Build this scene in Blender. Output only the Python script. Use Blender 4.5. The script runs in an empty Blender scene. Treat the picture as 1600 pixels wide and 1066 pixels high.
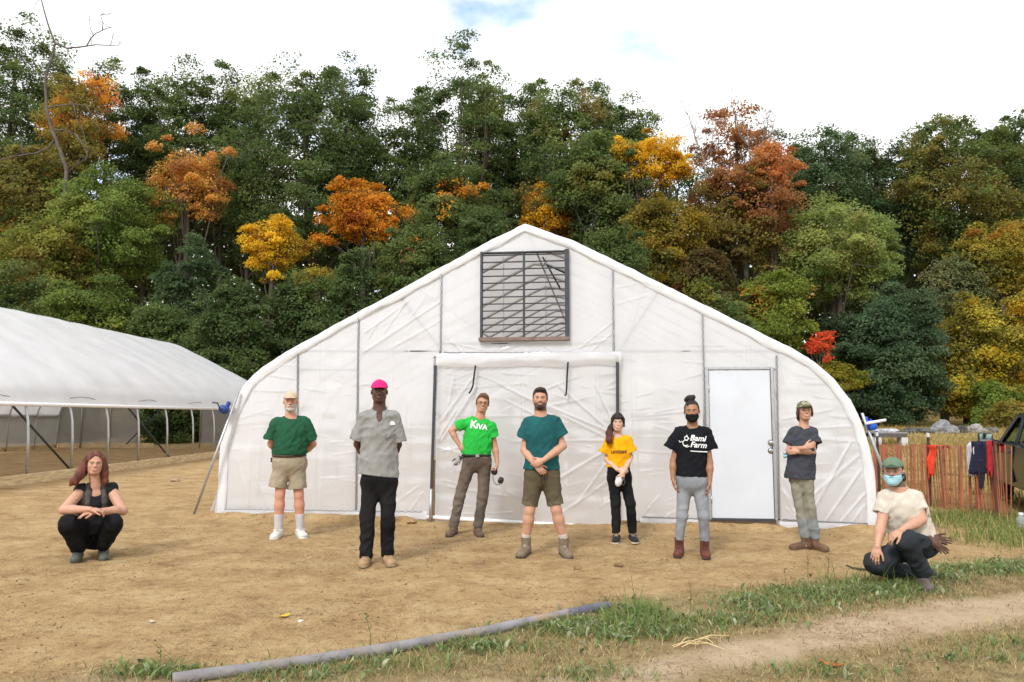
import bpy, bmesh, math, random
import numpy as np
from math import sin, cos, pi, radians
from mathutils import Vector, Matrix
from mathutils.bvhtree import BVHTree
S = bpy.context.scene
C = S.collection
random.seed(4); RNG = np.random.default_rng(11)
# ------------------------------------------------------------------ camera
F = 1200.0; CAMZ = 1.5; TH = math.atan(117/F); CT, ST = cos(TH), sin(TH)
cam = bpy.data.cameras.new('camera'); co = bpy.data.objects.new('camera', cam); C.objects.link(co)
cam.sensor_width = 36; cam.lens = 36*F/1600; cam.clip_start = .1; cam.clip_end = 3000
co.location = (0, 0, CAMZ); co.rotation_euler = (pi/2+TH, 0, 0); S.camera = co
# ------------------------------------------------------------------ sky
SUN_EL, SUN_ROT = radians(41), radians(205)
W = bpy.data.worlds.new('World'); S.world = W; W.use_nodes = True
nt = W.node_tree; nt.nodes.clear()
def nd(t, ty, **k):
    n = t.nodes.new(ty)
    for a, v in k.items(): setattr(n, a, v)
    return n
out = nd(nt, 'ShaderNodeOutputWorld'); bg = nd(nt, 'ShaderNodeBackground'); bg.inputs[1].default_value = .1
sky = nd(nt, 'ShaderNodeTexSky', sky_type='NISHITA', sun_disc=False, sun_elevation=SUN_EL, sun_rotation=SUN_ROT)
tc = nd(nt, 'ShaderNodeTexCoord'); mp = nd(nt, 'ShaderNodeMapping'); mp.inputs['Scale'].default_value = (2.6, 2.6, 5.0)
mp.inputs['Location'].default_value = (8.22, 4.66, 2.13)
n1 = nd(nt, 'ShaderNodeTexNoise'); n1.inputs['Scale'].default_value = 1.6; n1.inputs['Detail'].default_value = 7; n1.inputs['Roughness'].default_value = .58
rp = nd(nt, 'ShaderNodeValToRGB'); rp.color_ramp.elements[0].position = .27; rp.color_ramp.elements[1].position = .46
n2 = nd(nt, 'ShaderNodeTexNoise'); n2.inputs['Scale'].default_value = 3.1; n2.inputs['Detail'].default_value = 5
r2 = nd(nt, 'ShaderNodeValToRGB'); r2.color_ramp.elements[0].color = (7.3, 7.4, 7.6, 1); r2.color_ramp.elements[1].color = (10.6, 10.65, 10.7, 1)
r2.color_ramp.elements[0].position = .25; r2.color_ramp.elements[1].position = .55
skb = nd(nt, 'ShaderNodeVectorMath', operation='SCALE'); skb.inputs[3].default_value = 2.6
mx = nd(nt, 'ShaderNodeMix', data_type='RGBA')
L = nt.links.new
L(tc.outputs['Generated'], mp.inputs[0]); L(mp.outputs[0], n1.inputs[0]); L(mp.outputs[0], n2.inputs[0])
L(n1.outputs[0], rp.inputs[0]); L(n2.outputs[0], r2.inputs[0]); L(rp.outputs[0], mx.inputs[0])
L(sky.outputs[0], skb.inputs[0]); L(skb.outputs[0], mx.inputs[6]); L(r2.outputs[0], mx.inputs[7])
L(mx.outputs[2], bg.inputs[0]); L(bg.outputs[0], out.inputs[0])
# ------------------------------------------------------------------ sun (overcast, behind the camera to the left)
sl = bpy.data.lights.new('sun', 'SUN'); sl.energy = 2.0; sl.angle = radians(12); sl.color = (1, .965, .92)
so = bpy.data.objects.new('sun', sl); C.objects.link(so)
sd = Vector((sin(SUN_ROT)*cos(SUN_EL), cos(SUN_ROT)*cos(SUN_EL), sin(SUN_EL)))   # towards the sun
so.rotation_euler = sd.to_track_quat('Z', 'Y').to_euler(); so.location = (0, 0, 30)
# ------------------------------------------------------------------ exposure
S.view_settings.view_transform = 'Standard'; S.view_settings.look = 'None'; S.view_settings.gamma = 1
S.view_settings.exposure = .46
S.render.engine = 'CYCLES'; cy = S.cycles
cy.use_denoising = True; cy.max_bounces = 9; cy.diffuse_bounces = 4; cy.transmission_bounces = 5; cy.transparent_max_bounces = 10
cy.caustics_reflective = cy.caustics_refractive = False; cy.sample_clamp_indirect = 6

# ================================================================== helpers
def ray(px, py):
    x = (px-800)/F; u = (533-py)/F
    return (x, CT-ST*u, ST+CT*u)
def pt(px, py, Y):
    r = ray(px, py); k = Y/r[1]
    return Vector((r[0]*k, Y, CAMZ+r[2]*k))
def gp(px, py, z=0.0):
    r = ray(px, py); k = (z-CAMZ)/r[2]
    return Vector((r[0]*k, r[1]*k, z))
_T = np.random.default_rng(3).random((40, 40, 40)).astype(np.float32)
def vnoise(x, y, z=0.0, s=1.0, seed=0):
    x = np.asarray(x, np.float32)*s+seed*7.31+400; y = np.asarray(y, np.float32)*s+seed*3.17+400
    z = np.asarray(z, np.float32)*s+seed*1.93+400
    x, y, z = np.broadcast_arrays(x, y, z)
    xi, yi, zi = np.floor(x).astype(np.int32), np.floor(y).astype(np.int32), np.floor(z).astype(np.int32)
    fx, fy, fz = x-xi, y-yi, z-zi
    fx = fx*fx*(3-2*fx); fy = fy*fy*(3-2*fy); fz = fz*fz*(3-2*fz)
    a = [i % 40 for i in (xi, xi+1)]; b = [i % 40 for i in (yi, yi+1)]; c = [i % 40 for i in (zi, zi+1)]
    def l(p, q, t): return p+(q-p)*t
    return l(l(l(_T[a[0], b[0], c[0]], _T[a[1], b[0], c[0]], fx), l(_T[a[0], b[1], c[0]], _T[a[1], b[1], c[0]], fx), fy),
             l(l(_T[a[0], b[0], c[1]], _T[a[1], b[0], c[1]], fx), l(_T[a[0], b[1], c[1]], _T[a[1], b[1], c[1]], fx), fy), fz)*2-1
def sstep(a, b, x):
    t = np.clip((np.asarray(x, float)-a)/(b-a), 0, 1); return t*t*(3-2*t)

def tag(o, label=None, cat=None, group=None, kind=None):
    if label: o['label'] = label
    if cat: o['category'] = cat
    if group: o['group'] = group
    if kind: o['kind'] = kind
    return o
def thing(name, label, cat, loc=(0, 0, 0), rz=0, group=None):
    o = bpy.data.objects.new(name, None); C.objects.link(o); o.location = loc; o.rotation_euler = (0, 0, rz)
    o.empty_display_size = .2
    return tag(o, label, cat, group)
def link(name, me, mats=None, parent=None, smooth=False):
    o = bpy.data.objects.new(name, me); C.objects.link(o)
    if mats is not None:
        for m in (mats if isinstance(mats, (list, tuple)) else [mats]): me.materials.append(m)
    if parent is not None: o.parent = parent
    if smooth and len(me.polygons): me.polygons.foreach_set('use_smooth', np.ones(len(me.polygons), bool))
    return o
def np_mesh(name, V, Q=None, T=None, col=None, mi=None):
    me = bpy.data.meshes.new(name); V = np.ascontiguousarray(V, np.float32)
    me.vertices.add(len(V)); me.vertices.foreach_set('co', V.ravel())
    ls, tot = [], []
    if Q is not None and len(Q): ls.append(np.asarray(Q, np.int32).ravel()); tot.append(np.full(len(Q), 4, np.int32))
    if T is not None and len(T): ls.append(np.asarray(T, np.int32).ravel()); tot.append(np.full(len(T), 3, np.int32))
    ls = np.concatenate(ls); tot = np.concatenate(tot)
    me.loops.add(len(ls)); me.loops.foreach_set('vertex_index', ls)
    me.polygons.add(len(tot)); st = np.zeros(len(tot), np.int32); st[1:] = np.cumsum(tot)[:-1]
    me.polygons.foreach_set('loop_start', st); me.polygons.foreach_set('loop_total', tot)
    if mi is not None: me.polygons.foreach_set('material_index', np.asarray(mi, np.int32))
    if col is not None:
        at = me.color_attributes.new('Col', 'FLOAT_COLOR', 'POINT')
        c4 = np.ones((len(V), 4), np.float32); c4[:, :3] = col; at.data.foreach_set('color', c4.ravel())
    me.update(calc_edges=True)
    return me
class MB:
    def __init__(s): s.v = []; s.f = []
    def add(s, vs, fs):
        b = len(s.v); s.v += [tuple(p) for p in vs]; s.f += [tuple(i+b for i in f) for f in fs]
    def box(s, c, d, M=None, ch=0.0):
        x, y, z = (k/2 for k in d)
        if ch <= 0:
            P = [Vector((sx*x, sy*y, sz*z)) for sz in (-1, 1) for sy in (-1, 1) for sx in (-1, 1)]
            fs = [(0, 2, 3, 1), (4, 5, 7, 6), (0, 1, 5, 4), (2, 6, 7, 3), (0, 4, 6, 2), (1, 3, 7, 5)]
        else:
            bm = bmesh.new(); bmesh.ops.create_cube(bm, size=1)
            for v in bm.verts: v.co = Vector((v.co.x*2*x, v.co.y*2*y, v.co.z*2*z))
            bmesh.ops.bevel(bm, geom=bm.edges[:], offset=ch, segments=1, affect='EDGES')
            bm.verts.index_update(); P = [v.co.copy() for v in bm.verts]; fs = [tuple(v.index for v in f.verts) for f in bm.faces]; bm.free()
        if M is not None: P = [M @ p for p in P]
        s.add([Vector(c)+p for p in P], fs); return s
    def bar(s, a, b, w, h, up=(0, 0, 1)):
        a, b = Vector(a), Vector(b); d = b-a; z = d.normalized(); x = Vector(up).cross(z)
        if x.length < 1e-5: x = Vector((1, 0, 0)).cross(z)
        x.normalize(); y = z.cross(x); M = Matrix((x, y, z)).transposed()
        return s.box((a+b)/2, (w, h, d.length), M)
    def tube(s, path, r, n=8, caps=True, sq=None):
        P = [Vector(p) for p in path]; m = len(P); R = r if isinstance(r, (list, tuple)) else [r]*m
        t0 = (P[1]-P[0]).normalized(); x = t0.orthogonal().normalized(); vs = []
        for i in range(m):
            t = (P[min(i+1, m-1)]-P[max(i-1, 0)]).normalized(); x = (x-t*x.dot(t)).normalized(); y = t.cross(x)
            for k in range(n):
                a = 2*pi*k/n; vs.append(P[i]+(x*cos(a)+y*sin(a))*R[i])
        fs = [(i*n+k, i*n+(k+1) % n, (i+1)*n+(k+1) % n, (i+1)*n+k) for i in range(m-1) for k in range(n)]
        if caps: fs += [tuple(range(n))[::-1], tuple(range((m-1)*n, m*n))]
        s.add(vs, fs); return s
    def lathe(s, c, prof, n=20, M=None):
        vs = []
        for r, z in prof:
            for k in range(n):
                p = Vector((r*cos(2*pi*k/n), r*sin(2*pi*k/n), z)); vs.append(Vector(c)+(M @ p if M is not None else p))
        m = len(prof); fs = [(i*n+k, i*n+(k+1) % n, (i+1)*n+(k+1) % n, (i+1)*n+k) for i in range(m-1) for k in range(n)]
        fs += [tuple(range(n))[::-1], tuple(range((m-1)*n, m*n))]
        s.add(vs, fs); return s
    def grid(s, fn, us, vs_):
        b = [fn(u, v) for u in us for v in vs_]; k = len(vs_)
        s.add(b, [(i*k+j, (i+1)*k+j, (i+1)*k+j+1, i*k+j+1) for i in range(len(us)-1) for j in range(k-1)]); return s
    def mesh(s, name):
        me = bpy.data.meshes.new(name); me.from_pydata([tuple(v) for v in s.v], [], s.f); me.update(); return me
    def obj(s, name, mat, parent=None, smooth=False):
        o = link(name, s.mesh(name), mat, parent, smooth)
        if smooth == 'auto':
            try: o.data.set_sharp_from_angle(angle=radians(40))
            except Exception: pass
        return o

# ------------------------------------------------------------------ materials
def newmat(name):
    m = bpy.data.materials.new(name); m.use_nodes = True; t = m.node_tree
    return m, t, t.nodes['Principled BSDF']
def mat(name, col, rough=.6, metal=0, var=.12, vs=8, bump=.0, bs=40, spec=.35, dirt=None, ds=3, attr=None, stretch=None, sheen=0):
    """plain surface with procedural mottling and a fine bump"""
    m, t, b = newmat(name); L = t.links.new
    b.inputs['Roughness'].default_value = rough; b.inputs['Metallic'].default_value = metal; b.inputs['Specular IOR Level'].default_value = spec
    if sheen: b.inputs['Sheen Weight'].default_value = sheen
    tc = nd(t, 'ShaderNodeTexCoord'); src = tc.outputs['Object']
    if stretch:
        mp = nd(t, 'ShaderNodeMapping'); mp.inputs['Scale'].default_value = stretch; L(src, mp.inputs[0]); src = mp.outputs[0]
    n = nd(t, 'ShaderNodeTexNoise'); n.inputs['Scale'].default_value = vs; n.inputs['Detail'].default_value = 6; L(src, n.inputs[0])
    mr = nd(t, 'ShaderNodeMapRange'); mr.inputs[1].default_value = .3; mr.inputs[2].default_value = .7
    mr.inputs[3].default_value = 1-var; mr.inputs[4].default_value = 1+var; L(n.outputs[0], mr.inputs[0])
    sc = nd(t, 'ShaderNodeVectorMath', operation='SCALE'); L(mr.outputs[0], sc.inputs[3])
    if attr:
        a = nd(t, 'ShaderNodeAttribute', attribute_name=attr); L(a.outputs['Color'], sc.inputs[0])
    else: sc.inputs[0].default_value = col
    o = sc.outputs[0]
    if dirt:
        n2 = nd(t, 'ShaderNodeTexNoise'); n2.inputs['Scale'].default_value = ds; n2.inputs['Detail'].default_value = 8; n2.inputs['Roughness'].default_value = .65; L(src, n2.inputs[0])
        cr = nd(t, 'ShaderNodeMapRange'); cr.inputs[1].default_value = .48; cr.inputs[2].default_value = .68; cr.inputs[4].default_value = dirt[3]; L(n2.outputs[0], cr.inputs[0])
        mx = nd(t, 'ShaderNodeMix', data_type='RGBA'); L(cr.outputs[0], mx.inputs[0]); L(o, mx.inputs[6]); mx.inputs[7].default_value = (*dirt[:3], 1); o = mx.outputs[2]
    L(o, b.inputs['Base Color'])
    if bump:
        n3 = nd(t, 'ShaderNodeTexNoise'); n3.inputs['Scale'].default_value = bs; n3.inputs['Detail'].default_value = 4; L(src, n3.inputs[0])
        bp = nd(t, 'ShaderNodeBump'); bp.inputs['Strength'].default_value = bump; bp.inputs['Distance'].default_value = .02; L(n3.outputs[0], bp.inputs['Height']); L(bp.outputs[0], b.inputs['Normal'])
    return m
def film_mat(name, col, trans=.14, transl=.35, rough=.22, bump=.25, tint=(.86, .84, .83), gloss=.06):
    """greenhouse polythene: part diffuse, part translucent, part clear, with a glossy skin and fine creases"""
    m, t, b = newmat(name); L = t.links.new; t.nodes.remove(b)
    o = t.nodes['Material Output']
    tc = nd(t, 'ShaderNodeTexCoord'); n = nd(t, 'ShaderNodeTexNoise'); n.inputs['Scale'].default_value = 1.3; n.inputs['Detail'].default_value = 5; L(tc.outputs['Object'], n.inputs[0])
    mp = nd(t, 'ShaderNodeMapping'); mp.inputs['Scale'].default_value = (.8, 1, 3.0); mp.inputs['Rotation'].default_value = (0, .5, 0); L(tc.outputs['Object'], mp.inputs[0])
    nb = nd(t, 'ShaderNodeTexNoise'); nb.inputs['Scale'].default_value = 1.6; nb.inputs['Detail'].default_value = 5; nb.inputs['Distortion'].default_value = .4; L(mp.outputs[0], nb.inputs[0])
    nc = nd(t, 'ShaderNodeTexNoise'); nc.inputs['Scale'].default_value = 3.2; nc.inputs['Detail'].default_value = 6; nc.inputs['Distortion'].default_value = 1.2; L(tc.outputs['Object'], nc.inputs[0])
    ad = nd(t, 'ShaderNodeMath', operation='ADD'); L(nb.outputs[0], ad.inputs[0]); L(nc.outputs[0], ad.inputs[1])
    bp = nd(t, 'ShaderNodeBump'); bp.inputs['Strength'].default_value = bump; bp.inputs['Distance'].default_value = .03; L(ad.outputs[0], bp.inputs['Height'])
    mr = nd(t, 'ShaderNodeMapRange'); mr.inputs[1].default_value = .3; mr.inputs[2].default_value = .7; mr.inputs[3].default_value = .93; mr.inputs[4].default_value = 1.04; L(n.outputs[0], mr.inputs[0])
    sc = nd(t, 'ShaderNodeVectorMath', operation='SCALE'); sc.inputs[0].default_value = col; L(mr.outputs[0], sc.inputs[3])
    df = nd(t, 'ShaderNodeBsdfDiffuse'); tl = nd(t, 'ShaderNodeBsdfTranslucent'); tr = nd(t, 'ShaderNodeBsdfTransparent'); gl = nd(t, 'ShaderNodeBsdfGlossy')
    tr.inputs[0].default_value = (*tint, 1); gl.inputs['Roughness'].default_value = rough
    L(sc.outputs[0], df.inputs[0]); L(sc.outputs[0], tl.inputs[0])
    for s_ in (df, tl, gl): L(bp.outputs[0], s_.inputs['Normal'])
    m1 = nd(t, 'ShaderNodeMixShader'); m1.inputs[0].default_value = transl; L(df.outputs[0], m1.inputs[1]); L(tl.outputs[0], m1.inputs[2])
    m2 = nd(t, 'ShaderNodeMixShader'); m2.inputs[0].default_value = trans; L(m1.outputs[0], m2.inputs[1]); L(tr.outputs[0], m2.inputs[2])
    lw = nd(t, 'ShaderNodeLayerWeight'); lw.inputs[0].default_value = .35; pw = nd(t, 'ShaderNodeMath', operation='POWER'); pw.inputs[1].default_value = 2.2; L(lw.outputs['Facing'], pw.inputs[0])
    fr = nd(t, 'ShaderNodeMapRange'); fr.inputs[3].default_value = gloss; fr.inputs[4].default_value = .45; L(pw.outputs[0], fr.inputs[0]); L(bp.outputs[0], lw.inputs['Normal'])
    m3 = nd(t, 'ShaderNodeMixShader'); L(fr.outputs[0], m3.inputs[0]); L(m2.outputs[0], m3.inputs[1]); L(gl.outputs[0], m3.inputs[2])
    L(m3.outputs[0], o.inputs[0])
    return m
def leaf_mat(name, transl=.35, rough=.55):
    m, t, b = newmat(name); L = t.links.new
    a = nd(t, 'ShaderNodeAttribute', attribute_name='Col')
    b.inputs['Roughness'].default_value = rough; b.inputs['Specular IOR Level'].default_value = .08
    L(a.outputs['Color'], b.inputs['Base Color'])
    tl = nd(t, 'ShaderNodeBsdfTranslucent'); L(a.outputs['Color'], tl.inputs[0])
    mx = nd(t, 'ShaderNodeMixShader'); mx.inputs[0].default_value = transl; L(b.outputs[0], mx.inputs[1]); L(tl.outputs[0], mx.inputs[2])
    L(mx.outputs[0], t.nodes['Material Output'].inputs[0])
    return m
M_leaf = leaf_mat('leaf', .52); M_grass = leaf_mat('grass_blade', .25, .6)
M_bark = mat('bark', (.075, .06, .047), .9, var=.35, vs=6, bump=.5, bs=20, stretch=(6, 6, 1))
M_deadwood = mat('bleached_wood', (.33, .30, .26), .9, var=.25, vs=5)
M_frame = mat('frame_pipe_painted_shade', (.10, .10, .105), .6, .3, var=.1, vs=20)  # galvanised pipe with the shade behind the film put into its colour
M_galv = mat('galvanised_steel', (.50, .51, .53), .42, .85, var=.1, vs=20)
M_dark = mat('dark_painted_metal', (.05, .053, .062), .5, .2, var=.2, vs=20)
M_batten = mat('locking_channel', (.14, .14, .15), .5, .5, var=.3, vs=30)
M_lumber = mat('weathered_lumber', (.66, .51, .29), .85, var=.25, vs=4, bump=.3, bs=14, stretch=(1, 1, 8), dirt=(.33, .23, .12, .6), ds=3)
M_whitepaint = mat('white_painted_steel', (.60, .635, .69), .35, var=.03, vs=2, spec=.5, dirt=(.50, .51, .53, .35), ds=1.6)
M_whitepipe = mat('white_pipe', (.78, .76, .76), .4, var=.05, vs=6)
M_black = mat('black_strap', (.015, .015, .016), .7, var=.3, vs=30)
M_steel = mat('brushed_nickel', (.45, .45, .46), .28, .9, var=.05)
M_film = film_mat('clear_greenhouse_film', (.93, .94, .97), .24, .36, .13, .08, gloss=.12)
M_curtain = film_mat('door_curtain_film', (.91, .915, .945), .30, .36, .12, .10, gloss=.13)
M_roof = film_mat('white_roof_film', (.95, .96, .985), .06, .32, .25, .12)
M_shadefilm = film_mat('grey_painted_shade_film', (.40, .39, .385), .22, .3, .3, .4)  # same film greyed: backlit shade of the far walls put into the colour
# ------------------------------------------------------------------ ground
def gz(x, y):
    x = np.asarray(x, float); y = np.asarray(y, float)
    z = .014*np.clip(-x, 0, 11)*sstep(5, 11, y)
    z = z+.95*sstep(13, 40, y)*sstep(4, 9, x)+.9*sstep(33, 44, y)*(1-sstep(4, 9, x))+2.2*sstep(42, 70, y)
    return z
PIPE = [gp(268, 1070), gp(430, 1047), gp(600, 1022), gp(760, 993), gp(880, 967), gp(950, 952)]
road_up = [gp(*p) for p in ((820, 1066), (1000, 1032), (1150, 999), (1300, 964), (1450, 937), (1600, 924), (1900, 895))]
road_dn = [gp(*p) for p in ((1010, 1090), (1130, 1062), (1260, 1034), (1400, 1007), (1520, 986), (1600, 974), (1900, 940))]
strip_up = [gp(*p) for p in ((150, 1050), (330, 1048), (600, 1010), (800, 975), (960, 925), (1050, 925), (1200, 910), (1330, 893), (1450, 885), (1600, 868), (1900, 845))]
def polyY(line, x):
    return np.interp(x, [p.x for p in line], [p.y for p in line])
def micro(x, y):
    h = .012*vnoise(x, y, 0, 2.2, 1)+.010*vnoise(x, y, 0, 5, 2)+.009*vnoise(x, y, 0, 11, 3)
    h = h-.018*np.clip(vnoise(x, y, 0, 3.6, 9)-.45, 0, 1)          # footprints and scuffs
    u = (x-.183)*.9928-(y-11)*.12; w = -((x-.183)*-.12*1+0)         # along the wall
    d = (x-.183)*(-.12)+(y-11)*(-.9928)                             # in front of the wall
    h = h+.13*np.exp(-((d-.34)/.11)**2)*np.clip(.5+.9*vnoise(x, y, 0, 1.4, 5), 0, 1.3)*sstep(-5.3, -4.6, u)*(1-sstep(4.8, 5.6, u))*(1-.9*sstep(-1.7, -1.35, u)*(1-sstep(1.25, 1.6, u)))
    tracks = sstep(-.15, .25, polyY(strip_up, x)-y)
    h = h*(1-.5*tracks)
    return h
def spaced(lo, hi, step, far_lo, far_hi, g=1.22):
    a = list(np.arange(lo, hi+1e-6, step)); d = step; p = hi
    while p < far_hi: d *= g; p += d; a.append(p)
    d = step; p = lo; b = []
    while p > far_lo: d *= g; p -= d; b.append(p)
    return np.array(b[::-1]+a)
def build_ground():
    xs = spaced(-7.5, 8.2, .045, -420, 420); ys = spaced(3.4, 12.6, .045, -30, 600)
    X, Y = np.meshgrid(xs, ys); Z = gz(X, Y)+micro(X, Y)*(1-sstep(20, 45, np.abs(X)+Y*.5))
    V = np.stack([X, Y, Z], -1).reshape(-1, 3); nx, ny = len(xs), len(ys)
    i = np.arange(nx*ny).reshape(ny, nx); Q = np.stack([i[:-1, :-1], i[:-1, 1:], i[1:, 1:], i[1:, :-1]], -1).reshape(-1, 4)
    # surface kinds: R = turf/dry thatch, G = packed pale track, B = meadow behind
    x, y = V[:, 0], V[:, 1]; wob = .12*vnoise(x, y, 0, 1.7, 6)+.07*vnoise(x, y, 0, 5, 7)
    below = polyY(strip_up, x)-y+wob
    turf = sstep(0, .22, below); tr = sstep(-.1, .2, polyY(road_up, x)-y+wob)*sstep(-.1, .25, y-polyY(road_dn, x)+wob)
    mead = sstep(6.2, 7.4, x+wob*4)*sstep(9.2, 11, y+wob*5)
    mead = np.maximum(mead, sstep(34, 37, y))
    me = np_mesh('ground', V, Q, col=np.stack([turf, tr, mead], -1))
    m, t, b = newmat('bare_soil'); L = t.links.new
    b.inputs['Roughness'].default_value = .95; b.inputs['Specular IOR Level'].default_value = .12
    tc = nd(t, 'ShaderNodeTexCoord'); P = tc.outputs['Object']
    def noise(s, d=6, r=.6, sc=None):
        n = nd(t, 'ShaderNodeTexNoise'); n.inputs['Scale'].default_value = s; n.inputs['Detail'].default_value = d; n.inputs['Roughness'].default_value = r
        if sc:
            mp = nd(t, 'ShaderNodeMapping'); mp.inputs['Scale'].default_value = sc; L(P, mp.inputs[0]); L(mp.outputs[0], n.inputs[0])
        else: L(P, n.inputs[0])
        return n.outputs[0]
    def ramp(v, st):
        r = nd(t, 'ShaderNodeValToRGB'); e = r.color_ramp.elements
        while len(e) < len(st): e.new(.5)
        for k, (p, c) in enumerate(st): e[k].position = p; e[k].color = (*c, 1)
        L(v, r.inputs[0]); return r.outputs[0]
    def mix(f, a, c):
        x_ = nd(t, 'ShaderNodeMix', data_type='RGBA'); L(f, x_.inputs[0]); L(a, x_.inputs[6]); L(c, x_.inputs[7]); return x_.outputs[2]
    soil = ramp(noise(2.2, 9, .68), [(.26, (.265, .165, .083)), (.42, (.445, .295, .145)), (.58, (.545, .385, .20)), (.78, (.62, .47, .27))])
    fine = ramp(noise(60, 5, .7), [(.30, (.42, .36, .30)), (.46, (1, 1, 1)), (.75, (1.2, 1.17, 1.1))])
    mul = nd(t, 'ShaderNodeMix', data_type='RGBA', blend_type='MULTIPLY'); mul.inputs[0].default_value = .8; L(soil, mul.inputs[6]); L(fine, mul.inputs[7]); soil = mul.outputs[2]
    midn = ramp(noise(11, 10, .78), [(.36, (.50, .43, .36)), (.47, (.96, .95, .94)), (.62, (1.04, 1.04, 1.03)), (.75, (1.22, 1.2, 1.14))])
    mul2 = nd(t, 'ShaderNodeMix', data_type='RGBA', blend_type='MULTIPLY'); mul2.inputs[0].default_value = .9; L(soil, mul2.inputs[6]); L(midn, mul2.inputs[7]); soil = mul2.outputs[2]
    turf_c = ramp(noise(7, 8, .7), [(.3, (.15, .11, .05)), (.45, (.30, .225, .105)), (.6, (.40, .31, .155)), (.75, (.22, .20, .08))])
    track_c = ramp(noise(3, 9, .7), [(.3, (.42, .30, .18)), (.5, (.57, .43, .28)), (.7, (.66, .53, .37))])
    mead_c = ramp(noise(1.1, 9, .75), [(.3, (.12, .115, .035)), (.48, (.33, .24, .09)), (.62, (.42, .31, .13)), (.8, (.16, .17, .05))])
    a = nd(t, 'ShaderNodeAttribute', attribute_name='Col'); sp = nd(t, 'ShaderNodeSeparateColor'); L(a.outputs['Color'], sp.inputs[0])
    c = mix(sp.outputs[2], soil, mead_c); c = mix(sp.outputs[0], c, turf_c); c = mix(sp.outputs[1], c, track_c)
    L(c, b.inputs['Base Color'])
    bp = nd(t, 'ShaderNodeBump'); bp.inputs['Strength'].default_value = .9; bp.inputs['Distance'].default_value = .025
    ad = nd(t, 'ShaderNodeMath', operation='ADD'); L(noise(38, 6, .7), ad.inputs[0]); L(noise(120, 3, .6), ad.inputs[1]); L(ad.outputs[0], bp.inputs['Height']); L(bp.outputs[0], b.inputs['Normal'])
    o = link('ground', me, m, None, True); tag(o, kind='structure')
build_ground()
def ground_z(x, y): return float(gz(x, y)+micro(np.array([x]), np.array([y]))[0])
# ================================================================== main greenhouse (local frame: x along the end wall, -y towards the camera)
FA = math.asin(.12); FC, FS = cos(FA), sin(FA); FO = (.183, 11.0)
def fac(px, py, w=0.0):
    r = ray(px, py); k = (w-FO[0]*FS-FO[1]*FC)/(-r[0]*FS-r[1]*FC)
    X, Y, Z = r[0]*k, r[1]*k, CAMZ+r[2]*k
    return ((X-FO[0])*FC-(Y-FO[1])*FS, Z)
def fl(px, py, w=0.0):                       # local 3-D point
    u, z = fac(px, py, w); return Vector((u, -w, z))
GH = thing('greenhouse', 'large gothic-arch greenhouse of clear plastic film with a white door, behind the people', 'greenhouse', (FO[0], FO[1], 0), -FA)
arch_px = [(339.5, 799), (339.7, 762), (343, 700), (353.8, 663), (366, 636), (382, 602), (396, 586), (410, 575), (440, 555), (470, 538), (507.7, 517), (545, 496), (581, 477),
           (622, 455), (684, 421), (726, 399), (767, 376), (790, 365), (820, 350.5), (850, 361), (896, 377), (952, 404), (1020, 437), (1080, 467), (1147, 500),
           (1192, 523), (1237, 545), (1271, 565), (1303, 593), (1328, 624), (1346, 660), (1358, 697), (1366, 735), (1369, 780), (1369, 824)]
ARCH = [fac(*p) for p in arch_px]
AU = np.array([a[0] for a in ARCH]); AZ = np.array([a[1] for a in ARCH])
for i in range(1, len(AU)): AU[i] = max(AU[i], AU[i-1]+.004)
UL, UR = AU[0], AU[-1]
bot = [fac(*p) for p in ((338, 799), (660, 804), (1030, 815), (1368, 824))]
def top_z(u): return np.interp(u, AU, AZ)
def bot_z(u): return np.interp(u, [b[0] for b in bot], [b[1] for b in bot])
def fold_field(U, Z, folds):
    d = np.zeros_like(U)
    for (x0, y0, x1, y1, w, a) in folds:
        (u0, z0), (u1, z1) = fac(x0, y0), fac(x1, y1); du, dz = u1-u0, z1-z0; l2 = du*du+dz*dz
        t = ((U-u0)*du+(Z-z0)*dz)/l2; tc_ = np.clip(t, 0, 1)
        w *= .6; a *= .5; bend = .02*np.sin(t*5+u0*9); dist = np.abs(np.hypot(U-u0-tc_*du, Z-z0-tc_*dz)+bend*np.clip(tc_*(1-tc_), 0, 1))
        d += a*np.exp(-(dist/w)**2)*np.clip(np.minimum(t+.12, 1.12-t)*5, 0, 1)
    return d
def sheet(name, us, zs, keep, clampz, w0, folds, mat_, parent, extra=None, amp=.006):
    us = np.unique(np.round(us, 4)); zs = np.unique(np.round(zs, 4)); U, Z = np.meshgrid(us, zs, indexing='ij')
    if clampz: Z = np.clip(Z, bot_z(U), top_z(U)-.01)
    D = fold_field(U, Z, folds)+amp*vnoise(U, Z, 0, 1.6, 12)+amp*.5*vnoise(U*3, Z, 0, 2.2, 13)+amp*.5*vnoise(U, Z*4, 0, 2.2, 14)
    if extra is not None: D += extra(U, Z)
    V = np.stack([U, -w0-D, Z], -1).reshape(-1, 3); nu, nz = U.shape
    i = np.arange(nu*nz).reshape(nu, nz); Q = np.stack([i[:-1, :-1], i[1:, :-1], i[1:, 1:], i[:-1, 1:]], -1).reshape(-1, 4)
    uc = (U[:-1, :-1]+U[1:, 1:]).ravel()/2; zc = ((Z[:-1, :-1]+Z[1:, 1:]+Z[1:, :-1]+Z[:-1, 1:])/4).ravel()
    span = np.maximum(Z[:-1, 1:]-Z[:-1, :-1], Z[1:, 1:]-Z[1:, :-1]).ravel()
    ok = keep(uc, zc) & (span > .0003)
    o = link(name, np_mesh(name, V, Q[ok]), mat_, parent, True)
    return o
def ln(a, b, st): return list(np.arange(a, b, st))+[b]
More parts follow.
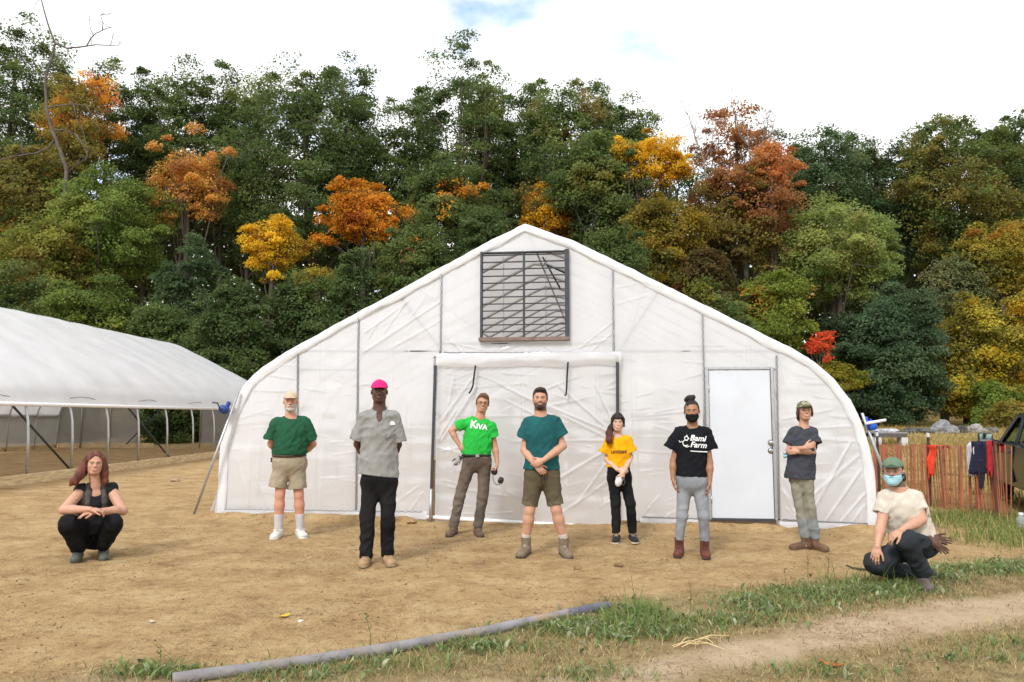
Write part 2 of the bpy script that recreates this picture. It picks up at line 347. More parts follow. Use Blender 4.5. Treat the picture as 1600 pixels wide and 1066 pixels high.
# openings
vu0, vz1 = fac(752, 396); vu1, vz0 = fac(890, 530)
du0, dz1 = fac(1102, 575); du1, dz0 = fac(1213, 813); dz0 -= .02
cu0 = fac(676, 700)[0]; cu1 = fac(966, 700)[0]; cz1 = fac(820, 556)[1]
rng = random.Random(5)
folds = [(1330, 690, 1268, 803, .022, .030), (1345, 735, 1288, 818, .02, .03), (1357, 765, 1310, 820, .018, .026), (1342, 712, 1240, 800, .03, .018), (1350, 790, 1330, 820, .016, .022), (1362, 745, 1345, 822, .02, .02),
         (1225, 770, 1265, 812, .016, .018), (1222, 745, 1250, 790, .018, .015), (1228, 795, 1250, 814, .014, .015), (1345, 665, 1225, 672, .02, .010), (1352, 690, 1250, 686, .025, .010), (1300, 640, 1222, 655, .02, .010),
         (1240, 800, 1222, 765, .015, .02), (1350, 655, 1300, 650, .02, .012),
         (566, 552, 690, 470, .03, .018), (570, 520, 640, 470, .02, .02), (600, 490, 575, 530, .018, .018), (640, 465, 600, 520, .02, .016), (690, 500, 610, 545, .025, .012), (680, 440, 640, 500, .02, .012),
         (410, 585, 460, 592, .014, .012), (395, 610, 450, 612, .02, .008), (372, 655, 420, 640, .02, .008), (960, 450, 1010, 440, .02, .012), (965, 475, 1010, 462, .02, .012),
         (640, 800, 660, 770, .015, .018), (600, 798, 655, 760, .02, .010), (550, 797, 535, 760, .015, .012), (480, 796, 440, 760, .016, .012), (420, 796, 400, 745, .018, .012), (390, 796, 372, 720, .02, .010),
         (1040, 808, 1100, 770, .015, .012), (1005, 805, 1030, 775, .016, .014), (1098, 640, 1010, 650, .02, .008), (1000, 705, 1095, 712, .02, .008),
         (955, 505, 905, 545, .016, .018), (957, 520, 925, 548, .014, .018), (950, 530, 880, 550, .012, .012), (700, 535, 760, 548, .012, .012), (780, 548, 830, 535, .012, .012), (862, 548, 840, 534, .012, .01), (692, 520, 720, 548, .014, .014)]
for k in range(130):
    x = rng.uniform(350, 1350); y = rng.uniform(520, 790); a = rng.gauss(0, .18); l = rng.uniform(20, 70)
    folds.append((x, y, x+l*cos(a), y+l*sin(a), rng.uniform(.008, .016), rng.uniform(.003, .008)))
vert_creases = [fac(x, 600)[0] for x in (394, 434, 497, 505, 611, 637, 706, 710, 816, 821, 882, 932, 937, 988, 992, 1165, 1172, 1302)]
def creases(U, Z):
    d = np.zeros_like(U)
    for c in vert_creases: d += .005*np.exp(-((U-c-.01*np.sin(Z))/.012)**2)
    return d
def keep_wall(u, z):
    v = (u > vu0) & (u < vu1) & (z > vz0) & (z < vz1)
    d = (u > du0) & (u < du1) & (z < dz1)
    c = (u > cu0) & (u < cu1) & (z < cz1)
    return ~(v | d | c) & (z < top_z(u)-.012)
us = ln(UL+.012, UR-.012, .015)+[vu0, vu1, du0, du1, cu0, cu1]+list(AU[1:12:1])+list(AU[-11:-1])
zs = ln(-.05, 4.5, .015)+[vz0, vz1, dz1, cz1]
sheet('end_wall_film', us, zs, keep_wall, True, .0, folds, M_film, GH, creases, .006)
# hem flap hanging below the locking channel
def hem_piece(u0, u1):
    us_ = ln(u0, u1, .03)
    mb = MB()
    def fn(u, v):
        return (u, -.022-.02*v-.018*v*vnoise(u, 0, 0, 7, 3), float(bot_z(u))+.045-(.10+.035*float(vnoise(u, 0, 0, 2.5, 8)))*v)
    mb.grid(fn, us_, [0, .33, .66, 1]); return mb
for a, b in ((UL-.02, fac(668, 800)[0]), (fac(1000, 800)[0], du0-.03), (du1+.04, UR+.01)): hem_piece(a, b).obj('film_hem', M_curtain, GH, True)
# flared corner of film at the left foot
fx = MB(); fx.grid(lambda s, v: tuple(fl(340-11.5*s*v**1.3, 763+35*v, .02+.05*s*v+.02*sin(9*s)*v)), [k/6 for k in range(7)], [k/10 for k in range(11)]); fx.obj('film_flap', M_curtain, GH, True)
# roof film: whole length, folded over the front hoop
GL = 21.0
def roof_cover():
    nrm = []
    for i in range(len(AU)):
        a, b = max(i-1, 0), min(i+1, len(AU)-1); d = Vector((AU[b]-AU[a], AZ[b]-AZ[a])).normalized(); nrm.append(Vector((d.y, -d.x)))   # inward = right-hand of travel, i.e. below
    # resample finely along the arch
    s = np.concatenate([[0], np.cumsum(np.hypot(np.diff(AU), np.diff(AZ)))]); ss = np.linspace(0, s[-1], 260)
    u = np.interp(ss, s, AU); z = np.interp(ss, s, AZ); nu = np.interp(ss, s, [n.x for n in nrm]); nz = np.interp(ss, s, [n.y for n in nrm])
    ln_ = np.hypot(nu, nz); nu, nz = nu/ln_, nz/ln_
    prof = [(.125, -.012), (.118, -.024), (.085, -.030), (.045, -.034), (.012, -.032), (.0, -.02), (-.010, .02), (-.012, .1)]+[(-.012-.012*sin(pi*((y % 1.25)/1.25)), y) for y in np.arange(.4, GL+.01, .3)]
    V = []
    for k, (off, y) in enumerate(prof):
        w = .010*vnoise(ss, k*.3, 0, 5, 21)+.006*vnoise(ss, k, 0, 14, 22)
        if off > .08: w = w+.020*vnoise(ss, 0, 0, 3, 23)
        o_ = off+(w if y < .2 else w*.6)
        V.append(np.stack([u+nu*o_, np.full_like(u, y)+(.012*vnoise(ss, k, 0, 6, 24) if y < .05 else 0), z+nz*o_], -1))
    V = np.array(V); a, b = V.shape[:2]; i = np.arange(a*b).reshape(a, b)
    Q = np.stack([i[:-1, :-1], i[1:, :-1], i[1:, 1:], i[:-1, 1:]], -1).reshape(-1, 4)
    link('roof_film', np_mesh('roof_film', V.reshape(-1, 3), Q), M_roof, GH, True)
    return u, z, nu, nz
ru, rz_, rnu, rnz = roof_cover()
ii = np.arange(0, 260, 6)
hoop_path = [(float(ru[i]+rnu[i]*.045), 0, float(max(rz_[i]+rnz[i]*.045, -.05))) for i in ii]
hoop_me = MB().tube(hoop_path, .026, 8).mesh('hoop')
for k in range(17):
    h = link('hoop', hoop_me, M_galv if k == 0 else None, GH, True); h.location = (0, .035+k*1.24, 0)
pl = MB()
for f_ in (.5, .36, .64, .2, .8):
    i = int(259*f_); pl.tube([(ru[i]+rnu[i]*.09, .05, rz_[i]+rnz[i]*.09), (ru[i]+rnu[i]*.09, GL-.3, rz_[i]+rnz[i]*.09)], .018, 6)
pl.obj('purlin', M_galv, GH, True)
# back end wall
bw = MB(); nb = 40
for i in range(nb):
    a, b = UL+(UR-UL)*i/nb, UL+(UR-UL)*(i+1)/nb
    bw.add([(a, GL, 0), (b, GL, 0), (b, GL, float(top_z(b))), (a, GL, float(top_z(a)))], [(0, 1, 2, 3)])
bw.obj('back_wall_film', M_film, GH)
# framing pipes touching the film from behind, seen through it
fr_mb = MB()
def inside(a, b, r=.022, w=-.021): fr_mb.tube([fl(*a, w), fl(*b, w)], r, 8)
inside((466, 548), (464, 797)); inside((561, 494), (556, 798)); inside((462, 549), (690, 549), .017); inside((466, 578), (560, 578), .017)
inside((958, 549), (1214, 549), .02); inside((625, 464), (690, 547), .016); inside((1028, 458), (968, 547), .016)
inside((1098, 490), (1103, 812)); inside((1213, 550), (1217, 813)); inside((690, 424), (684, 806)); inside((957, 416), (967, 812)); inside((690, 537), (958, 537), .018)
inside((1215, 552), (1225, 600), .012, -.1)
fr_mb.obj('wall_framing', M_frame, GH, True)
# locking channels screwed on the face of the film (dark wiggle wire inside an aluminium strip)
def channel(a, b, wd=.022, w=.016, parent=GH):
    A, B = fl(*a, w), fl(*b, w); mb = MB(); mb.bar(A, B, wd, .012, up=(0, 1, 0)); o = mb.obj('locking_channel', M_galv, parent)
    d = (B-A); n = max(int(d.length/.05), 2); side = d.normalized().cross(Vector((0, 1, 0)))
    pts = [A+d*(k/n)+side*(wd*.2*(1 if k % 2 else -1))+Vector((0, -.012, 0)) for k in range(n+1)]
    MB().tube(pts, 0.0036, 5).obj('wiggle_wire', M_batten, o)
for a, b in (((689.5, 428), (688, 549)), ((957, 420), (958, 547)), ((692, 551), (956, 551)), ((560, 496), (556, 797)), ((465, 551), (464, 797)), ((1097.5, 492), (1106, 811)), ((1213.5, 556), (1218, 811)),
             ((343, 795.5), (660, 800)), ((1003, 808), (1098, 811)), ((1222, 812), (1364, 819)), ((1104, 576.5), (1211, 576.5))):
    channel(a, b)
# ---------------- entrance door
def door():
    a = fl(1107, 579, .03); b = fl(1210, 811, .03); cx, cz = (a.x+b.x)/2, (a.z+b.z)/2; w_, h_ = b.x-a.x, a.z-b.z
    d = MB().box((cx, -.02, cz), (w_, .045, h_), ch=.004).obj('door', M_whitepaint, GH); d['label'] = 'plain flat white entrance door with a round lock set'
    f = MB()
    for (x0, x1, z0, z1) in ((a.x-.052, a.x-.006, b.z-.02, a.z+.045), (b.x+.006, b.x+.045, b.z-.02, a.z+.045)):
        f.box(((x0+x1)/2, -.025, (z0+z1)/2), (x1-x0, .07, z1-z0), ch=.004)
    f.box((cx, -.024, a.z+.027), (w_+.01, .066, .036), ch=.004)
    f.obj('door_frame', M_galv, GH)
    MB().box((cx, -.03, b.z-.02), (w_+.03, .09, .022), ch=.003).obj('threshold', M_dark, GH)
    hx = fl(1204.5, 692, .04)
    for nm, py, r in (('door_knob', 692, .027), ('deadbolt', 704.5, .025)):
        q = fl(1204.5, py, .04); R = Matrix.Rotation(pi/2, 3, 'X')
        k = MB()
        if nm == 'door_knob': k.lathe((q.x, -.042, q.z), [(.034, 0), (.034, .006), (.014, .01), (.012, .03), (.024, .036), (.03, .05), (.026, .064), (.012, .07)], 18, R)
        else: k.lathe((q.x, -.042, q.z), [(.032, 0), (.032, .01), (.026, .016), (.012, .018), (.011, .026)], 18, R)
        o = k.obj(nm, M_steel, d, 'auto')
        MB().lathe((q.x, -.0425, q.z), [(.041, 0), (.041, .003)], 18, R).obj('escutcheon', M_dark, o)
    for z in (b.z+.25, cz, a.z-.25): MB().tube([(a.x-.003, -.05, z-.05), (a.x-.003, -.05, z+.05)], .008, 8).obj('hinge', M_steel, d, True)
door()
# ---------------- gable vent with louvre blades
def vent():
    f = MB(); z0, z1 = vz0, vz1
    f.box((vu0+.012, -.03, (z0+z1)/2), (.03, .09, z1-z0+.02)); f.box((vu1-.028, -.035, (z0+z1)/2), (.062, .11, z1-z0+.03))
    f.box(((vu0+vu1)/2, -.03, z1-.008), (vu1-vu0-.05, .085, .018))
    um = fac(819, 460)[0]; f.box((um, -.025, (z0+z1)/2), (.03, .05, z1-z0-.02))
    o = f.obj('gable_vent', M_dark, GH); o['label'] = 'dark louvred vent high in the gable'
    MB().box(((vu0+vu1)/2-.01, -.04, z0+.004), (vu1-vu0+.02, .11, .05)).obj('sill', mat('rusty_sill', (.20, .14, .12), .7, var=.3, vs=12), o)
    b = MB()
    for k in range(12):
        z = fac(820, 398.5+k*10.9)[1]
        b.box(((vu0+vu1)/2, -.02, z), (vu1-vu0-.03, .055, .017), Matrix.Rotation(radians(8), 3, 'X'))
    b.obj('louvre_blades', M_dark, o)
    for px in (787, 853): MB().tube([fl(px, 402, -.06), fl(px, 524, -.06)], .006, 6).obj('linkage_rod', M_galv, o)
    x = MB()
    x.tube([fl(848, 402, -.25), fl(875, 450, -.25)], .013, 6); x.tube([fl(850, 412, -.25), fl(885, 428, -.25)], .011, 6)
    x.obj('motor_arm', M_dark, o, True)
vent()
# ---------------- roll-up door curtain
def curtain():
    u0, u1 = fac(682, 700)[0], fac(964, 700)[0]; zt = fac(820, 560)[1]; zb0 = fac(682, 818)[1]; zb1 = fac(966, 826)[1]
    fo = [(965, 680, 850, 632, .03, .022), (966, 688, 800, 690, .03, .016), (962, 695, 845, 765, .04, .022), (966, 684, 870, 600, .03, .016), (964, 700, 900, 790, .03, .018), (690, 690, 745, 605, .035, .026), (684, 690, 715, 640, .03, .026), (686, 700, 780, 720, .03, .014),
          (690, 705, 760, 690, .02, .014), (700, 760, 790, 775, .025, .014), (720, 803, 800, 800, .015, .012), (740, 590, 690, 660, .03, .02), (712, 585, 690, 690, .02, .016), (900, 590, 850, 610, .02, .012), (960, 745, 880, 800, .03, .016), (860, 660, 790, 625, .02, .012), (930, 600, 962, 670, .02, .014),
          (780, 600, 960, 690, .025, .014), (700, 650, 850, 650, .018, .006)]
    for k in range(60):
        x = rng.uniform(690, 955); y = rng.uniform(580, 800); a = rng.choice([-.5, -.2, 0, .2, .5])+rng.gauss(0, .12); l = rng.uniform(20, 80)
        fo.append((x, y, x+l*cos(a), y+l*sin(a), rng.uniform(.01, .022), rng.uniform(.002, .007)))
    us = ln(u0, u1, .014); zs = ln(min(zb0, zb1)-.02, zt, .014)
    o = sheet('door_curtain', us, zs, lambda u, z: z > -1, False, .055, fo, M_curtain, GH, creases, .008)
    me = o.data; n = len(me.vertices); a = np.empty(n*3, np.float32); me.vertices.foreach_get('co', a); a = a.reshape(-1, 3)
    t = (a[:, 0]-u0)/(u1-u0); lo = zb0+(zb1-zb0)*t; a[:, 2] = np.maximum(a[:, 2], lo); me.vertices.foreach_set('co', a.ravel()); me.update()
    A, B = fl(667, 818, .06), fl(968, 826.5, .06); A.z = max(A.z, .07); 
    MB().tube([A+(B-A)*k/6 for k in range(7)], .03, 12).obj('bottom_pipe', M_whitepipe, o, True)
    for a_, b_, w in (((680.2, 571), (672.5, 818), .038), ((964.8, 556), (965.5, 824), .045)):
        p, q = fl(*a_, .085), fl(*b_, .085); mb = MB().bar(p, q, w, .03, up=(0, 1, 0)); mb.obj('door_gap_strip', M_dark, GH)  # dark bar filling the gap along each curtain edge
    MB().tube([fl(673.5, 764, .11), fl(672, 824, .11)], .022, 8).obj('stake', M_galv, GH, True)
    # header flap
    mb = MB(); U0, U1 = fac(684, 560)[0], fac(970, 560)[0]; zt2 = fac(820, 552)[1]
    mb.grid(lambda u, v: (u, -.085-.022*sin(v*2.6)-.018*float(vnoise(u, v*.5, 0, 3.5, 2)), zt2-(.19+.03*float(vnoise(u, 0, 0, 2.2, 6)))*v), ln(U0, U1, .05), [k/6 for k in range(7)])
    mb.obj('header_flap', M_curtain, GH, True)
    for pts in (((743, 571), (740.5, 590), (739, 603), (735.5, 611), (732.5, 615)), ((887.5, 566), (886, 590), (885.5, 605), (884.5, 617), (882, 618))):
        P = [fl(*q, .15) for q in pts]; mb = MB()
        for i in range(len(P)-1): mb.bar(P[i], P[i+1], .024, .006, up=(0, 1, 0))
        mb.obj('tie_strap', M_black, GH)
curtain()

# ---------------- hand cranks of the roll-up sides
M_blue = mat('blue_cast_gearbox', (.025, .07, .26), .45, var=.2, vs=30)
def crank(name, label, foot, gear, topp, side):
    t = thing(name, label, 'winder', foot)
    f = Vector(foot); R = lambda p: Vector(p)-f
    MB().tube([(0, 0, -.05), R(topp)], .019, 10).obj('guide_pole', M_galv, t, True)
    g = R(gear); d = (R(topp)).normalized()
    gb = MB(); X = d.orthogonal().normalized(); Xx = Vector((1, 0, 0)); Xx = (Xx-d*Xx.dot(d)).normalized(); Yy = d.cross(Xx); M = Matrix((Xx, Yy, d)).transposed()
    gb.box(g+Xx*(-.03*side), (.13, .10, .12), M, ch=.02); gb.lathe(g+Xx*(-.03*side)-Yy*.06, [(.045, -.03), (.05, 0), (.05, .03), (.03, .045)], 14, M @ Matrix.Rotation(pi/2, 3, 'X'))
    gb.lathe(g+d*.08, [(.03, -.02), (.03, .05)], 12, M)
    o = gb.obj('gearbox', M_blue, t, 'auto')
    return t, o, g, f
tf = gp(301, 804, .08); tf.z = ground_z(tf.x, tf.y)
t, o, g, f = crank('crank_winder', 'blue crank gearbox on a leaning grey pole, left edge of the large greenhouse', tf, pt(353, 641, 11.38), pt(373, 612, 11.42), 1)
MB().tube([g+Vector((-.06, -.05, .0)), pt(344, 640, 11.2)-f, pt(340, 630, 11.2)-f, pt(332, 629, 11.15)-f], .011, 8).obj('handle', M_dark, t, True)
tf = gp(1402, 778, 0); tf.y = 10.9; tf.x = (1402-800)/F*10.9; tf.z = ground_z(tf.x, tf.y)
t, o, g, f = crank('crank_winder', 'bright blue crank gearbox with white tube, right edge of the large greenhouse', tf, pt(1357, 666, 10.6), pt(1347, 646, 10.55), -1)
o.data.materials[0] = mat('bright_blue_plastic', (.02, .10, .52), .5, var=.2, vs=25)
MB().tube([pt(1352, 662, 10.5)-f, pt(1384, 656.5, 10.5)-f], .02, 10).obj('handle', M_whitepipe, t, True)

# ================================================================== open-sided greenhouse on the left
G2 = thing('greenhouse', 'long white roofed greenhouse with open sides, on the left behind the squatting woman', 'greenhouse', (-14.5, 11.0, .13))
P2 = [(4.6, 0), (4.6, .9), (4.57, 1.3), (4.5, 1.62), (4.36, 1.95), (4.12, 2.25), (3.8, 2.52), (3.3, 2.83), (2.6, 3.2), (1.3, 3.87), (.35, 4.34), (0, 4.42)]
FULL = P2+[(-x, z) for x, z in P2[-2::-1]]
L2 = 21.5
def arch2(lo_r, lo_l, n=90):
    p = np.array(FULL); s = np.concatenate([[0], np.cumsum(np.hypot(*np.diff(p, axis=0).T))]); ss = np.linspace(0, s[-1], 900)
    x = np.interp(ss, s, p[:, 0]); z = np.interp(ss, s, p[:, 1]); ok = ((x > 0) & (z > lo_r)) | ((x <= 0) & (z > lo_l)); x, z = x[ok], z[ok]
    k = np.linspace(0, len(x)-1, n).astype(int); return x[k], z[k]
x2, z2 = arch2(1.60, 1.32)
ys = np.arange(-.1, L2+.11, .16)
X, Y = np.meshgrid(x2, ys); Zr = np.meshgrid(z2, ys)[0]
tt = np.linspace(0, 1, len(x2))[None, :]
sag = .014*np.sin(pi*(((Y+.35) % 1.65)/1.65))+.010*vnoise(X*1.0+Y*.55, Y*.35-X*.4, 0, 2.4, 3)+.006*vnoise(X, Y, 0, 3, 4)
sag = sag+.02*np.exp(-((tt-.05)/.02)**2)*(.5+vnoise(Y, 0, 0, 2, 5))
V = np.stack([X, Y, Zr-sag+.03], -1).reshape(-1, 3); a, b = X.shape; i = np.arange(a*b).reshape(a, b)
link('roof_film', np_mesh('roof_film', V, np.stack([i[:-1, :-1], i[:-1, 1:], i[1:, 1:], i[1:, :-1]], -1).reshape(-1, 4)), M_roof, G2, True)
MB().tube([(x2[0]+.03, -.4, z2[0]-.0), (x2[0]+.03, L2+.2, z2[0]-.0)], .042, 10).obj('roll_up_pipe', M_whitepipe, G2, True)
MB().tube([(x2[-1]-.03, -.4, z2[-1]), (x2[-1]-.03, L2+.2, z2[-1])], .04, 8).obj('roll_up_pipe', M_whitepipe, G2, True)
h2 = MB().tube([(x*.992, 0, z-.02) for x, z in FULL], .028, 10).mesh('hoop')
hy = [3.25, 4.9, 6.5, 8.05, 9.6, 11.3, 13.1, 14.8, 16.5, 18.2, 19.9, 21.4]
for k, y in enumerate([0, 1.6]+hy):
    h = link('hoop', h2, M_galv if k == 0 else None, G2, True); h.location = (0, y, 0)
pp = MB()
for x, z in ((4.33, 1.86), (-4.33, 1.86), (0, 4.33), (-3.5, 2.62), (2.4, 3.2)): pp.tube([(x, 0, z), (x, L2, z)], .02, 6)
pp.obj('purlin', M_galv, G2, True)
for x, nm in ((4.66, 'base_board'), (-4.66, 'base_board')):
    MB().box((x, L2/2, .07), (.05, L2+.3, .25), ch=.006).obj(nm, M_lumber, G2)
MB().box((-2.6, L2+.02, .05), (4.1, .05, .36), ch=.006).obj('end_board', M_lumber, G2); MB().box((3.75, L2+.02, .05), (1.75, .05, .36), ch=.006).obj('end_board', M_lumber, G2)
# far end wall panels with the open doorway between them
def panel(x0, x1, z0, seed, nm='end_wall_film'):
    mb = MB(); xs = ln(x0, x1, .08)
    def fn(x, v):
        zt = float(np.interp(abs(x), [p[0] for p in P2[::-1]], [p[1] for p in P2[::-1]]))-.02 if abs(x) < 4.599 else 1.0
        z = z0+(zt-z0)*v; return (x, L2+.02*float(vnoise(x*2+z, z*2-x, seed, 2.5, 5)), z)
    mb.grid(fn, xs, [k/30 for k in range(31)]); mb.obj(nm, M_shadefilm, G2, True)
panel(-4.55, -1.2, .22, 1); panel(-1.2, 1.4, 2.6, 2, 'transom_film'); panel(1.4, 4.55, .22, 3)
st_ = MB()
for x in (-3.6, -2.4, -1.2, 1.4, 2.9): st_.tube([(x, L2-.04, 0), (x, L2-.04, float(np.interp(abs(x), [p[0] for p in P2[::-1]], [p[1] for p in P2[::-1]])))], .028, 8)
st_.tube([(-4.4, L2-.05, 1.8), (4.4, L2-.05, 1.8)], .02, 6); st_.obj('end_wall_stud', M_galv, G2, True)
sf = MB(); sf.grid(lambda y, v: (-4.56+.02*float(vnoise(y, v*2, 0, 2, 9)), y, .2+1.25*v), ln(17.6, L2, .1), [k/12 for k in range(13)]); sf.obj('side_film', M_shadefilm, G2, True)
def br(pa, pb): 
    MB().tube([pa, pb], .024, 8).obj('brace', M_dark, G2, True)
br((4.38, 4.55, 1.62), (4.42, 6.8, .1)); br((4.38, 9.25, 1.62), (4.42, 12.1, .0)); br((-4.4, 16.8, 1.5), (-4.4, 14.2, .0)); br((-1.4, 20.9, .2), (0.3, 20.9, 2.0))
br((3.2, 20.6, 1.9), (4.3, 18.3, .1)); br((-4.4, 4.0, .1), (-4.4, 7.5, 1.8))
# scalloped light gauze strip of cord at the eave
MB().tube([(4.42+.05*sin(y*2), y, 1.78+.03*sin(y*3.8)) for y in np.arange(0, L2, .3)], .006, 5).obj('lacing_cord', M_dark, G2, True)
# ================================================================== the wood
def leaves(cent, size, outw, cols, rng, up=.55):
    """one small rhombic leaf face per centre"""
    n = len(cent); s = size*(.65+.7*rng.random(n))[:, None]
    nr = rng.normal(size=(n, 3))*.55+outw*.7+np.array([0, 0, up]); nr /= np.linalg.norm(nr, axis=1)[:, None]
    a = np.cross(nr, rng.normal(size=(n, 3))); a /= np.linalg.norm(a, axis=1)[:, None]+1e-9; b = np.cross(nr, a)
    P = np.stack([cent-a*s*.5, cent-b*s*.33+a*s*.06, cent+a*s*.5, cent+b*s*.33+a*s*.06], 1)
    P[:, 0] += nr*s*.06; P[:, 2] -= nr*s*.10
    return P.reshape(-1, 3), np.repeat(cols, 4, 0), np.arange(n*4).reshape(n, 4)
def limb(mb, a, b, r0, r1, rng, n=5, sagk=.12, nn=6):
    a, b = np.array(a), np.array(b); d = b-a; L_ = np.linalg.norm(d); P = []
    off = rng.normal(size=3)*L_*.06
    for k in range(n+1):
        t = k/n; P.append(a+d*t+off*sin(pi*t)+np.array([0, 0, L_*sagk*sin(pi*t)])+(rng.normal(size=3)*L_*.018 if 0 < k < n else 0))
    mb.tube([tuple(p) for p in P], [r0+(r1-r0)*k/n for k in range(n+1)], nn)
    return P
TN = [0]
def crown_tree(name, label, cat, px, top, hw, botp, Y, cols, N=11000, size=.25, dens=1.0, trunk_r=.2, group='trees of the wood behind the greenhouses', rag=.3, depth=.7, limbs=11, cl=None, lean=0, basepx=None, nolab=False):
    if Y >= 49.5: hw *= 1.15; botp += 90; N *= 2.9
    else: hw *= 1.04; N *= 2.5
    size *= .70; rag *= 1.05
    cols = [((c_[0][0]*2.5, c_[0][1]*1.95, c_[0][2]*1.7),)+tuple(c_[1:]) if c_[0][1] > c_[0][0]*.95 else c_ for c_ in cols]
    TN[0] += 1; rng = np.random.default_rng(100+TN[0]*17)
    c = pt(px, (top+botp)/2, Y); k = (pt(px, top, Y)-pt(px, botp, Y)).z/2; hwm = hw*Y/F; hd = max(hwm*depth, 1.0)
    bx = pt(basepx, 650, Y).x if basepx else c.x+lean
    base = Vector((bx, Y, float(gz(bx, Y))-.15))
    g = thing(name, label, cat, base, 0, group); base_n = np.array(base); cc = np.array(c)-base_n
    R = np.array([hwm, hd, k]); cr = (cl or (.10*min(hwm, k)+.50))*.92
    nc = int(dens*3.9*(hwm*k)/(cr*cr))+10
    q_ = rng.uniform(-1, 1, (nc*4, 3)); q_ = q_[(np.abs(q_)**2.4).sum(1) < 1]; ln_ = np.linalg.norm(q_, axis=1); q_ = q_[rng.random(len(q_)) < .25+.75*ln_**1.5][:nc]; nc = len(q_)
    rr = np.linalg.norm(q_, axis=1); d = q_/rr[:, None]
    lump = 1+rag*vnoise(d[:, 0]*1.6+TN[0], d[:, 1]*1.6, d[:, 2]*1.6, 1.5, TN[0] % 17)
    taper = 1-.18*np.clip(d[:, 2], 0, 1)
    cen = cc+d*(rr*lump*.92)[:, None]*R*np.stack([taper, taper, np.ones(nc)], 1)
    lo_ok = cen[:, 2] > .25; cen = cen[lo_ok]; d = d[lo_ok]; nc = len(cen)
    CA = np.array([c_[0] for c_ in cols])
    def colour(p, jit):
        """neighbouring foliage turns colour together: species colours picked by a smooth field"""
        h = np.clip((p[:, 2]-cc[2])/(2*k)+.5, 0, 1); W_ = np.stack([c_[1]*((h >= c_[2]) & (h <= c_[3]) if len(c_) > 2 else np.ones(len(h))) for c_ in cols], 1)+1e-9
        W_ = np.cumsum(W_/W_.sum(1)[:, None], 1); q = (vnoise(p[:, 0], p[:, 1], p[:, 2], .5, TN[0] % 11)*.85+.5)*.72+jit*.28
        return CA[np.minimum((np.clip(q, 0, .999)[:, None] > W_).sum(1), len(cols)-1)]
    fillf = .20; per = max(int(N*(1-fillf)/nc), 10); idx = np.repeat(np.arange(nc), per)
    csz = cr*(.45+.85*rng.random(nc)); cj = rng.random(nc); cb = .80+.4*rng.random(nc)
    o = rng.normal(size=(len(idx), 3)); o /= np.linalg.norm(o, axis=1)[:, None]
    rad = rng.random(len(idx))**.5*(1+.35*vnoise(o[:, 0]*2+idx*.7, o[:, 1]*2, o[:, 2]*2, 1, 3))
    P = cen[idx]+o*(rad*csz[idx])[:, None]*np.array([1.2, 1.1, .60])
    P[:, 2] -= .26*csz[idx]*(np.abs(o[:, 0])+np.abs(o[:, 1]))*rad
    nf = int(N*fillf); f_ = rng.uniform(-1, 1, (nf*6, 3)); f_ = f_[(np.abs(f_)**2.3).sum(1) < .97]; fp = cc+f_*R*np.stack([1-.18*np.clip(f_[:, 2], 0, 1)]*2+[np.ones(len(f_))], 1)
    nz_ = vnoise(fp[:, 0], fp[:, 1], fp[:, 2]*1.5, .55, TN[0] % 13)+.5*vnoise(fp[:, 0], fp[:, 1], fp[:, 2]*1.4, 1.5, TN[0] % 7)-1.1*sstep(.25, .85, (np.abs(f_)**2.3).sum(1)); ok = nz_ > np.quantile(nz_, max(0, 1-2*nf/len(fp))); fp = fp[ok][:nf]; fd = f_[ok][:nf]/(np.linalg.norm(f_[ok][:nf], axis=1)[:, None]+1e-6)
    nP = len(P); P = np.concatenate([P, fp]); D_ = np.concatenate([d[idx], fd]); P[:, 2] = np.maximum(P[:, 2], .05)
    jit = np.concatenate([cj[idx]*.6+.4*rng.random(nP), rng.random(len(fp))]); br_ = np.concatenate([cb[idx], .9+.2*rng.random(len(fp))])
    colr = colour(P, jit)*(br_*(.82+.36*rng.random(len(P))))[:, None]*(1+rng.normal(size=(len(P), 3))*.07)
    V, VC, Q = leaves(P, size, D_, np.clip(colr, .004, .9), rng)
    link('crown', np_mesh('crown', V, Q, col=VC), M_leaf, g)
    mb = MB(); tip = cc+np.array([0, 0, k*.72])
    tp = [np.array([0, 0, 0.]), np.array([lean*-.2, 0, cc[2]*.35]), cc*np.array([.7, .7, .85]), tip]
    tp = [p+rng.normal(size=3)*.12*(i > 0) for i, p in enumerate(tp)]
    mb.tube([tuple(p) for p in tp], [trunk_r*1.25, trunk_r, trunk_r*.65, trunk_r*.15], 9)
    for j in range(limbs):
        i = rng.integers(nc); t = rng.uniform(.35, .92); s = t*3; i0 = min(int(s), 2); a = tp[i0]+(tp[i0+1]-tp[i0])*(s-i0)
        P_ = limb(mb, a, cen[i], trunk_r*.38*(1.1-t*.6), .02, rng)
        for q_ in range(2):
            jx = int(np.argmin(np.linalg.norm(cen-P_[3]-rng.normal(size=3)*1.2, axis=1))); limb(mb, P_[3], cen[jx], trunk_r*.15, .012, rng, 3, .05, 5)
    mb.obj('trunk', M_bark, g, True)
    return g
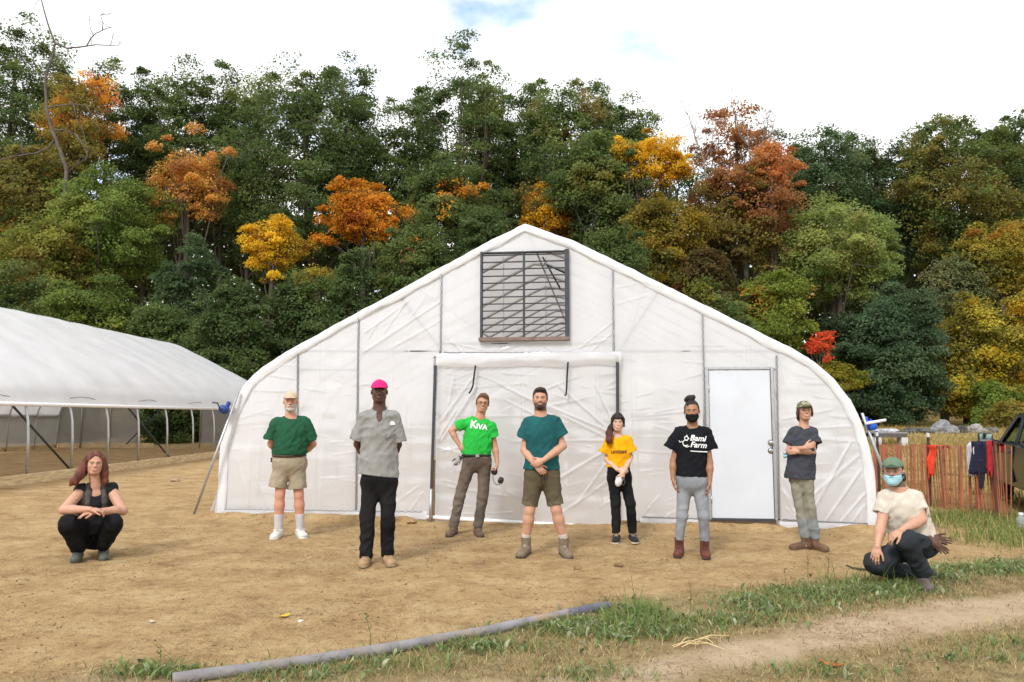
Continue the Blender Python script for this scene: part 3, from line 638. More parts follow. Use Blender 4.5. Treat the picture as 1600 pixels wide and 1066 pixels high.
def bare_tree(name, label, pts, Y, r0, mat_, group, twig=True, seed=1, nt=26):
    """leafless tree: main stem and limbs given as pixel polylines"""
    rng = np.random.default_rng(seed); b0 = pts[0][0]; p0 = pt(b0[0], b0[1], Y); base = Vector((p0.x, Y, float(gz(p0.x, Y))-.1))
    g = thing(name, label, 'tree', base, 0, group); mb = MB(); tips = []
    for li, line in enumerate(pts):
        y_ = Y; P = []
        for j, q in enumerate(line):
            if j: y_ += (rng.random()-.6)*.7*(li > 0)
            P.append(pt(q[0], q[1], y_)-base)
        if li == 0: P = [Vector((0, 0, 0))]+P
        rr0 = r0 if li == 0 else r0*(line[0][2] if len(line[0]) > 2 else .4)
        m = len(P)-1; D = []
        for j in range(m):
            for q in range(3): D.append(P[j].lerp(P[j+1], q/3)+Vector(rng.normal(size=3)*rr0*.18*(q > 0)))
        D.append(P[-1])
        mb.tube(D, [rr0*(1-k/len(D))**.75+.012 for k in range(len(D))], 8); tips += D[len(D)//3:]
    for k in range(nt if twig else 0):
        a = np.array(tips[rng.integers(len(tips))]); dirn = rng.normal(size=3)*np.array([1, .5, .7])+np.array([0, 0, .5]); l = rng.uniform(.4, 1.5)
        P_ = limb(mb, a, a+dirn/np.linalg.norm(dirn)*l, .02, .007, rng, 4, .1, 5)
        for q in range(2): limb(mb, P_[2], P_[2]+np.array(rng.normal(size=3))*.35, .010, .005, rng, 2, .1, 4)
    mb.obj('trunk', mat_, g, True); return g
DK = [((.040, .075, .030), 1), ((.055, .098, .036), 1.2), ((.075, .115, .040), .6)]
DKB = [((.032, .068, .034), 1), ((.048, .092, .045), 1.2), ((.07, .11, .055), .5)]
MID = [((.060, .110, .030), 1), ((.085, .145, .038), 1.2), ((.115, .165, .045), .7)]
OLV = [((.075, .095, .028), 1), ((.105, .115, .034), 1), ((.055, .085, .026), .8)]
def orn(base, c, w, lo=0, hi=1): return [(x[0], x[1]) for x in base]+[(c, w, lo, hi)]
YEL, YEL2, ORG, TAN, RED, RST = (.80, .51, .04), (.74, .42, .035), (.80, .36, .045), (.78, .43, .14), (.66, .24, .09), (.46, .23, .09)
T = crown_tree
# back row
T('oak_tree', 'tall dark green oak cut by the left edge of the photo', 'tree', 15, 15, 95, 330, 52, DK, 15000, rag=.25, trunk_r=.3)
T('oak_tree', 'dark oak rising just right of the bleached dead tree', 'tree', 168, 82, 58, 300, 53, DK, 7500, dens=.75, trunk_r=.24)
T('oak_tree', 'narrow green oak with sky showing through it, above the tan orange tree', 'tree', 288, 92, 60, 290, 53, DK, 9000, dens=.75)
T('oak_tree', 'biggest dark green oak with a forked bare lower trunk, left of the gable peak', 'tree', 470, 80, 122, 345, 50, DK, 24000, trunk_r=.42, rag=.35, basepx=497, limbs=16)
T('oak_tree', 'oak whose leaves fill the dip between the biggest oak and the sparse topped oak', 'tree', 600, 165, 70, 350, 53, DK, 9000, dens=.9)
T('oak_tree', 'tall sparse topped oak standing above the gable peak to its left', 'tree', 718, 82, 88, 300, 51, DK, 9500, dens=.55, rag=.5, cl=.85, trunk_r=.28, limbs=18)
T('oak_tree', 'tall oak with ragged twiggy top, just right of the gable peak', 'tree', 885, 100, 85, 330, 51, orn(DK, (.10, .10, .035), 1, 0, 1), 13000, dens=.75, rag=.42, cl=.95, trunk_r=.3, limbs=16)
T('oak_tree', 'dark green treetop showing above the golden yellow tree', 'tree', 1000, 148, 48, 300, 54, DK, 6500, dens=.8)
T('maple_tree', 'thin crowned rusty red maple with sky between its twigs, highest red top on the right', 'tree', 1150, 150, 62, 260, 50, [(RST, 1), ((.40, .19, .08), 1), ((.20, .17, .06), .6)], 4200, dens=.4, rag=.45, cl=.7, limbs=16)
T('oak_tree', 'dark green oak to the right of the red maples', 'tree', 1292, 188, 72, 400, 52, DKB, 13000, rag=.3)
T('oak_tree', 'dark blue green oak in the dip of the treeline on the right', 'tree', 1385, 215, 62, 430, 54, DKB, 11000, rag=.3)
T('oak_tree', 'broad olive green oak making the high treeline at the right', 'tree', 1500, 172, 90, 350, 50, OLV+[((.06, .10, .035), 1.5)], 16000, rag=.3, trunk_r=.3)
T('oak_tree', 'dark oak cut by the right edge of the photo', 'tree', 1618, 160, 70, 360, 51, DK, 11000, rag=.3)
T('oak_tree', 'green oak filling the gap behind the tan orange tree', 'tree', 228, 190, 60, 400, 54, DK, 8000)
T('oak_tree', 'shaded oak directly behind the gable peak', 'tree', 800, 200, 80, 400, 54, DK, 11000)
T('oak_tree', 'shaded oak behind the golden tree and the rusty maple', 'tree', 1080, 225, 70, 420, 54, DK, 9000)
for px, top_, hw_, Y_, lab in ((352, 98, 50, 54, 'oak crown just left of the biggest oak, smaller and set back'), (392, 110, 55, 55, 'set back oak crown whose top shows over the left half of the biggest oak'), (548, 98, 52, 54, 'oak crown just right of the biggest oak, set back'), (655, 118, 45, 54, 'thin oak crown left of the sparse topped oak'), (762, 95, 48, 54, 'thin oak crown right of the sparse topped oak'), (832, 118, 45, 55, 'narrow oak crown between the sparse topped and the twiggy topped oaks'), (945, 128, 42, 54, 'oak crown between the twiggy topped oak and the golden maple'),
    (1240, 205, 45, 55, 'dark crown between the red maple and the dark oak on the right'), (1340, 205, 48, 55, 'dark crown between the two dark oaks on the right'), (1442, 188, 48, 54, 'dark crown left of the broad olive green oak'), (1562, 175, 48, 54, 'green crown right of the broad olive green oak'), (85, 70, 50, 54, 'green crown between the edge oak and the bleached dead tree'), (232, 105, 40, 55, 'narrow green crown left of the narrow oak with sky showing through')):
    T('oak_tree', lab, 'tree', px, top_, hw_, 300, Y_, DK, 8500, dens=.8, rag=.45, trunk_r=.2)
# middle row
T('maple_tree', 'orange and red maple behind the bleached dead tree', 'tree', 120, 98, 62, 285, 49, [(RED, .8, .55, 1), (ORG, 1, .3, 1), ((.36, .20, .04), 1, 0, .6), ((.12, .13, .035), 1.3)], 7000, dens=.7, size=.22)
T('maple_tree', 'olive gold tree low at the left edge under the dark oak', 'tree', 40, 215, 80, 400, 47, OLV+[((.30, .19, .03), .5)], 8500)
T('birch_tree', 'tan orange tree with upswept branches above the white roofed greenhouse', 'tree', 296, 222, 70, 348, 46, [(TAN, 1.4), ((.56, .29, .06), 1), ((.38, .17, .06), .7)], 7800, size=.2, dens=.6, rag=.75, cl=.62)
T('maple_tree', 'small bright yellow tree left of the big orange one', 'tree', 425, 338, 55, 428, 44, [(YEL, 1.6), ((.60, .42, .05), 1), ((.48, .24, .03), .5)], 5600, size=.19, rag=.75, cl=.52, dens=.7)
T('maple_tree', 'glowing orange maple left of the gable, below the biggest oak', 'tree', 574, 280, 66, 385, 45, [(ORG, 1.5), ((.62, .27, .03), 1), ((.40, .12, .025), .6)], 8200, size=.2, rag=.75, cl=.55, dens=.7)
T('maple_tree', 'yellow sprig of foliage below the small bright yellow tree', 'tree', 490, 415, 34, 448, 43, [(YEL, 1), ((.16, .17, .03), .8)], 1500, size=.18, cl=.5)
T('maple_tree', 'green tree with a few orange branches between the orange maple and the gable', 'tree', 695, 245, 70, 380, 47, DK+[(ORG, .55), ((.25, .10, .03), .3)], 10000)
T('maple_tree', 'amber tree peeping out right behind the gable peak', 'tree', 868, 285, 55, 375, 48, [((.42, .20, .025), 1.3), (YEL2, .6), ((.08, .09, .03), .8)], 5600, size=.2)
T('oak_tree', 'mid green tree with heavy foliage right of the gable peak', 'tree', 930, 200, 80, 380, 47, DK+[((.10, .12, .035), .8)], 13000)
T('maple_tree', 'golden yellow maple standing above the right slope of the greenhouse', 'tree', 1032, 205, 50, 290, 46, [(YEL, 1.8), ((.60, .33, .02), 1), ((.42, .25, .03), .5)], 5200, size=.19, rag=.75, cl=.52, dens=.7)
T('maple_tree', 'smaller golden branch mass left of the golden yellow maple', 'tree', 978, 215, 26, 262, 46.5, [(YEL, 1.5), ((.46, .27, .03), .7)], 1600, size=.18, cl=.5, rag=.4)
T('maple_tree', 'rust and olive maple, broad, under the thin red treetop', 'tree', 1160, 245, 82, 425, 46, [(RST, 1.3, .4, 1), ((.30, .13, .05), .8, .3, 1), ((.105, .105, .034), 1.6), ((.14, .10, .04), .8)], 13500, rag=.28)
T('maple_tree', 'orange red maple at the right shoulder of the rust and olive one', 'tree', 1205, 222, 46, 300, 45.5, [(RED, .6), ((.56, .24, .08), 1.2), (RST, .8), ((.20, .17, .06), .5)], 3900, size=.2, rag=.4, cl=.65)
T('maple_tree', 'olive yellow tree showing just above the right slope of the greenhouse', 'tree', 1030, 305, 75, 440, 45, [((.20, .17, .03), 1), ((.13, .13, .03), 1.2), ((.36, .26, .03), .45), ((.08, .10, .03), .8)], 9500)
T('maple_tree', 'dull brown green tree between the olive yellow one and the maple with orange tips', 'tree', 1105, 385, 50, 490, 43, [((.12, .10, .035), 1), ((.16, .11, .04), .8), ((.08, .10, .03), 1), ((.30, .11, .05), .25)], 5600)
T('ash_tree', 'light green feathery tree high on the left above the white roofed greenhouse', 'tree', 165, 255, 90, 450, 44, MID, 15000, size=.22, rag=.3)
T('ash_tree', 'yellowish green tree low on the left behind the white roof', 'tree', 60, 330, 85, 500, 42, [((.07, .11, .03), 1.2), ((.11, .14, .035), 1), ((.20, .15, .035), .4)], 11500, size=.22)
T('ash_tree', 'pale green round tree at the right, above the dark evergreen', 'tree', 1312, 305, 92, 470, 45, [((.085, .145, .05), 1), ((.12, .185, .062), 1.4), ((.15, .205, .07), .7)], 17000, size=.21, rag=.28)
T('ash_tree', 'pale grey green small tree right of the pale green round tree', 'tree', 1500, 385, 48, 500, 44, [((.085, .12, .06), 1), ((.115, .15, .075), 1)], 6000, size=.2)
T('maple_tree', 'green maple with orange tips beside the right roof slope', 'tree', 1205, 412, 72, 585, 41, [((.085, .14, .03), 1.6), ((.11, .165, .035), 1), (ORG, .45, .45, 1), ((.06, .10, .025), 1)], 12500, size=.2, rag=.35, cl=.8)
T('maple_tree', 'little scarlet maple branch glowing over the right end of the greenhouse roof', 'tree', 1284, 515, 20, 562, 37.5, [((.78, .13, .05), 1.6), ((.74, .28, .04), .7, 0, .5)], 700, size=.17, cl=.30, rag=.9, dens=.45, trunk_r=.06)
T('maple_tree', 'bright lime green low branch tree under the scarlet one', 'tree', 1312, 560, 34, 610, 37, [((.12, .135, .02), 1), ((.085, .115, .02), 1)], 2000, size=.17, cl=.36, rag=.7, dens=.6, trunk_r=.07)
T('spruce_tree', 'dark bushy evergreen reaching the ground right of the large greenhouse', 'tree', 1400, 425, 82, 672, 40, [((.034, .072, .042), 1), ((.050, .096, .055), 1.2), ((.075, .125, .07), .6)], 24000, size=.2, rag=.25, cl=.8)
T('spruce_tree', 'dark evergreen half hidden by the end of the greenhouse roof', 'tree', 1325, 480, 60, 670, 42, [((.026, .05, .026), 1), ((.04, .07, .034), 1)], 11000, size=.22)
T('maple_tree', 'yellow green tree with orange top at the right edge', 'tree', 1565, 335, 75, 470, 44, [((.33, .17, .03), 1, .35, 1), ((.42, .20, .025), .5, .5, 1), ((.17, .18, .035), 1.5), ((.24, .22, .04), .8)], 10500, size=.22)
T('maple_tree', 'yellow and green mixed tree reaching the ground near the car', 'tree', 1530, 460, 68, 660, 41, [((.42, .37, .045), 1), ((.52, .38, .035), .7), ((.11, .13, .03), 1), ((.24, .26, .045), 1)], 14500, size=.2)
T('maple_tree', 'lime yellow tree at the very right above the car', 'tree', 1612, 440, 50, 640, 40.5, [((.46, .40, .045), 1), ((.16, .17, .035), .8), ((.56, .36, .035), .5)], 8500, size=.2)
T('maple_tree', 'amber brown undergrowth tree between the evergreen and the yellow green trees', 'tree', 1470, 490, 42, 650, 42, [((.20, .15, .03), 1), ((.10, .11, .03), 1), ((.36, .22, .03), .4)], 6500, size=.2)
# understorey
SH = 'undergrowth shrubs at the edge of the wood'
def shrub(label, px, top, hw, bot_, Y, cols, N=8000, **k): T('shrub', label, 'shrub', px, top, hw, bot_, Y, cols, N, size=.2, trunk_r=.07, group=SH, limbs=6, cl=.62, **k)
shrub('dark green shrub mass at the left edge above the white roof', 20, 400, 75, 640, 38.5, DK+[((.16, .12, .03), .3)], 11000)
shrub('mid green shrub left of centre above the white roof', 140, 420, 85, 645, 37.5, [((.06, .105, .028), 1), ((.085, .135, .034), 1), ((.12, .15, .04), .4)], 14000)
shrub('deep green shrub above the far end of the white roof', 290, 370, 70, 640, 40, DKB, 12000)
shrub('deep green shrub with rusty leaves between the two greenhouses', 250, 470, 70, 660, 37, DK+[((.22, .09, .035), .35)], 11000)
shrub('dark green shrub in the notch where the two greenhouse roofs meet', 365, 430, 75, 680, 36.5, DK+[((.20, .06, .04), .12)], 14000)
shrub('shadowy green shrub above the left roof slope of the large greenhouse', 470, 415, 70, 640, 38, DK, 12000)
shrub('shadowy green shrub below the glowing orange maple', 555, 372, 70, 620, 39, DK, 12000)
shrub('shadowy green shrub with a red sprig left of the gable peak', 655, 320, 75, 560, 40, DK+[((.36, .05, .06), .07)], 13000)
shrub('shadowy green shrub behind the gable peak', 760, 300, 60, 500, 41, DK, 9000)
shrub('shadowy green shrub behind the right roof slope near the peak', 960, 330, 70, 560, 40, DK, 11000)
shrub('dim green shrub at the foot of the wood right of the gable', 1120, 440, 60, 620, 38, DK+[((.10, .13, .03), .6)], 8000)
shrub('dark shrub seen under the roof through the open side of the left greenhouse', 60, 600, 90, 720, 36.2, DK, 7000)
shrub('dark shrub seen through the doorway at the end of the left greenhouse', 275, 600, 70, 720, 36, DK, 7000)
shrub('low green shrub right of the dark evergreen', 1560, 590, 40, 672, 39, [((.09, .15, .035), 1), ((.2, .2, .04), .5)], 5500)
shrub('golden grassy shrub behind the car at the right edge', 1600, 625, 45, 680, 36, [((.36, .25, .05), 1), ((.26, .22, .05), 1)], 4500)
# far background that reads as one mass
def far_wood():
    rng = np.random.default_rng(77); n = 85000
    x = rng.uniform(-62, 62, n); y = rng.uniform(57, 64, n); z0 = gz(x, y); z = z0+rng.random(n)**.85*(14.5+3.5*vnoise(x, 0, 0, .2, 4))
    col = np.array([.11, .145, .05])*(.6+.9*rng.random(n))[:, None]*(1+.5*np.clip(vnoise(x, y, z, .25, 8), 0, 1))[:, None]*np.array([1.15, 1, 1])
    V, VC, Q = leaves(np.stack([x, y, z], 1), .62, np.tile([0, -1., 0], (n, 1)), col, rng)
    o = link('far_wood', np_mesh('far_wood', V, Q, col=VC), M_leaf); tag(o, 'dense wood closing the view far behind the nearer trees', 'wood', kind='stuff')
far_wood()
BR = 'leafless trees standing in the wood'
bare_tree('dead_tree', 'tall bleached dead tree with crooked bare branches, upper left', [
    [(104, 268), (94, 235), (82, 205), (72, 165), (71, 125), (80, 95), (86, 68), (75, 38), (66, 5), (60, -20)],
    [(86, 68, .45), (105, 76), (130, 73), (150, 70), (184, 72)], [(135, 73, .25), (142, 60), (150, 52), (165, 45), (176, 42)], [(146, 56, .15), (141, 45), (140, 30)], [(160, 48, .15), (161, 36), (157, 24)],
    [(84, 220, .5), (78, 230), (55, 240), (25, 244), (0, 250), (-20, 252)], [(82, 205, .4), (100, 203), (118, 210), (128, 222), (136, 240), (134, 250), (122, 256), (108, 268)], [(76, 168, .35), (95, 165), (115, 163), (120, 185), (130, 205), (137, 238)],
    [(36, 243, .2), (33, 222), (28, 207)], [(115, 163, .2), (135, 165), (145, 185), (158, 205)], [(82, 90, .2), (60, 75), (50, 62)]], 43, .105, mat('dead_bark', (.10, .085, .075), .9, var=.3, vs=4), BR, seed=3, nt=20)
bare_tree('dead_tree', 'pale bare tree reaching above the rusty maple at the right', [
    [(1176, 330), (1175, 260), (1170, 235), (1168, 205)], [(1175, 240, .5), (1190, 225), (1205, 210), (1212, 180)], [(1172, 232, .45), (1155, 210), (1150, 180), (1142, 160)], [(1190, 225, .35), (1200, 195), (1196, 170)], [(1180, 240, .3), (1200, 230), (1225, 205)]], 47.6, .065, mat('grey_bark', (.20, .18, .16), .9), BR, seed=9, nt=40)
bare_tree('dead_tree', 'slender pale bare tree between the golden and the rusty maples', [
    [(1105, 300), (1100, 250), (1090, 225), (1082, 200), (1075, 180)], [(1094, 235, .5), (1085, 215), (1088, 190)], [(1100, 250, .5), (1112, 225), (1115, 200)]], 47.4, .045, mat('grey_bark', (.24, .21, .18), .9), BR, seed=12, nt=22)
# ================================================================== figures: signed-distance bodies turned into one continuous mesh each
class Vol:
    def __init__(s, lo, hi, h):
        s.lo = np.array(lo, float); s.h = h; s.n = np.ceil((np.array(hi)-s.lo)/h).astype(int)+1
        s.D = np.full(s.n, .08, np.float32)
    def ax(s, sl):
        return np.meshgrid(*[(s.lo[i]+s.h*np.arange(sl[i].start, sl[i].stop)).astype(np.float32) for i in range(3)], indexing='ij', sparse=True)
    def box(s, lo, hi, m):
        a = np.clip(np.floor((np.array(lo)-m-s.lo)/s.h).astype(int), 0, s.n); b = np.clip(np.ceil((np.array(hi)+m-s.lo)/s.h).astype(int)+1, 0, s.n)
        if np.any(b-a < 2): return None
        return tuple(slice(int(x), int(y)) for x, y in zip(a, b))
    def put(s, sl, d, k, op='add'):
        A = s.D[sl]
        if op == 'sub':
            d = -d; hh = np.clip(.5-.5*(d-A)/k, 0, 1); s.D[sl] = d+(A-d)*hh+k*hh*(1-hh); return
        hh = np.clip(.5+.5*(d-A)/k, 0, 1); s.D[sl] = d+(A-d)*hh-k*hh*(1-hh)
    def seg(s, a, b, ra, rb, k=.02, flat=None, f=1.0, op='add', cap=False):
        a, b = np.array(a, float), np.array(b, float); r = max(ra, rb)*max(1, f if flat is not None else 1)
        sl = s.box(np.minimum(a, b)-r, np.maximum(a, b)+r, k+2*s.h)
        if sl is None: return
        X, Y, Z = s.ax(sl); d = b-a; l2 = float(d@d)+1e-12
        px, py, pz = X-a[0], Y-a[1], Z-a[2]; tr = (px*d[0]+py*d[1]+pz*d[2])/l2; t = np.clip(tr, 0, 1)
        vx, vy, vz = px-t*d[0], py-t*d[1], pz-t*d[2]; q = vx*vx+vy*vy+vz*vz
        if flat is not None:
            w = np.array(flat, float); w /= np.linalg.norm(w); c = vx*w[0]+vy*w[1]+vz*w[2]; q = q+c*c*(1/(f*f)-1)
        D = np.sqrt(np.maximum(q, 0))-(ra+(rb-ra)*t)
        if cap: L_ = math.sqrt(l2); D = np.maximum(D, np.maximum(-tr, tr-1)*L_)
        s.put(sl, D, k, op)
    def ell(s, c, r, R=None, k=.02, op='add'):
        c = np.array(c, float); r = np.array(r, float); m = r.max() if R is not None else r
        sl = s.box(c-m, c+m, k+2*s.h)
        if sl is None: return
        X, Y, Z = s.ax(sl); x, y, z = X-c[0], Y-c[1], Z-c[2]
        if R is not None:
            R = np.array(R); x, y, z = R[0, 0]*x+R[1, 0]*y+R[2, 0]*z, R[0, 1]*x+R[1, 1]*y+R[2, 1]*z, R[0, 2]*x+R[1, 2]*y+R[2, 2]*z
        g = np.sqrt((x/r[0])**2+(y/r[1])**2+(z/r[2])**2)
        g2 = np.sqrt((x/r[0]**2)**2+(y/r[1]**2)**2+(z/r[2]**2)**2)+1e-9
        s.put(sl, (g*(g-1)/g2).astype(np.float32), k, op)
    def plane(s, p, n, k=.004, near=None, rad=None):
        """cut away the side the normal n points to (optionally only near a point)"""
        p = np.array(p, float); n = np.array(n, float); n /= np.linalg.norm(n)
        sl = tuple(slice(0, int(x)) for x in s.n)
        if near is not None: sl = s.box(np.array(near), np.array(near), rad)
        if sl is None: return
        X, Y, Z = s.ax(sl); d = (X-p[0])*n[0]+(Y-p[1])*n[1]+(Z-p[2])*n[2]; A = s.D[sl]
        s.D[sl] = np.maximum(A, d)
    def union(s, o): s.D = np.minimum(s.D, o.D)
    def like(s):
        v = Vol(s.lo, s.lo+s.h, s.h); v.n = s.n.copy(); v.D = np.full(s.n, .08, np.float32); return v
    def folds(s, fn):
        sl = tuple(slice(0, int(x)) for x in s.n); act = np.argwhere(np.abs(s.D) < .03)
        P = s.lo+act*s.h; s.D[act[:, 0], act[:, 1], act[:, 2]] += fn(P).astype(np.float32)
    def mesh(s, smooth=1):
        D = s.D; D[0], D[-1], D[:, 0], D[:, -1], D[:, :, 0], D[:, :, -1] = (.05,)*6
        ins = D < 0; n = np.array(D.shape); c = ins[:-1, :-1, :-1].astype(np.int8)
        for o in ((1, 0, 0), (0, 1, 0), (0, 0, 1), (1, 1, 0), (1, 0, 1), (0, 1, 1), (1, 1, 1)):
            c = c+ins[o[0]:n[0]-1+o[0], o[1]:n[1]-1+o[1], o[2]:n[2]-1+o[2]]
        cells = np.argwhere((c > 0) & (c < 8)); idx = np.full(tuple(n-1), -1, np.int32); idx[cells[:, 0], cells[:, 1], cells[:, 2]] = np.arange(len(cells))
        off = np.array([[i, j, k] for i in (0, 1) for j in (0, 1) for k in (0, 1)])
        val = np.stack([D[cells[:, 0]+o[0], cells[:, 1]+o[1], cells[:, 2]+o[2]] for o in off], 1)
        acc = np.zeros((len(cells), 3)); cnt = np.zeros(len(cells))
        for a in range(8):
            for b in range(a+1, 8):
                if np.abs(off[a]-off[b]).sum() != 1: continue
                va, vb = val[:, a], val[:, b]; cr = (va < 0) != (vb < 0); t = np.where(cr, va/(va-vb+1e-12), 0)
                acc += np.where(cr[:, None], off[a]+(off[b]-off[a])*t[:, None], 0); cnt += cr
        V = s.lo+(cells+acc/np.maximum(cnt, 1)[:, None])*s.h
        Q = []
        for d in range(3):
            u, w = (d+1) % 3, (d+2) % 3; A = [slice(None)]*3; B = [slice(None)]*3; A[d] = slice(0, -1); B[d] = slice(1, None)
            e = np.argwhere(ins[tuple(A)] != ins[tuple(B)]); e = e[(e[:, u] > 0) & (e[:, w] > 0) & (e[:, u] < n[u]-1) & (e[:, w] < n[w]-1)]
            fl_ = ins[tuple(A)][e[:, 0], e[:, 1], e[:, 2]]
            def g(du, dw):
                q = e.copy(); q[:, u] -= du; q[:, w] -= dw; return idx[q[:, 0], q[:, 1], q[:, 2]]
            q = np.stack([g(1, 1), g(0, 1), g(0, 0), g(1, 0)], 1); q[~fl_] = q[~fl_][:, ::-1]; Q.append(q)
        Q = np.concatenate(Q); Q = Q[(Q >= 0).all(1)]
        for _ in range(smooth):
            A = np.zeros_like(V); w = np.zeros(len(V))
            for k in range(4):
                a, b = Q[:, k], Q[:, (k+1) % 4]
                np.add.at(A, a, V[b]); np.add.at(w, a, 1); np.add.at(A, b, V[a]); np.add.at(w, b, 1)
            V = V*.45+.55*A/np.maximum(w, 1)[:, None]
        return V, Q
def nrm(v): v = np.array(v, float); return v/(np.linalg.norm(v)+1e-12)
def lerp(a, b, t): return np.array(a, float)*(1-t)+np.array(b, float)*t
def rotm(yaw=0, pitch=0, roll=0):
    """head axes as columns (right, back, up); yaw>0 turns the face to image right, pitch>0 looks up, roll>0 tilts the crown to image right"""
    return np.array(Matrix.Rotation(radians(yaw), 3, 'Z') @ Matrix.Rotation(radians(-pitch), 3, 'X') @ Matrix.Rotation(radians(roll), 3, 'Y'))

SKIN = {'fair': (.50, .275, .185), 'tan': (.47, .25, .16), 'ruddy': (.55, .27, .18), 'brown': (.27, .125, .065), 'dark': (.088, .042, .028), 'light': (.58, .37, .27)}
M_skin = mat('skin', None, .52, var=.07, vs=30, bump=.08, bs=120, spec=.4, attr='Col')
M_cloth = mat('cloth', None, .9, var=.10, vs=18, bump=.22, bs=150, spec=.10, attr='Col')
M_hair = mat('hair', None, .6, var=.35, vs=40, bump=.7, bs=90, spec=.35, attr='Col', stretch=(1, 1, .18))
M_leather = mat('leather', None, .65, var=.22, vs=25, bump=.35, bs=70, spec=.3, attr='Col')

def hand(V, wr, fwd, palm, thumb, curl=(.25, .3, .35, .4), s=1.0, spread=.04, thumb_out=.6, cr2=1.0):
    """palm + four unequal bent fingers + thumb.  fwd: wrist to knuckles, palm: out of the palm, thumb: towards the thumb side"""
    f = nrm(fwd); p = nrm(np.array(palm)-f*np.dot(palm, f)); t = nrm(np.array(thumb)-f*np.dot(thumb, f)-p*np.dot(thumb, p)); wr = np.array(wr, float)
    V.seg(wr-f*.015*s, wr+f*.05*s, .020*s, .030*s, .012, p, .62)
    V.seg(wr+f*.03*s+t*.018*s, wr+f*.082*s+t*.024*s, .017*s, .0125*s, .010, p, .8); V.seg(wr+f*.03*s-t*.018*s, wr+f*.076*s-t*.026*s, .016*s, .0115*s, .010, p, .8)
    V.seg(wr+f*.04*s, wr+f*.085*s, .017*s, .013*s, .010, p, .8)
    V.seg(wr+f*.02*s+t*.02*s+p*.006*s, wr+f*.05*s+t*.028*s+p*.008*s, .015*s, .012*s, .01)
    for k, (o, L_, r) in enumerate(((.028, .95, .0088), (.0095, 1.05, .0092), (-.0095, .98, .0088), (-.027, .78, .0078))):
        q = wr+f*(.086-.010*abs(k-1.2)*.7)*s+t*o*s; a = curl[k]; d = f+t*(1.5-k)*spread
        for j, (l, m) in enumerate(((.043, 1), (.026, 1.25*cr2), (.021, .8*cr2))):
            ang = a*(.75 if j == 0 else m*1.0)
            d = nrm(d*cos(ang)+p*sin(ang)) if j == 0 else nrm(d*cos(ang)+nrm(p*np.dot(d, f)-f*np.dot(d, p)+1e-6*p)*sin(ang))
            e = q+d*l*L_*s; V.seg(q, e, r*(1-.06*j)*s, r*(.94-.07*j)*s, .0035); q = e
    q = wr+f*.028*s+t*.026*s; d = nrm(f*.75+t*thumb_out+p*.25)
    for l, r in ((.036, .0125), (.030, .0105), (.024, .0095)):
        e = q+d*l*s; V.seg(q, e, r*s, r*.9*s, .006); q = e; d = nrm(d*.93+f*.2-t*.12+p*.12)

def head(V, c, R, s=1.0, wid=1.0, jaw=1.0, nose=1.0, neck=None, nr=.054, ears=True):
    c = np.array(c, float); P = lambda x, y, z: c+R@(np.array([x*wid, y, z])*s)
    k = .014
    V.ell(P(0, .016, .032), np.array([.076*wid, .096, .087])*s, R, k); V.ell(P(0, -.024, -.030), np.array([.064*wid, .068, .086])*s, R, .02)
    V.ell(P(0, -.055, -.094), np.array([.030*jaw, .030, .023])*s, R, .022)
    for q in (-1, 1):
        V.seg(P(q*.054*jaw, .012, -.055), P(q*.022, -.054, -.098), .018*s, .016*s, .02); V.ell(P(q*.041, -.058, -.020), np.array([.020, .020, .018])*s, R, .016)
        V.seg(P(q*.010, -.090, .020), P(q*.044, -.078, .021), .0095*s, .008*s, .010)
        V.ell(P(q*.031, -.094, .000), np.array([.017, .013, .0115])*s, R, .010, 'sub'); V.ell(P(q*.031, -.076, .000), np.array([.0145, .0125, .0115])*s, R, .004)
        if ears: V.ell(P(q*.079, .016, -.008), np.array([.009, .018, .030])*s, R, .006)
        V.ell(P(q*.0105, -.096, -.034), np.array([.0085, .010, .0075])*s*nose, R, .005)
    V.seg(P(0, -.090, .012), P(0, -.108*(.5+.5*nose), -.028), .0080*s*nose, .0115*s*nose, .009)
    V.seg(P(-.019, -.088, -.061), P(.019, -.088, -.061), .0075*s, .0075*s, .006); V.seg(P(-.014, -.089, -.073), P(.014, -.089, -.073), .0085*s, .0085*s, .005)
    V.seg(P(-.022, -.099, -.0665), P(.022, -.099, -.0665), .0022*s, .0022*s, .003, op='sub')
    if neck is not None: V.seg(P(0, .022, -.055), neck, nr*.95, nr*1.08, .03)
    return P
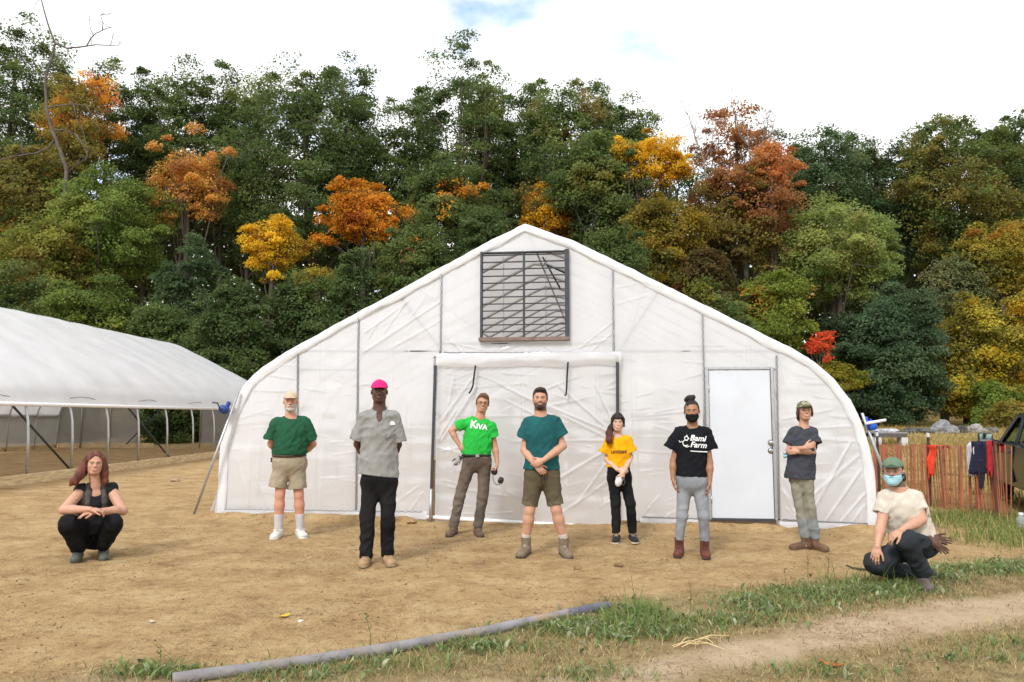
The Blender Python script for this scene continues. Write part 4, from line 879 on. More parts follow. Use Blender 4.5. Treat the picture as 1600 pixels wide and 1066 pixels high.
def face_colour(L_, base, wid=1.0, beard=None, brow=(.05, .03, .02), lips=(.36, .13, .11), stubble=None, iris=(.05, .035, .02), smile=0, eyeclosed=False, flush=.06):
    """L_: points in head axes (unit scale).  Returns colours of eyes, brows, lips, beard, cheeks, with darker nostrils, mouth line and under-eyes"""
    x, y, z = L_[:, 0]/wid, L_[:, 1], L_[:, 2]; col = np.tile(np.array(base, float), (len(L_), 1)); front = y < -.03
    def put(m, c): col[:] = col*(1-m[:, None])+np.array(c)*m[:, None]
    ck = np.exp(-(((np.abs(x)-.040)/.018)**2+((z+.030)/.018)**2))*front; put(ck*flush*4*.6, np.array(base)*np.array([1.12, .78, .74]))
    put(np.exp(-((x/.014)**2+((z+.03)/.014)**2))*front*.35, np.array(base)*np.array([1.08, .8, .76]))
    if beard is not None:
        bc, zt, hl = beard
        m = sstep(zt+.012, zt-.012, z+.05*np.clip(np.abs(x)-.05, 0, 1)*-12)*sstep(.06, .03, y)
        mo = np.exp(-(((z+.052)/.009)**4))*sstep(.036, .028, np.abs(x))*front
        lip = np.exp(-((x/.021)**4+((z+.067)/.009)**4)); m = np.maximum(m*(z > -.145), mo)*(1-.9*lip); put(m*hl, bc)
    xb = np.abs(x)-.030; put(np.exp(-((xb/.019)**4+((z-.0205+.10*np.abs(xb)**1*.3)/.0048)**2))*front*.85, brow)
    if eyeclosed: put(np.exp(-((xb/.014)**4+((z+.001)/.003)**2))*front*.9, (.03, .02, .015))
    else:
        eye = np.exp(-((xb/.0125)**6+((z)/.0048)**4))*front; put(eye*.75, (.45, .40, .37)); put(np.exp(-((xb/.0062)**4+(z/.0055)**4))*front, iris); put(np.exp(-((xb/.0165)**6+((z-.0055)/.0030)**2))*front*.8, (.04, .025, .02))
        put(np.exp(-((xb/.015)**4+((z+.0115)/.005)**2))*front*.25, np.array(base)*.6)
    zz = z+.067-smile*(np.abs(x)**2)*9
    put(np.exp(-((x/.0235)**6+(zz/.0088)**4))*front*.75, lips)
    if smile > .5: put(np.exp(-((x/.016)**6+(zz/.0032)**4))*front*.75, (.60, .55, .49))
    put(np.exp(-((x/.024)**6+((zz if smile <= .5 else zz+.006)/.0018)**2))*front*.6, (.08, .03, .03))
    for q in (-1, 1): put(np.exp(-(((x-q*.0085)/.0040)**2+((z+.0405)/.003)**2))*front*.7, np.array(base)*.25)
    return col
def cap_parts(c, R, s=1.0, crown=1.0, brimlen=.072, wx=1.0):
    V = Vol(np.array(c)-.22, np.array(c)+.22, .0048); P = lambda x, y, z: c+R@(np.array([x*wx, y, z])*s)
    V.ell(P(0, .014, .042), np.array([.086*wx, .106, .092*crown])*s, R, .01)
    n = R@np.array([0, -.10, -1.0]); V.plane(P(0, 0, .040), n)
    B = V.like(); B.ell(P(0, -.088, .036), np.array([.078, .028+brimlen, .020])*s, R, .01)
    B.ell(P(0, -.088, .023), np.array([.092, .05+brimlen, .022])*s, R, .003, 'sub'); B.plane(P(0, -.05, .0), R@np.array([0, 1, 0])); V.union(B)
    V.seg(P(0, .01, .134*crown-.002), P(0, .01, .136*crown), .007, .006, .004)
    return V
class Fig:
    def __init__(s, label, Y, foot, J, skin, B, R=None, headc=None, hs=1.0):
        s.Y = Y; r = pt(foot[0], foot[1], Y); z = ground_z(r.x, Y); s.root = np.array([r.x, Y, z])
        s.va = math.atan2(r.x, r.y); s.dist = math.hypot(r.x, r.y); s.sd = np.array([sin(s.va), cos(s.va)])
        s.T = thing('person', label, 'person', (r.x, Y, z), -s.va, 'people posing in front of the large greenhouse')
        s.j = {k: s.P(*v) for k, v in J.items()}; s.B = dict(ua=.047, fa=.040, wr=.027, th=.078, kn=.055, ca=.052, an=.037, cw=.165, cd=.11, ww=.15, wd=.105, hw=.16, hd=.115, nr=.054); s.B.update(B)
        s.wx = 1.07; s.skin = np.array(SKIN[skin] if isinstance(skin, str) else skin); s.R = np.eye(3) if R is None else R; s.hc = s.P(*headc); s.hs = hs
        j = s.j; s.mS = (j['SL']+j['SR'])/2; s.mH = (j['HL']+j['HR'])/2; s.u = nrm(s.mS-s.mH); r_ = j['SR']-j['SL']; s.r = nrm(r_-s.u*np.dot(r_, s.u)); s.b = np.cross(s.u, s.r); s.RT = np.stack([s.r, s.b, s.u], 1)
        r2 = j['HR']-j['HL']; s.rp = nrm(r2-s.u*np.dot(r2, s.u)); s.bp = np.cross(s.u, s.rp); s.RP = np.stack([s.rp, s.bp, s.u], 1)
        A = np.array(list(j.values())+[s.hc]); s.lo = A.min(0)-.2; s.hi = A.max(0)+.22; s.lo[2] = -.03
    def P(s, px, py, dy=0):
        """point on the plane facing the viewer at the person's distance (+dy away), in the person's own axes"""
        r = ray(px, py); k = (s.dist+dy)/(r[0]*s.sd[0]+r[1]*s.sd[1]); d = np.array([r[0]*k, r[1]*k, CAMZ+r[2]*k])-s.root
        return np.array([d[0]*s.sd[1]-d[1]*s.sd[0], d[0]*s.sd[0]+d[1]*s.sd[1], d[2]])
    def W(s, p): return np.array([s.root[0]+p[0]*s.sd[1]+p[1]*s.sd[0], s.root[1]-p[0]*s.sd[0]+p[1]*s.sd[1], s.root[2]+p[2]])
    def vol(s, h, lo=None, hi=None): return Vol(s.lo if lo is None else lo, s.hi if hi is None else hi, h)
    def body(s, hands, hd={}, fc={}, wid=1.0, extra=None, soles=True):
        j, B = s.j, s.B; V = s.vol(.0056); k = .03
        V.ell(s.mS-s.u*.13, (B['cw'], B['cd'], .2), s.RT, .03); V.seg(s.mS-s.u*.2, s.mH+s.u*.08, B['ww'], B['ww'], .05, s.b, B['wd']/B['ww'])
        V.ell(s.mH+s.u*.03, (B['hw'], B['hd'], .12), s.RP, .05)
        for q in 'LR':
            V.seg(j['NB']-s.u*.015, j['S'+q], .042, .048, .03); V.ell(j['S'+q], (.056,)*3, None, .02)
            V.seg(j['S'+q], j['E'+q], B['ua'], B['ua']*.86, .012); e, w = j['E'+q], j['W'+q]
            V.seg(e, lerp(e, w, .35), B['fa']*.97, B['fa']*1.06, .012); V.seg(lerp(e, w, .3), w, B['fa']*1.04, B['wr'], .012)
            V.seg(j['H'+q], j['K'+q], B['th'], B['kn'], .025); kn, an = j['K'+q], j['A'+q]
            V.seg(kn, lerp(kn, an, .32), B['kn']*.93, B['ca'], .02); V.seg(lerp(kn, an, .3), an, B['ca'], B['an'], .02)
            d = nrm(an-kn); bk = nrm(np.array([0, 1., 0])-d*d[1]); V.ell(lerp(kn, an, .28)+bk*.018, (B['ca']*.9, B['ca']*.9, .12), None, .02)
            V.seg(an, an-np.array([0, 0, .05]), B['an']*.95, .028, .015)
        for h_ in hands: hand(V, *h_[0], **h_[1])
        wid = wid*s.wx*1.015; head(V, s.hc, s.R, s.hs, wid, neck=j['NB'], nr=B['nr'], **hd)
        if extra: extra(V)
        v, q = V.mesh(1)
        Lc = (v-s.hc)@s.R/s.hs; col = np.tile(s.skin, (len(v), 1)); m = (np.abs(Lc[:, 0]) < .1) & (np.abs(Lc[:, 2]+.01) < .135) & (Lc[:, 1] < .1)
        col[m] = face_colour(Lc[m], s.skin, wid, **fc)
        link('body', np_mesh('body', v, q, col=col), M_skin, s.T, True); s.bv = v
    def part(s, name, V, col, m=None, parent=None, smooth=1, colfn=None, label=None):
        v, q = V.mesh(smooth); c = np.tile(np.array(col, float), (len(v), 1))
        if colfn: c = colfn(v, c)
        o = link(name, np_mesh(name, v, q, col=np.clip(c, .003, .95)), m or M_cloth, parent or s.T, True)
        if label: o['label'] = label
        o_v = (v, q); return o, o_v
    def tee(s, col, hem, sl, sr, cw=None, cd=None, wr=.19, hr=.2, dp=.68, s0=.07, s1=.078, hemn=None, neck=(.072, .075, .055), nofs=.03, fold=.006, seed=1, belly=None, name='shirt', colfn=None, post=None, h=.0068):
        j = s.j; V = s.vol(h); B = s.B; hem = s.P(*hem); cw = cw or B['cw']+.016; cd = cd or B['cd']+.018
        V.ell(s.mS-s.u*.12, (cw, cd, .2), s.RT, .03); V.seg(s.mS-s.u*.19, hem-s.u*.06, wr, hr, .05, s.b, dp)
        if belly: V.ell(s.mH+s.u*belly[0]-s.b*belly[1], belly[2], s.RT, .06)
        for q in 'LR': V.seg(j['NB']-s.u*.02, j['S'+q], .052, .062, .03); V.ell(j['S'+q], (.068,)*3, None, .03)
        W_ = V.like(); cuts = []
        for q, e in (('L', sl), ('R', sr)):
            e = s.P(*e); a = j['S'+q]; d = nrm(e-a); W_.seg(a-d*.02, e, s0, s1, .004, cap=True); cuts.append((e, d))
        hh = np.clip(.5+.5*(W_.D-V.D)/.018, 0, 1); V.D = W_.D+(V.D-W_.D)*hh-.018*hh*(1-hh)
        rd = lambda n: .5-np.abs(n)*1.6
        V.folds(lambda p: -fold*2.3*(.3*rd(vnoise(p[:, 0]+p[:, 2]*.3, p[:, 1], p[:, 2]*.7, 22, seed+9))+.75*rd(vnoise(p[:, 0]+p[:, 2]*.45, p[:, 1], p[:, 2]*.6, 8, seed))+.6*rd(vnoise(p[:, 0]-p[:, 2]*.8, p[:, 1], p[:, 2]*.8, 13, seed+3))+.5*vnoise(p[:, 0], p[:, 1], p[:, 2]*.5, 7, seed+5)))
        V.plane(hem, -s.u if hemn is None else np.array(hemn))
        for e, d in cuts: V.seg(e-d*.018, e+d*.05, s1-.024, s1-.024, .003, op='sub')
        n_ = j['NB']; V.ell(n_+s.u*nofs-s.b*.02, neck, s.RT, .006, 'sub')
        if post: post(V)
        return s.part(name, V, col, colfn=colfn)
    def pants(s, col, waist, th=.1, kn=.078, hem=.07, hw=None, hd=None, seed=2, fold=.006, short=None, hemz=.05, name='trousers', colfn=None, hemend=None, flat=None):
        j, B = s.j, s.B; V = s.vol(.0068); w = s.P(*waist); hw = hw or B['hw']+.018; hd = hd or B['hd']+.018
        V.ell(s.mH+s.u*.05, (hw, hd, .135), s.RP, .03); V.seg(s.mH+s.u*.05, w+s.u*.05, hw*.97, hw*.93, .04, s.bp, hd/hw*.95)
        V.plane(w, s.u)
        W_ = V.like()
        for q in 'LR':
            if short:
                e = s.P(*short[q]); W_.seg(j['H'+q]+s.u*.0, e, th, kn, .012, cap=True); d = nrm(e-j['H'+q]); W_.seg(e-d*.008, e+d*.08, kn-.022, kn-.020, .003, op='sub')
            else:
                a = j['A'+q]; k_ = j['K'+q]; W_.seg(j['H'+q], k_, th, kn, .02); a2 = lerp(k_, a, 1+hemz); W_.seg(k_, a2, kn, hem, .025)
                d = nrm(a2-k_); W_.plane(a2-d*.02, d, near=a2, rad=.13)
        hh = np.clip(.5+.5*(W_.D-V.D)/.03, 0, 1); V.D = W_.D+(V.D-W_.D)*hh-.03*hh*(1-hh)
        rd = lambda n: .5-np.abs(n)*1.6
        V.folds(lambda p: -fold*1.25*(.7*rd(vnoise(p[:, 0]*.6+p[:, 2]*.3, p[:, 1]*.6, p[:, 2]*1.1, 11, seed))+.6*rd(vnoise(p[:, 0]-p[:, 2]*.7, p[:, 1], p[:, 2]*.8, 13, seed+4))+.4*vnoise(p[:, 0], p[:, 1], p[:, 2], 12, seed+6)))
        return s.part(name, V, col, colfn=colfn)
    def shoe(s, q, col, sole, L_=.285, top=.10, wd=1.0, lace=None, name='shoe', seed=3, r=.05, g=None, heel=None):
        a = s.j['A'+q]; t = s.j['T'+q]; d = np.array([t[0]-a[0], t[1]-a[1], 0]); d = nrm(d); sd = np.array([-d[1], d[0], 0])
        gz0 = ground_z(*s.W(a)[:2])-s.root[2]-.004 if g is None else g
        c = np.array([a[0], a[1], gz0]); V = Vol(c-np.array([.34, .34, .02]), c+np.array([.34, .34, top+.12]), .005); U = np.array([0, 0, 1.])
        hl = c-d*.055+U*.04; bl = c+d*(L_-.125)+U*.034
        V.seg(hl, bl, .037*wd, .045*wd, .02, U, .8); V.ell(bl+d*.022+U*.004, (.046*wd, .052, .034), np.stack([sd, d, U], 1), .02)
        V.seg(c+U*.055-d*.01, c+d*.11+U*.045, .043*wd, .036*wd, .03); V.seg(c+U*.05-d*.02, np.array([a[0], a[1], 0])+U*(gz0+top), r*.93, r, .025)
        V.plane(np.array([0, 0, gz0+top]), U); V.seg(np.array([a[0], a[1], gz0+top-.02]), np.array([a[0], a[1], gz0+top+.05]), r-.009, r-.009, .003, op='sub'); V.plane(np.array([0, 0, gz0+.001]), -U)
        S_ = V.like(); S_.seg(hl-U*.026-d*.006, bl-U*.02+d*.022, .040*wd, .049*wd, .02, U, 1.2); S_.plane(np.array([0, 0, gz0+.024]), U); S_.plane(np.array([0, 0, gz0+.001]), -U)
        V.union(S_)
        def cf(v, cc):
            z = v[:, 2]-gz0; m = z < .023; cc[m] = sole
            x = (v-c)@d; y = np.abs((v-c)@sd); tr = (x > .02) & (x < .11) & (y < .022) & (z > .05); cc[tr] = cc[tr]*.65
            if lace is not None:
                ll = tr & (((x*1.0+z*.8)*55 % 1) < .42); cc[ll] = lace
            return cc*(1+.10*vnoise(v[:, 0], v[:, 1], v[:, 2], 30, seed)[:, None])
        return s.part(name, V, col, M_leather, colfn=cf)
    def lettering(s, shirt, text, px, py, hpx, col, shear=0, wide=1.0, bold=0.0, rot=0, name='lettering', space=1.0):
        """printed letters laid onto the shirt front"""
        o, (v, q) = shirt; tree = BVHTree.FromPolygons([Vector(p) for p in v], [tuple(int(i) for i in f) for f in q])
        cu = bpy.data.curves.new('t', 'FONT'); cu.body = text; cu.align_x = 'CENTER'; cu.align_y = 'CENTER'; cu.shear = shear; cu.offset = bold; cu.size = 1; cu.resolution_u = 3; cu.space_character = space
        to = bpy.data.objects.new('t', cu); C.objects.link(to); dg = bpy.context.evaluated_depsgraph_get(); me = bpy.data.meshes.new_from_object(to.evaluated_get(dg)); bpy.data.objects.remove(to)
        bm = bmesh.new(); bm.from_mesh(me); bmesh.ops.triangulate(bm, faces=bm.faces[:])
        c = s.P(px, py); sc = hpx/F*s.Y*1.38; ca, sa = cos(rot), sin(rot)
        bmesh.ops.subdivide_edges(bm, edges=[e for e in bm.edges if e.calc_length() > .25], cuts=2, use_grid_fill=False)
        bmesh.ops.triangulate(bm, faces=bm.faces[:])
        s.stick(bm, tree, c, sc, wide, ca, sa); bm.to_mesh(me); bm.free()
        return link(name, me, mat('print_ink', col, .7, var=.05), o)
    def stick(s, bm, tree, c, sc, wide=1, ca=1, sa=0):
        for w in bm.verts:
            x, y = w.co.x*wide*sc, w.co.y*sc; X, Z = c[0]+x*ca-y*sa, c[2]+x*sa+y*ca
            # along the line of sight of a viewer in front of the wearer
            h = tree.ray_cast(Vector((X, -1.2, Z)), Vector((0, 1, 0)))
            w.co = Vector((X, (h[0].y if h[0] else -.1)-.007, Z))
    def printed(s, shirt, polys, px, py, scpx, col, name='emblem'):
        """flat printed strokes: polylines with a width, in units of scpx"""
        o, (v, q) = shirt; tree = BVHTree.FromPolygons([Vector(p) for p in v], [tuple(int(i) for i in f) for f in q]); bm = bmesh.new()
        for line, wd in polys:
            P = [Vector((*p, 0)) for p in line]; vs = []
            for i, p in enumerate(P):
                t = (P[min(i+1, len(P)-1)]-P[max(i-1, 0)]).normalized(); n = Vector((-t.y, t.x, 0))*wd/2; vs.append((bm.verts.new(p+n), bm.verts.new(p-n)))
            for i in range(len(vs)-1): bm.faces.new((vs[i][0], vs[i+1][0], vs[i+1][1], vs[i][1]))
        s.stick(bm, tree, s.P(px, py), scpx/F*s.Y); me = bpy.data.meshes.new(name); bm.to_mesh(me); bm.free()
        return link(name, me, mat('print_ink', col, .7, var=.05), o)
    def hairvol(s, grow=.008, front=(-.088, .080), back=(.085, -.062), h=.0046, lo=.26, top=.012, sideburn=True):
        V = Vol(s.hc-lo, s.hc+.24, h); R = s.R; V.ell(s.hc+R@np.array([0, .026, .034])*s.hs, np.array([(.0765+grow*.55)*s.wx, .097+grow, .087+top])*s.hs, R, .01)
        d = np.array([back[0]-front[0], back[1]-front[1]]); n = np.array([0, d[1], -d[0]]); n = n if n[2] < 0 else -n
        V.plane(s.hc+R@np.array([0, front[0], front[1]])*s.hs, R@nrm(n))
        V.ell(s.hc+R@np.array([0, -.118, .030])*s.hs, np.array([.070, .066, .062])*s.hs, R, .012, 'sub')
        if sideburn:
            for q in (-1, 1): V.seg(s.H(q*.074, .000, .03), s.H(q*.0765, .004, -.012), .007, .004, .008)
        return V
    def H(s, x, y, z): return s.hc+s.R@(np.array([x*s.wx, y, z])*s.hs)
    def rough(s, V, a, f=30, seed=1): V.folds(lambda p: a*(vnoise(p[:, 0], p[:, 1], p[:, 2]*.35, f, seed)+.5*vnoise(p[:, 0], p[:, 1], p[:, 2]*.4, f*2.2, seed+1)))
    def cap(s, col, brimcol=None, brimlen=.072, crown=1.0, seed=1, name='cap', colfn=None):
        V = cap_parts(s.hc, s.R, s.hs, crown, brimlen=brimlen, wx=s.wx)
        def cf(v, c):
            Lc = (v-s.hc)@s.R/s.hs
            if brimcol is not None: c[(Lc[:, 1] < -.088)] = brimcol
            seam = np.abs(Lc[:, 0]) < .0022; c[seam & (Lc[:, 2] > .05)] *= .8
            if colfn: c = colfn(Lc, c)
            return c
        return s.part(name, V, col, colfn=cf)
    def mask(s, col, parent=None, pleats=True):
        R, hc = s.R, s.hc; V = Vol(hc-.2, hc+.2, .0045)
        V.ell(s.H(0, -.030, -.052), np.array([.071*s.wx, .078, .080])*s.hs, R, .01); V.seg(s.H(0, -.10, -.022), s.H(0, -.113, -.036), .010, .013, .02); V.ell(s.H(0, -.062, -.100), np.array([.042, .044, .030])*s.hs, R, .03)
        V.plane(s.H(0, -.02, -.018), R@nrm([0, -.30, 1.0])); V.plane(s.H(0, -.025, 0), R@np.array([0, 1., 0.15])); V.plane(s.H(0, -.06, -.128), R@np.array([0, .3, -1.]))
        if pleats: V.folds(lambda p: .0022*np.sin(((p-hc)@R)[:, 2]*420))
        o, _ = s.part('face_mask', V, col)
        mb = MB()
        for q in (-1, 1):
            for z in (-.024, -.088): mb.tube([s.H(q*.064, -.050, z), s.H(q*.080, -.018, z*.6), s.H(q*.087, .016, z*.35-.012)], .0016, 5)
        ml = mb.obj('ear_loops', mat('elastic', tuple(np.clip(np.array(col)*1.1, 0, .8)), .8), o)
        return o

def hnd(fig, q, fwd, palm, thumb, **k): return ((fig.j['W'+q], fwd, palm, thumb), k)
# ---------------------------------------------------------------- the nine people, left to right
def woman_squatting():
    s = Fig('woman with long auburn hair squatting at the left in a dark vest', 8.1, (140, 871), dict(
        NB=(149.5, 757, .0), SL=(128, 767, .03), SR=(173, 765, .03), EL=(100, 797, -.16), ER=(192, 798, -.16), WL=(141, 796, -.36), WR=(150, 799.5, -.33),
        HL=(136, 838, .20), HR=(163, 838, .20), KL=(107, 819, -.24), KR=(177, 817, -.24), AL=(122, 856, -.04), AR=(162, 853, -.02), TL=(117, 870, -.24), TR=(163, 866, -.24)), 'fair',
        dict(ua=.056, fa=.046, th=.092, kn=.058, ca=.046, cw=.165, cd=.125, ww=.16, hw=.19, hd=.15, nr=.055), rotm(4, 2, 2), (148, 724.5, -.05), .95)
    s.body([hnd(s, 'L', (1, -.05, -.12), (-.1, .3, -1), (.1, -.9, .3), curl=(.5, .55, .55, .55), s=.95, spread=.01), hnd(s, 'R', (-1, -.1, -.10), (.1, .3, -1), (-.1, -.9, .3), curl=(.3, .32, .35, .4), s=.95, spread=.01)],
           dict(nose=.95), dict(lips=(.46, .17, .15), brow=(.12, .05, .03), smile=.2), wid=1.0)
    # vest
    s.tee((.022, .022, .024), (150, 826, .10), (124, 772, .0), (177, 770, .0), cw=.172, cd=.138, wr=.168, hr=.178, dp=.92, s0=.03, s1=.03, neck=(.10, .14, .11), nofs=.0, seed=31, name='tank_top')
    def post(V):
        j = s.j; c = s.mS-s.b*.16; V.ell(c-s.u*.15, (.058, .13, .5), s.RT, .012, 'sub')
        for q in 'LR': V.ell(j['S'+q]+(j['S'+q]-s.mS)*.42-s.u*.03, (.06, .10, .085), s.RT, .01, 'sub')
        for q, sg in (('L', -1), ('R', 1)):
            V.seg(j['NB']+s.r*sg*.066-s.b*.03+s.u*.015, s.mS+s.r*sg*.078-s.b*.128-s.u*.08, .022, .030, .015); V.seg(s.mS+s.r*sg*.078-s.b*.128-s.u*.08, s.mS+s.r*sg*.070-s.b*.135-s.u*.30, .024, .016, .015)
    def cf(v, c):
        x = np.abs((v-s.mS)@s.r); f = (v-s.mS)@s.b; m = (x < .10) & (f < -.085); c[m] = (.085, .075, .068)
        return c*(1+.35*vnoise(v[:, 0], v[:, 1], v[:, 2], 45, 5))[:, None]
    s.tee((.055, .043, .037), (150, 812, .12), (124, 769, .0), (177, 767, .0), cw=.185, cd=.148, wr=.178, hr=.19, dp=.85, s0=.03, s1=.03, neck=(.07, .09, .06), seed=33, name='vest', post=post, colfn=cf, fold=.008)
    s.pants((.012, .012, .014), (150, 815, .17), th=.115, kn=.090, hem=.070, hw=.20, hd=.16, seed=34, fold=.010, hemz=.10, colfn=lambda v, c: c*(1+.3*vnoise(v[:, 0], v[:, 1], v[:, 2], 6, 2))[:, None])
    for q in 'LR': s.shoe(q, (.085, .095, .080), (.05, .05, .045), .26, .13, .95, seed=35, name='boot', r=.052)
    V = Vol(s.hc-np.array([.34, .3, .42]), s.hc+np.array([.3, .3, .2]), .0055); H = s.H
    V.ell(H(0, .022, .036), np.array([.092, .106, .100]), s.R, .01); V.plane(H(0, -.074, .070), s.R@nrm([0, -1.0, -.62]))
    K = V.like(); K.ell(H(.0, -.06, -.025), np.array([.056, .09, .085]), s.R, .01); 
    for sg, pts, rr in ((-1, [(-.072, -.01, .05), (-.094, .0, -.04), (-.125, -.01, -.12), (-.165, -.005, -.19), (-.195, .0, -.225)], (.034, .040, .046, .040, .015)), (1, [(.070, .0, .05), (.090, .01, -.04), (.100, .005, -.12), (.110, .0, -.19), (.115, .0, -.23)], (.034, .036, .038, .030, .012)),
                         (-1, [(-.05, .06, .03), (-.11, .05, -.10), (-.16, .05, -.19)], (.05, .055, .03)), (1, [(.05, .06, .03), (.09, .06, -.10), (.09, .07, -.2)], (.05, .05, .03))):
        for i in range(len(pts)-1): V.seg(H(*pts[i]), H(*pts[i+1]), rr[i], rr[i+1], .015)
    V.ell(H(.004, -.085, -.012), np.array([.060, .065, .092]), s.R, .008, 'sub'); s.rough(V, .0065, 34, 4)
    s.part('hair', V, (.125, .038, .022), M_hair, colfn=lambda v, c: c*(1+.5*vnoise(v[:, 0], v[:, 1], v[:, 2]*.3, 40, 3))[:, None])
    MB().tube([s.j['WR']+np.array([.012+.034*cos(a)*.25, .034*sin(a), .036*cos(a)]) for a in np.linspace(0, 2*pi, 15)], .005, 6, False).obj('bracelet', M_black, s.T, True)
def man_beard():
    s = Fig('older white bearded man in a dark green t-shirt, khaki shorts and straw cap', 9.55, (452, 838), dict(
        NB=(454, 652.5), SL=(433, 661), SR=(476, 659.5), EL=(423.5, 694, .07), ER=(489, 694, .07), WL=(443, 713, .19), WR=(467, 713, .19),
        HL=(441, 729), HR=(463.5, 729), KL=(437.5, 774, -.02), KR=(467, 774, -.02), AL=(435, 825, .02), AR=(469.5, 824, .02), TL=(428, 838, -.18), TR=(474, 838, -.18)), 'ruddy',
        dict(ua=.05, fa=.045, th=.082, kn=.058, ca=.060, an=.043, cw=.18, cd=.13, ww=.18, wd=.14, hw=.17, hd=.13, nr=.064), rotm(-3, 0, 0), (454, 627.5, -.03), .97)
    s.body([hnd(s, 'L', (1, .15, -.1), (0, -1, 0), (0, 0, 1)), hnd(s, 'R', (-1, .15, -.1), (0, -1, 0), (0, 0, 1))], dict(nose=1.1), dict(beard=((.50, .44, .38), -.040, .85), brow=(.32, .24, .2), lips=(.40, .15, .13), flush=.13, smile=.3))
    tee = s.tee((.020, .085, .044), (452, 710.5), (423.5, 687.5, .02), (487.5, 687.5, .02), cw=.20, cd=.15, wr=.205, hr=.200, dp=.84, s0=.078, s1=.086, belly=(.22, .05, (.185, .13, .17)), seed=41, fold=.007)
    s.pants((.34, .285, .205), (452, 706), th=.105, kn=.112, hw=.205, hd=.165, short=dict(L=(434, 762), R=(464.5, 763)), name='shorts', seed=42, fold=.008)
    MB().tube([s.P(452, 710.5)+s.r*.192*cos(a)+s.b*.158*sin(a)-s.u*.012 for a in np.linspace(0, 2*pi, 33)], .016, 6, False).obj('belt', mat('brown_leather', (.06, .03, .018), .5), s.T, True)
    for q in 'LR':
        V = s.vol(.0055); a, k = s.j['A'+q], s.j['K'+q]; V.seg(a-np.array([0, 0, .03]), lerp(a, k, .43), .046, .058, .01, cap=True); V.folds(lambda p: .0007*np.sin(p[:, 2]*260)); s.part('sock', V, (.52, .50, .52))
        s.shoe(q, (.62, .60, .56), (.55, .54, .52), .30, .10, 1.12, lace=(.25, .25, .26), seed=43, r=.056)
    s.cap((.53, .42, .30), (.49, .38, .27), .05, .98)
    V = Vol(s.hc-.2, s.hc+.2, .0048); H = s.H
    V.ell(H(0, -.062, -.103), np.array([.034, .036, .032]), s.R, .02); V.seg(H(-.052, -.02, -.07), H(-.03, -.056, -.098), .010, .016, .015); V.seg(H(.052, -.02, -.07), H(.03, -.056, -.098), .010, .016, .015); V.seg(H(-.024, -.090, -.054), H(.024, -.090, -.054), .0075, .0075, .006)
    V.ell(H(0, -.10, -.068), np.array([.020, .02, .0065]), s.R, .004, 'sub'); s.rough(V, .004, 60, 3); s.part('beard', V, (.52, .47, .42), M_hair)
    V = s.hairvol(.006, (-.03, .03), (.08, -.075)); V.plane(s.H(0, -.0, .0), s.R@np.array([0, -1., 0])); V.plane(s.H(0, 0, .04), s.R@np.array([0, 0, 1.])); s.rough(V, .003, 40, 3); s.part('hair', V, (.42, .38, .34), M_hair)
    mb = MB(); 
    MB().bar(s.P(424.5, 715)+np.array([0, -.03, 0]), s.P(424, 722)+np.array([0, -.03, 0]), .03, .02).obj('belt_clip', M_dark, s.T)
